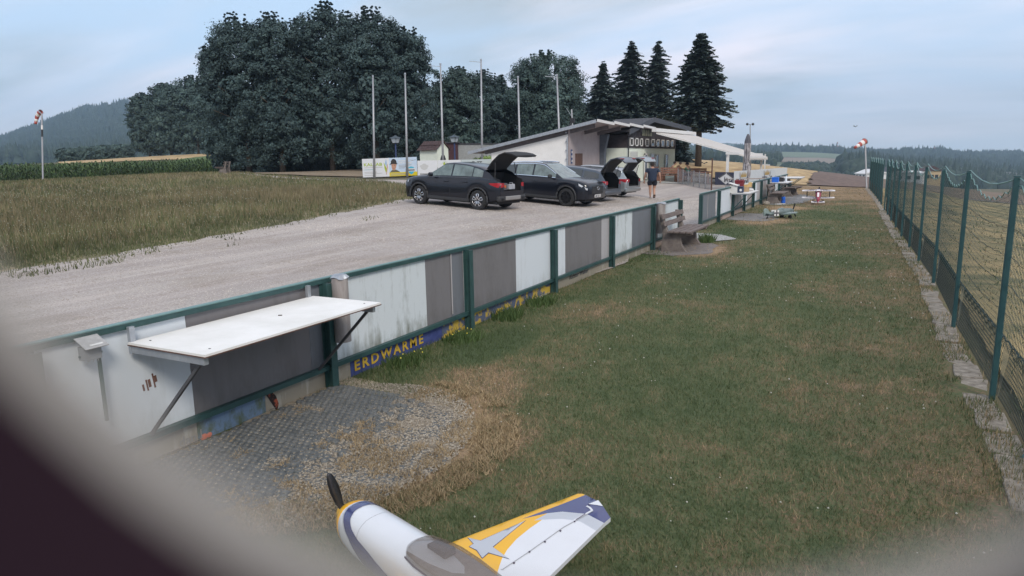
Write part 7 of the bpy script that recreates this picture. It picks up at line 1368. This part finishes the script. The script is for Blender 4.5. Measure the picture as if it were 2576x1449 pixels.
seg(.095, .26, 'cowl', m_fw, .0); seg(.262, 1.8, 'fuselage', m_fw); M = MB(); M.loft([fs(x, *[q-.003 for q in SF(x)]) for x in (.255, .268)], caps=False); M.build('cowl_seam', m_fdk, ma, world=True)
def band(pts_t, mt, nm, infl=.0018):
    """painted band over the fuselage: rows of (x0, x1) by angle"""
    M = MB(); R_ = []; 
    for (t, xa, xb) in pts_t:
        row = []
        for k in range(5):
            x = xa+(xb-xa)*k/4; hw_, ht, hb = SF(x); c, s = math.cos(t), math.sin(t); row.append(tuple(Oo+ax_*x+rx_*(math.copysign(abs(c)**(2/2.4), c)*(hw_+infl))+up_*(math.copysign(abs(s)**(2/2.4), s)*((ht if s > 0 else hb)+infl))))
        R_.append(row)
    M.loft(R_, closed=False, caps=False); return M.build(nm, mt, ma, world=True, smooth=True)
NB = [(-.55, .3, .8), (-.3, .26, .62), (0, .20, .40), (.25, .155, .27), (.5, .125, .205), (.8, .10, .165), (1.2, .088, .145), (1.57, .084, .14), (1.95, .088, .145), (2.35, .10, .165), (2.65, .125, .205), (2.9, .155, .27), (3.14, .20, .40), (3.44, .26, .62), (3.7, .3, .8)]
NBf = [(float(t), float(np.interp(t, [q[0] for q in NB], [q[1] for q in NB])), float(np.interp(t, [q[0] for q in NB], [q[2] for q in NB]))) for t in np.linspace(-.55, 3.7, 50)]
band(NBf, m_fn, 'navy_band'); band([(t, a+.0-.012, a-.002) for t, a, b_ in NBf], m_fg, 'band_edge')
YB_ = [(t, .045, .05+.35*max(0, .25-abs(math.sin(t)) if math.sin(t) > 0 else .25)*1.2) for t, a, b_ in NBf]
band([(float(t), .04, .06+.10*max(0, -math.sin(t))) for t in np.linspace(-1.2, 4.3, 40)], m_fy, 'yellow_chin', .0012)
M = MB(); M.loft([[tuple(Oo+ax_*x+rx_*(math.cos(t)*r_)+up_*(math.sin(t)*r_)) for t in np.linspace(0, 6.283, 21)[:-1]] for x, r_ in ((-.012, .045), (-.03, .043), (-.06, .036), (-.085, .022), (-.10, .006))]); M.build('spinner', m_fy, ma, world=True, smooth=True)
hub = Oo+ax_*(-.045); r_ = ray(825, 1191); bt = CAM+r_*((hub-CAM).dot(ax_)/r_.dot(ax_)); bd = bt-hub; bl_ = bd.length; bd.normalize()
for s in (1, -1):
    M = MB(); R_ = []; wv = ax_.cross(bd).normalized()
    for t, w_, tw in ((.02, .012, 1.0), (.15, .02, .95), (.35, .032, .75), (.6, .034, .55), (.82, .027, .42), (.95, .017, .35), (1.0, .006, .3)):
        c_ = hub+bd*(s*bl_*t); u_ = (wv*math.cos(tw*.6)+ax_*math.sin(tw*.6)); n__ = u_.cross(bd); R_.append([tuple(c_+u_*w_), tuple(c_+n__*.004), tuple(c_-u_*w_), tuple(c_-n__*.004)])
    M.loft(R_); M.build('propeller_blade', mat('m_prop', (.03, .03, .035), var=.3, rough=.3, scale=30), ma, world=True, smooth=True)
# canopy: smoked dome on a dark rim, cockpit floor inside
M = MB(); CS = [(.555, .02, .004), (.575, .060, .035), (.62, .088, .062), (.70, .102, .072), (.80, .106, .082), (.92, .100, .082), (1.05, .085, .075), (1.2, .06, .065), (1.35, .03, .03)]
def cr(x, w_, h_, n=14, i=0): z0 = .075-.0*x; return [tuple(Oo+ax_*x+rx_*(math.cos(t)*(w_-i))+up_*(z0+math.sin(t)**.85*(h_-i) if math.sin(t) > 0 else z0)) for t in np.linspace(0, math.pi, n)]
for (x, w_, h_) in CS: pass
M.loft([cr(*q) for q in CS], closed=False, caps=False); M.build('canopy', mat('m_canopy', (.16, .12, .10), var=0, rough=.05, alpha=.52, spec=.8), ma, world=True, smooth=True)
M = MB(); e1 = [tuple(Oo+ax_*x+rx_*(w_+.003)+up_*.078) for x, w_, h_ in CS]; e2 = [tuple(Oo+ax_*x-rx_*(w_+.003)+up_*.078) for x, w_, h_ in CS]; M.tube(e1, .004, 5); M.tube(e2, .004, 5); M.tube([e1[0], e2[0]], .004, 5); M.build('canopy_rim', m_fdk, ma, world=True, smooth=True)
M = MB(); M.loft([[tuple(Oo+ax_*x+rx_*(w_*.93*s)+up_*.092) for s in (-1, 1)] for x, w_, h_ in CS[1:]], closed=False, caps=False); M.build('cockpit_floor', mat('m_cock', (.30, .26, .24), var=.15, scale=25), ma, world=True)
q_ = Oo+ax_*.72+up_*.11; M = MB(); M.span(Oo+ax_*.66+rx_*.03+up_*.105, Oo+ax_*.78+rx_*.03+up_*.115, .06, .03); M.build('instrument_block', mat('m_inst', (.12, .11, .11), var=.1), ma, world=True)
# far wing half, tail and gear
mir = lambda p: p-rx_*2*((p-Oo).dot(rx_)); M = MB(); mo = [mir(p) for p in ol]; M.add(mo+[p-Vector((0, 0, .02)) for p in mo], [tuple(range(len(mo))), tuple(range(2*len(mo)-1, len(mo)-1, -1))]+[(i, (i+1) % len(mo), (i+1) % len(mo)+len(mo), i+len(mo)) for i in range(len(mo))]); M.build('far_wing', m_fy, ma, world=True)
M = MB(); T_ = [Oo+ax_*1.55+rx_*.02, Oo+ax_*1.62+rx_*.45, Oo+ax_*1.85+rx_*.45, Oo+ax_*1.85-rx_*.45, Oo+ax_*1.62-rx_*.45]; M.add([p+up_*.02 for p in T_]+[p+up_*.035 for p in T_], [(0, 1, 2, 3, 4), (9, 8, 7, 6, 5)]+[(i, (i+1) % 5, (i+1) % 5+5, i+5) for i in range(5)]); M.build('tailplane', m_fw, ma, world=True)
M = MB(); T_ = [Oo+ax_*1.5+up_*.05, Oo+ax_*1.68+up_*.36, Oo+ax_*1.86+up_*.36, Oo+ax_*1.86-up_*.04]; M.add([p+rx_*.008 for p in T_]+[p-rx_*.008 for p in T_], [(0, 1, 2, 3), (7, 6, 5, 4)]+[(i, (i+1) % 4, (i+1) % 4+4, i+4) for i in range(4)]); M.build('fin', m_fy, ma, world=True)
for s in (-1, 1):
    M = MB(); w0 = Oo+ax_*.42+rx_*(s*.08)-up_*.15; w1 = Oo+ax_*.38+rx_*(s*.24)-up_*.31; M.span(w0, w1, .03, .008); M.build('gear_leg', m_fw, ma, world=True); M = MB(); M.tube([w1-rx_*.02, w1+rx_*.02], .055, 14); M.build('wheel', m_tyre, ma, world=True, smooth='auto')
M = MB(); w1 = Oo+ax_*1.8-up_*.35; M.span(Oo+ax_*1.72-up_*.03, w1, .01); M.tube([w1-rx_*.01, w1+rx_*.01], .03, 10); M.build('tail_wheel', m_tyre, ma, world=True)

# ------------------------------------------------------------------ two far model aeroplanes
m_wb = mat('m_wb', (.15, .20, .19), col2=(.27, .33, .31), scale=7, rough=.6); m_wbd = mat('m_wbd', (.09, .115, .12), col2=(.17, .21, .21), scale=5, rough=.6)
wb_ = thing('model_warbird', 'grey green model fighter with black and white crosses on the mown grass', 'model aeroplane', (0, 0, 0)); tw_ = G(1930, 550.8); ax2 = RT*math.cos(rad(20))+FW*math.sin(rad(20)); ax2.z = 0; ax2.normalize(); rx2 = ax2.cross(Vector((0, 0, 1))); SCL = .66; tl = tw_-ax2*.13*SCL; wb_.location = (tl.x, tl.y, 0)
def W2(x, y, z): return Vector((tl.x, tl.y, 0))+ax2*x*SCL+rx2*y*SCL+Vector((0, 0, z*SCL))
def loft2(P, rows, nm, mt, n=14, par=None):
    M = MB(); M.loft([[tuple(P(x, math.cos(t)*w_, zc+math.sin(t)*h_)) for t in np.linspace(0, 6.283, n+1)[:-1]] for x, w_, h_, zc in rows]); return M.build(nm, mt, par, world=True, smooth=True)
loft2(W2, [(-.05, .02, .06, .22), (.2, .05, .08, .24), (.6, .10, .12, .29), (.95, .12, .15, .33), (1.3, .12, .15, .36), (1.6, .10, .125, .38), (1.7, .07, .08, .385)], 'fuselage', m_wbd, par=wb_)
loft2(W2, [(1.7, .07, .075, .385), (1.76, .055, .055, .388), (1.82, .02, .02, .39)], 'spinner', m_wb, par=wb_)
M = MB(); M.loft([[tuple(W2(x, math.cos(t)*w_, z+math.sin(t)*h_)) for t in np.linspace(0, 3.1416, 9)] for x, w_, h_, z in ((.72, .05, .02, .41), (.85, .08, .09, .43), (1.05, .08, .10, .46), (1.2, .06, .03, .49))], closed=False, caps=False); M.build('canopy', m_cglassl, wb_, world=True, smooth=True)
def slab2(P, pts, z0, th, nm, mt, par, dih=0): M = MB(); V = [P(x, y, z0+abs(y)*dih+.22*(x-1.1 if x > .5 else 0)) for x, y in pts]; n = len(V); M.add(V+[v-Vector((0, 0, th)) for v in V], [tuple(range(n)), tuple(range(2*n-1, n-1, -1))]+[(i, (i+1) % n, (i+1) % n+n, i+n) for i in range(n)]); return M.build(nm, mt, par, world=True, bevel=.004)
for s in (-1, 1):
    slab2(W2, [(.92, s*.05), (1.42, s*.05), (1.38, s*.5), (1.30, s*.85), (1.2, s*.95), (1.08, s*.9), (1.0, s*.5)], .25, .035, 'wing', m_wb, wb_, .10); slab2(W2, [(.0, s*.02), (.22, s*.02), (.2, s*.3), (.1, s*.34), (.0, s*.3)], .30, .015, 'tailplane', m_wb, wb_)
    M = MB(); w0 = W2(1.3, s*.22, .25); w1 = W2(1.32, s*.30, .07); M.span(w0, w1, .02); M.build('gear_leg', m_galv, wb_, world=True); M = MB(); M.tube([w1-rx2*.02, w1+rx2*.02], .07, 12); M.build('wheel', m_tyre, wb_, world=True)
    # wing cross
    for dx_, dy_, mt, dz in ((.15, .15, m_white, .003), (.15, .045, m_dtxt, .006), (.045, .15, m_dtxt, .006)): slab2(W2, [(1.2-dx_/2-.01, s*.62-dy_/2), (1.2+dx_/2, s*.62-dy_/2), (1.2+dx_/2, s*.62+dy_/2), (1.2-dx_/2-.01, s*.62+dy_/2)], .25+.0*s+dz+.002, .004, 'cross_marking', mt, wb_, .10)
    for w_, h_, mt, o_ in ((.20, .20, m_white, .006), (.05, .20, m_dtxt, .009), (.20, .05, m_dtxt, .009)): M = MB(); c_ = W2(.62, s*(.103+o_), .29); M.span(c_-ax2*w_/2, c_+ax2*w_/2, .006, h_); M.build('cross_marking', mt, wb_, world=True)
M = MB(); T_ = [W2(-.12, 0, .14), W2(.28, 0, .33), W2(.12, 0, .52), W2(-.02, 0, .56), W2(-.12, 0, .50)]; M.add([p+rx2*.01 for p in T_]+[p-rx2*.01 for p in T_], [(0, 1, 2, 3, 4), (9, 8, 7, 6, 5)]+[(i, (i+1) % 5, (i+1) % 5+5, i+5) for i in range(5)]); M.build('fin', m_wb, wb_, world=True)
M = MB(); M.span(W2(.15, 0, .18), W2(.13, 0, .05), .015); M.tube([W2(.13, -.012, .04), W2(.13, .012, .04)], .04, 10); M.build('tail_wheel', m_tyre, wb_, world=True)
for k in range(3): a = 1.2+k*2.094; M = MB(); h_ = W2(1.75, 0, .388); M.span(h_, h_+(rx2*math.cos(a)+Vector((0, 0, 1))*math.sin(a))*.26, .05, .012, up=ax2); M.build('propeller_blade', m_black, wb_, world=True)
# biplane seen from behind
bc = G(2057, 513, 0); bp = thing('model_biplane', 'red and white sunburst model biplane seen from behind on the grass', 'model aeroplane', bc, TH*.0+rad(2), None); v_ = Vector((bc.x, bc.y, 0)).normalized(); bp.rotation_euler = (rad(9), 0, math.atan2(v_.y, v_.x)-math.pi/2)
m_bred = mat('m_bred', (.30, .02, .05), var=.1, rough=.4); m_bpu = mat('m_bpu', (.03, .02, .07), var=0, rough=.4); m_bwh = mat('m_bwh', (.72, .68, .69), var=.03, rough=.5)
Bp = lambda x, y, z: Vector((x, y, z))
M = MB(); M.loft([[(math.cos(t)*w_, y, z+math.sin(t)*h_) for t in np.linspace(0, 6.283, 15)[:-1]] for y, w_, h_, z in ((-.62, .02, .05, .20), (-.35, .06, .08, .24), (0, .09, .12, .30), (.3, .12, .14, .36), (.5, .12, .13, .40))]); M.build('fuselage', m_bred, bp, smooth=True)
M = MB(); M.loft([[(math.cos(t)*w_, y, z+math.sin(t)*h_) for t in np.linspace(0, 6.283, 15)[:-1]] for y, w_, h_, z in ((.5, .13, .135, .40), (.62, .13, .135, .42), (.68, .08, .08, .42))]); M.build('cowl', m_bpu, bp, smooth=True)
def burst(y0, y1, x1, z, dih, nm, n=9, tipr=.2):
    g_ = bpy.data.objects.new(nm, None); COL.objects.link(g_); g_.parent = bp
    for s in (-1, 1):
        for i in range(n):
            a0, a1 = i/n, (i+1)/n; c_ = .08; xa, xb = x1*a0**1.0, x1*a1; sk = .5
            V = [(s*(c_+xa*.25), y1, z+dih*c_), (s*(c_+xb*.25), y1, z+dih*c_), (s*min(x1, c_+xb), y0+(.06 if a1 > .9 else 0), z+dih*xb), (s*min(x1, c_+xa), y0, z+dih*xa)] if i < n-2 else [(s*(c_+xa*.25), y1, z), (s*x1*(.7 if i < n-1 else 1), y1, z+dih*x1), (s*x1, y0+.05, z+dih*x1), (s*(c_+xa), y0, z+dih*xa)]
            M = MB(); M.add([Vector(v) for v in V]+[Vector(v)-Vector((0, 0, .022)) for v in V], [(0, 1, 2, 3), (7, 6, 5, 4), (0, 4, 5, 1), (1, 5, 6, 2), (2, 6, 7, 3), (3, 7, 4, 0)]); M.build('stripe', m_bwh if i % 2 == 0 else (m_bpu if nm != 'tailplane' else m_bpu), g_)
def wingb(z, y0, span_, chord, nm, dih):
    g_ = bpy.data.objects.new(nm, None); COL.objects.link(g_); g_.parent = bp
    for s in (-1, 1):
        V = [(0, y0, z), (s*span_*.93, y0, z+dih*span_), (s*span_, y0+chord*.3, z+dih*span_), (s*span_*.97, y0+chord, z+dih*span_), (0, y0+chord, z)]; n = 5
        M = MB(); M.add([Vector(v) for v in V]+[Vector(v)-Vector((0, 0, .025)) for v in V], [tuple(range(n)), tuple(range(2*n-1, n-1, -1))]+[(i, (i+1) % n, (i+1) % n+n, i+n) for i in range(n)]); M.build('panel', m_bwh, g_, bevel=.004)
        for k in range(5):
            t = .12+k*.17; M = MB(); M.add([(s*(.05+t*.35*span_), y0+chord*.97, z+.004+dih*t*.35*span_), (s*(.07+t*.42*span_), y0+chord*.97, z+.004+dih*t*.4*span_), (s*(t+.085)*span_, y0+.01, z+.004+dih*t*span_), (s*t*span_, y0+.01, z+.004+dih*t*span_)], [(0, 1, 2, 3)]); M.build('stripe', m_bpu, g_)
wingb(.55, .22, .68, .24, 'upper_wing', -.02); wingb(.235, .12, .67, .22, 'lower_wing', .02); g_ = wingb(.22, -.66, .27, .24, 'tailplane', .0)
for s in (-1, 1):
    M = MB(); M.span((s*.46, .28, .25), (s*.46, .34, .54), .04, .012); M.build('interplane_strut', m_black, bp); M = MB(); M.span((s*.1, .3, .45), (s*.14, .34, .54), .02); M.build('cabane_strut', m_black, bp)
    M = MB(); M.span((s*.06, .32, .25), (s*.2, .34, .07), .02); M.build('gear_leg', m_bred, bp); M = MB(); M.tube([(s*.19, .34, .06), (s*.23, .34, .06)], .06, 12); M.build('wheel', m_tyre, bp)
M = MB(); M.prism([(-.62, .18), (-.40, .26), (-.48, .42), (-.60, .44), (-.68, .36), (-.68, .2)], -.008, .008, 'yz'); M.build('rudder', m_bred, bp); M = MB(); M.span((0, .70, .28), (.03, .70, .62), .05, .012, up=(0, 1, 0)); M.build('propeller', m_black, bp); M = MB(); M.prism([(-.2, .36), (.1, .43), (.05, .5), (-.08, .46)], -.04, .04, 'yz'); M.build('headrest', m_bwh, bp)

# ------------------------------------------------------------------ far houses, bridge, birds
def house(label, px, py, d, w, l, h, rz, wall=m_white, roof=m_tile, rh=1.8, name='house'):
    p = D(px, py, d); o = thing(name, label, 'house', p, rz, 'distant houses'); M = MB(); M.box((0, 0, h/2-1), (w, l, h+2)); M.build('wall', wall, o)
    M = MB(); M.prism([(-w/2-.5, h), (w/2+.5, h), (0, h+rh)], -l/2-.5, l/2+.5, 'xz'); M.build('roof', roof, o)
    for k in range(3): M = MB(); M.box((-w/2-.03, -l/3+k*l/3, h*.55), (.08, 1.2, 1.3)); M.build('window', m_glass, o); M = MB(); M.box((-w/4+k*w/4, -l/2-.03, h*.55), (1.1, .08, 1.3)); M.build('window', m_glass, o)
    return o
pg = mat('m_wgrey', (.55, .55, .54), var=.05)
house('white farm house with dark roof behind the second gap of the net fence', 2240, 455, 300, 10, 7, 4.0, rad(60), wall=m_white, roof=m_roofd)
house('small white house partly hidden by the right windsock pole', 2190, 452, 290, 9, 8, 2.6, rad(30), roof=m_white)
hb = house('long white two storey hall seen through the net fence', 2296, 462, 260, 7, 9.5, 4.2, rad(65), roof=m_white, rh=.6, name='hall'); house('yellowish house end beside the long white hall', 2334, 461, 258, 6, 6, 4.6, rad(20), wall=mat('m_ywall', (.45, .34, .2)), roof=m_tile)
house('tiny red roofed farmhouse on the skyline among trees', 1928, 381, 1440, 16, 12, 8, rad(30), wall=mat('m_pinkw', (.4, .3, .27)), name='farmhouse')
p = D(1846, 416, 330); q = D(1924, 417, 340); o = thing('long_shed', 'long low pale roof seen over the wheat field', 'shed', p, 0); M = MB(); M.span(p, q, 6, 1.2); M.build('roof', m_white, o, world=True); M = MB(); M.span(p-Vector((0, 0, 2)), q-Vector((0, 0, 2)), 5, 2.8); M.build('wall', pg, o, world=True)
m_brdg = mat('m_brdg', (.20, .20, .20), var=.1); p = D(2500, 434, 620); q = D(2660, 448, 600); o = thing('motorway_bridge', 'pale concrete viaduct crossing the wooded valley on the right', 'bridge', p, 0); M = MB(); M.span(p, q, 9, 1.6); M.build('deck', m_brdg, o, world=True); M = MB(); M.span(p+Vector((0, 0, 1.1)), q+Vector((0, 0, 1.1)), 9.2, .5); M.build('parapet', m_brdg, o, world=True)
for t in (.25, .75): c_ = p.lerp(q, t); M = MB(); M.box((c_.x, c_.y, c_.z-9), (2, 3, 17)); M.build('pier', m_conc, o, world=True)
def bird(label, px, py, d, s, rz, up, nm='bird', cat='bird'):
    o = thing(nm, label, cat, D(px, py, d), rz); M = MB(); M.sphere((0, 0, 0), s*.12, 8, 6, (2.4, .9, .9)); M.tube([(-s*.2, 0, 0), (-s*.45, 0, 0)], [s*.06, s*.03], 5); M.build('body', m_black, o)
    for k in (-1, 1): M = MB(); M.add([(s*.14, k*s*.05, 0), (s*.05, k*s*.5, s*up), (-s*.15, k*s*.8, s*up*.5), (-s*.12, k*s*.05, 0), (s*.1, k*s*.05, .02*s), (0, k*s*.5, s*up+.02*s)], [(0, 1, 2, 3), (4, 5, 2), (4, 5, 1, 0)]); M.build('wing', m_black, o)
bird('dark swallow in flight in front of the wheat beside the spruce trunk', 1771.5, 411, 34, .24, rad(130), .3); bird('second dark swallow higher up by the spruce trunk', 1785, 401.5, 38, .2, rad(140), .35)
bird('tiny bird high in the sky left of the right windsock', 2152, 319, 80, .34, rad(60), .5)
o = thing('green_shrub', 'small bright green bush behind the middle advert board', 'shrub', (0, 0, 0)); p = D(1222, 402, 49); o.location = (p.x, p.y, hz1(p.x, p.y)); zt_ = D(1222, 388, 49).z-hz1(p.x, p.y)
C_ = np.array([(random.uniform(-.9, .9), random.uniform(-.5, .5), zt_*random.uniform(.3, .85), .32) for _ in range(22)]); v, f = leafcards(C_, 1800, 3, .07, 1); npmesh('foliage', v, f, mat_leaf('m_shrub', (.12, .2, .04), (.25, .34, .10)), parent=o); M = MB(); M.tube([(0, 0, -.1), (0, 0, zt_*.7)], .04, 6); M.build('stem', m_bark, o)
# plants by the near fence: seed stalks against the panels
for i, (x, y, h, lb) in enumerate(((-4.42, 8.3, .17, 'leafy weed clump growing in front of the grey panel right of the third post'), (-4.35, 7.0, .13, 'yellow flowering weed at the foot of the mossy white panel'), (-4.40, 5.9, .13, 'yellow flowering weed in front of the first worn letters'), (-3.75, 17.9, .26, 'spiky tuft of grass at the free end of the bench'), (-4.38, 9.3, .16, 'tall thin seed stalks before the clean white panel'))):
    o = thing('weed_clump', lb, 'plant', (x, y, 0)); n = 260; a = rng.uniform(0, 6.28, n); r_ = rng.uniform(.02, .22, n); hh = h*rng.uniform(.3, 1, n); w = .006+.0004*y; X_, Y_ = np.cos(a)*r_*1, np.sin(a)*r_*1.4; la = rng.uniform(0, 6.28, n)
    V = np.empty((n, 3, 3)); V[:, 0] = np.c_[X_-w, Y_-w*.3, np.zeros(n)]; V[:, 1] = np.c_[X_+w, Y_+w*.3, np.zeros(n)]; V[:, 2] = np.c_[X_+np.cos(la)*hh*.5, Y_+np.sin(la)*hh*.5, hh]; npmesh('leaves', V.reshape(-1, 3), np.arange(n*3).reshape(n, 3), MATS['m_weed'], parent=o)
    if i in (1, 2):
        M = MB()
        for k in range(5): t = random.uniform(0, 6.28); rr_ = random.uniform(.03, .26); M.sphere((math.cos(t)*rr_*.6, math.sin(t)*rr_*1.5, h*random.uniform(.6, 1.1)), .008, 5, 4)
        q = M.build('flower', mat('m_fly', (.7, .6, .08), var=0), o); q['kind'] = 'stuff'
# sandstone lump by the far bench
o = thing('stone', 'pale stone lying at the foot of the far fence by the bench', 'stone', (-4.3, 32.6, .05)); M = MB(); M.sphere((0, 0, 0), .17, 8, 6, (1, 1.4, .7)); M.build('rock', m_slab, o, smooth=True)

# ------------------------------------------------------------------ haze: one closed box of even air
hz_ = MB(); hz_.box((0, 300, 95), (6200, 6200, 337)); M_ = bpy.data.materials.new('m_haze'); M_.use_nodes = True; t = M_.node_tree; t.nodes.clear(); oo = N(t, 'ShaderNodeOutputMaterial'); pv = N(t, 'ShaderNodeVolumePrincipled'); pv.inputs['Density'].default_value = .00026; pv.inputs['Color'].default_value = (.56, .76, 1, 1); pv.inputs['Anisotropy'].default_value = .2; t.links.new(pv.outputs[0], oo.inputs['Volume'])
hb_ = hz_.build('haze', M_); hb_['kind'] = 'stuff'; hb_['label'] = 'thin blue morning haze over the valley'; hb_['category'] = 'haze'; hb_.location = (0, 0, 0)
# ------------------------------------------------------------------ the out-of-focus rim of the camera's own weather housing, a few centimetres before the lens
def housing():
    d0 = .020; o = thing('camera_housing', 'blurred dark rimmed housing of the camera itself across the bottom corners', 'camera housing', CAM)
    def P(px, py, d): return ray(px, py)*d
    arc = [(-900, -350), (-620, 40), (-300, 430), (0, 725), (230, 955), (450, 1140), (700, 1310), (1000, 1440), (1300, 1520), (1600, 1548), (1900, 1520), (2200, 1445), (2400, 1385), (2576, 1320), (2800, 1225), (3100, 1060), (3400, 820), (3600, 500)]
    V = np.array(arc, float); cen = np.array([1400., 300.]); 
    def off(k, d): return [tuple(P(*(cen+(p-cen)*(1+k/np.linalg.norm(p-cen))), d)) for p in V]
    M = MB(); rows_ = [off(40, d0*1.5), off(0, d0*1.12), off(0, d0), off(150, d0*.985)]; M.loft(rows_, closed=False, caps=False); M.build('lip', mat('m_hlip', (.27, .255, .24), var=.05, rough=.8), o, smooth=True)
    M = MB(); rows_ = [off(150, d0*.985), off(240, d0*.90), off(900, d0*.60), off(1400, d0*.45)]; M.loft(rows_, closed=False, caps=False); M.build('inner_wall', mat('m_hin', (.024, .014, .019), var=.05, rough=1, spec=0), o, smooth=True)
housing()
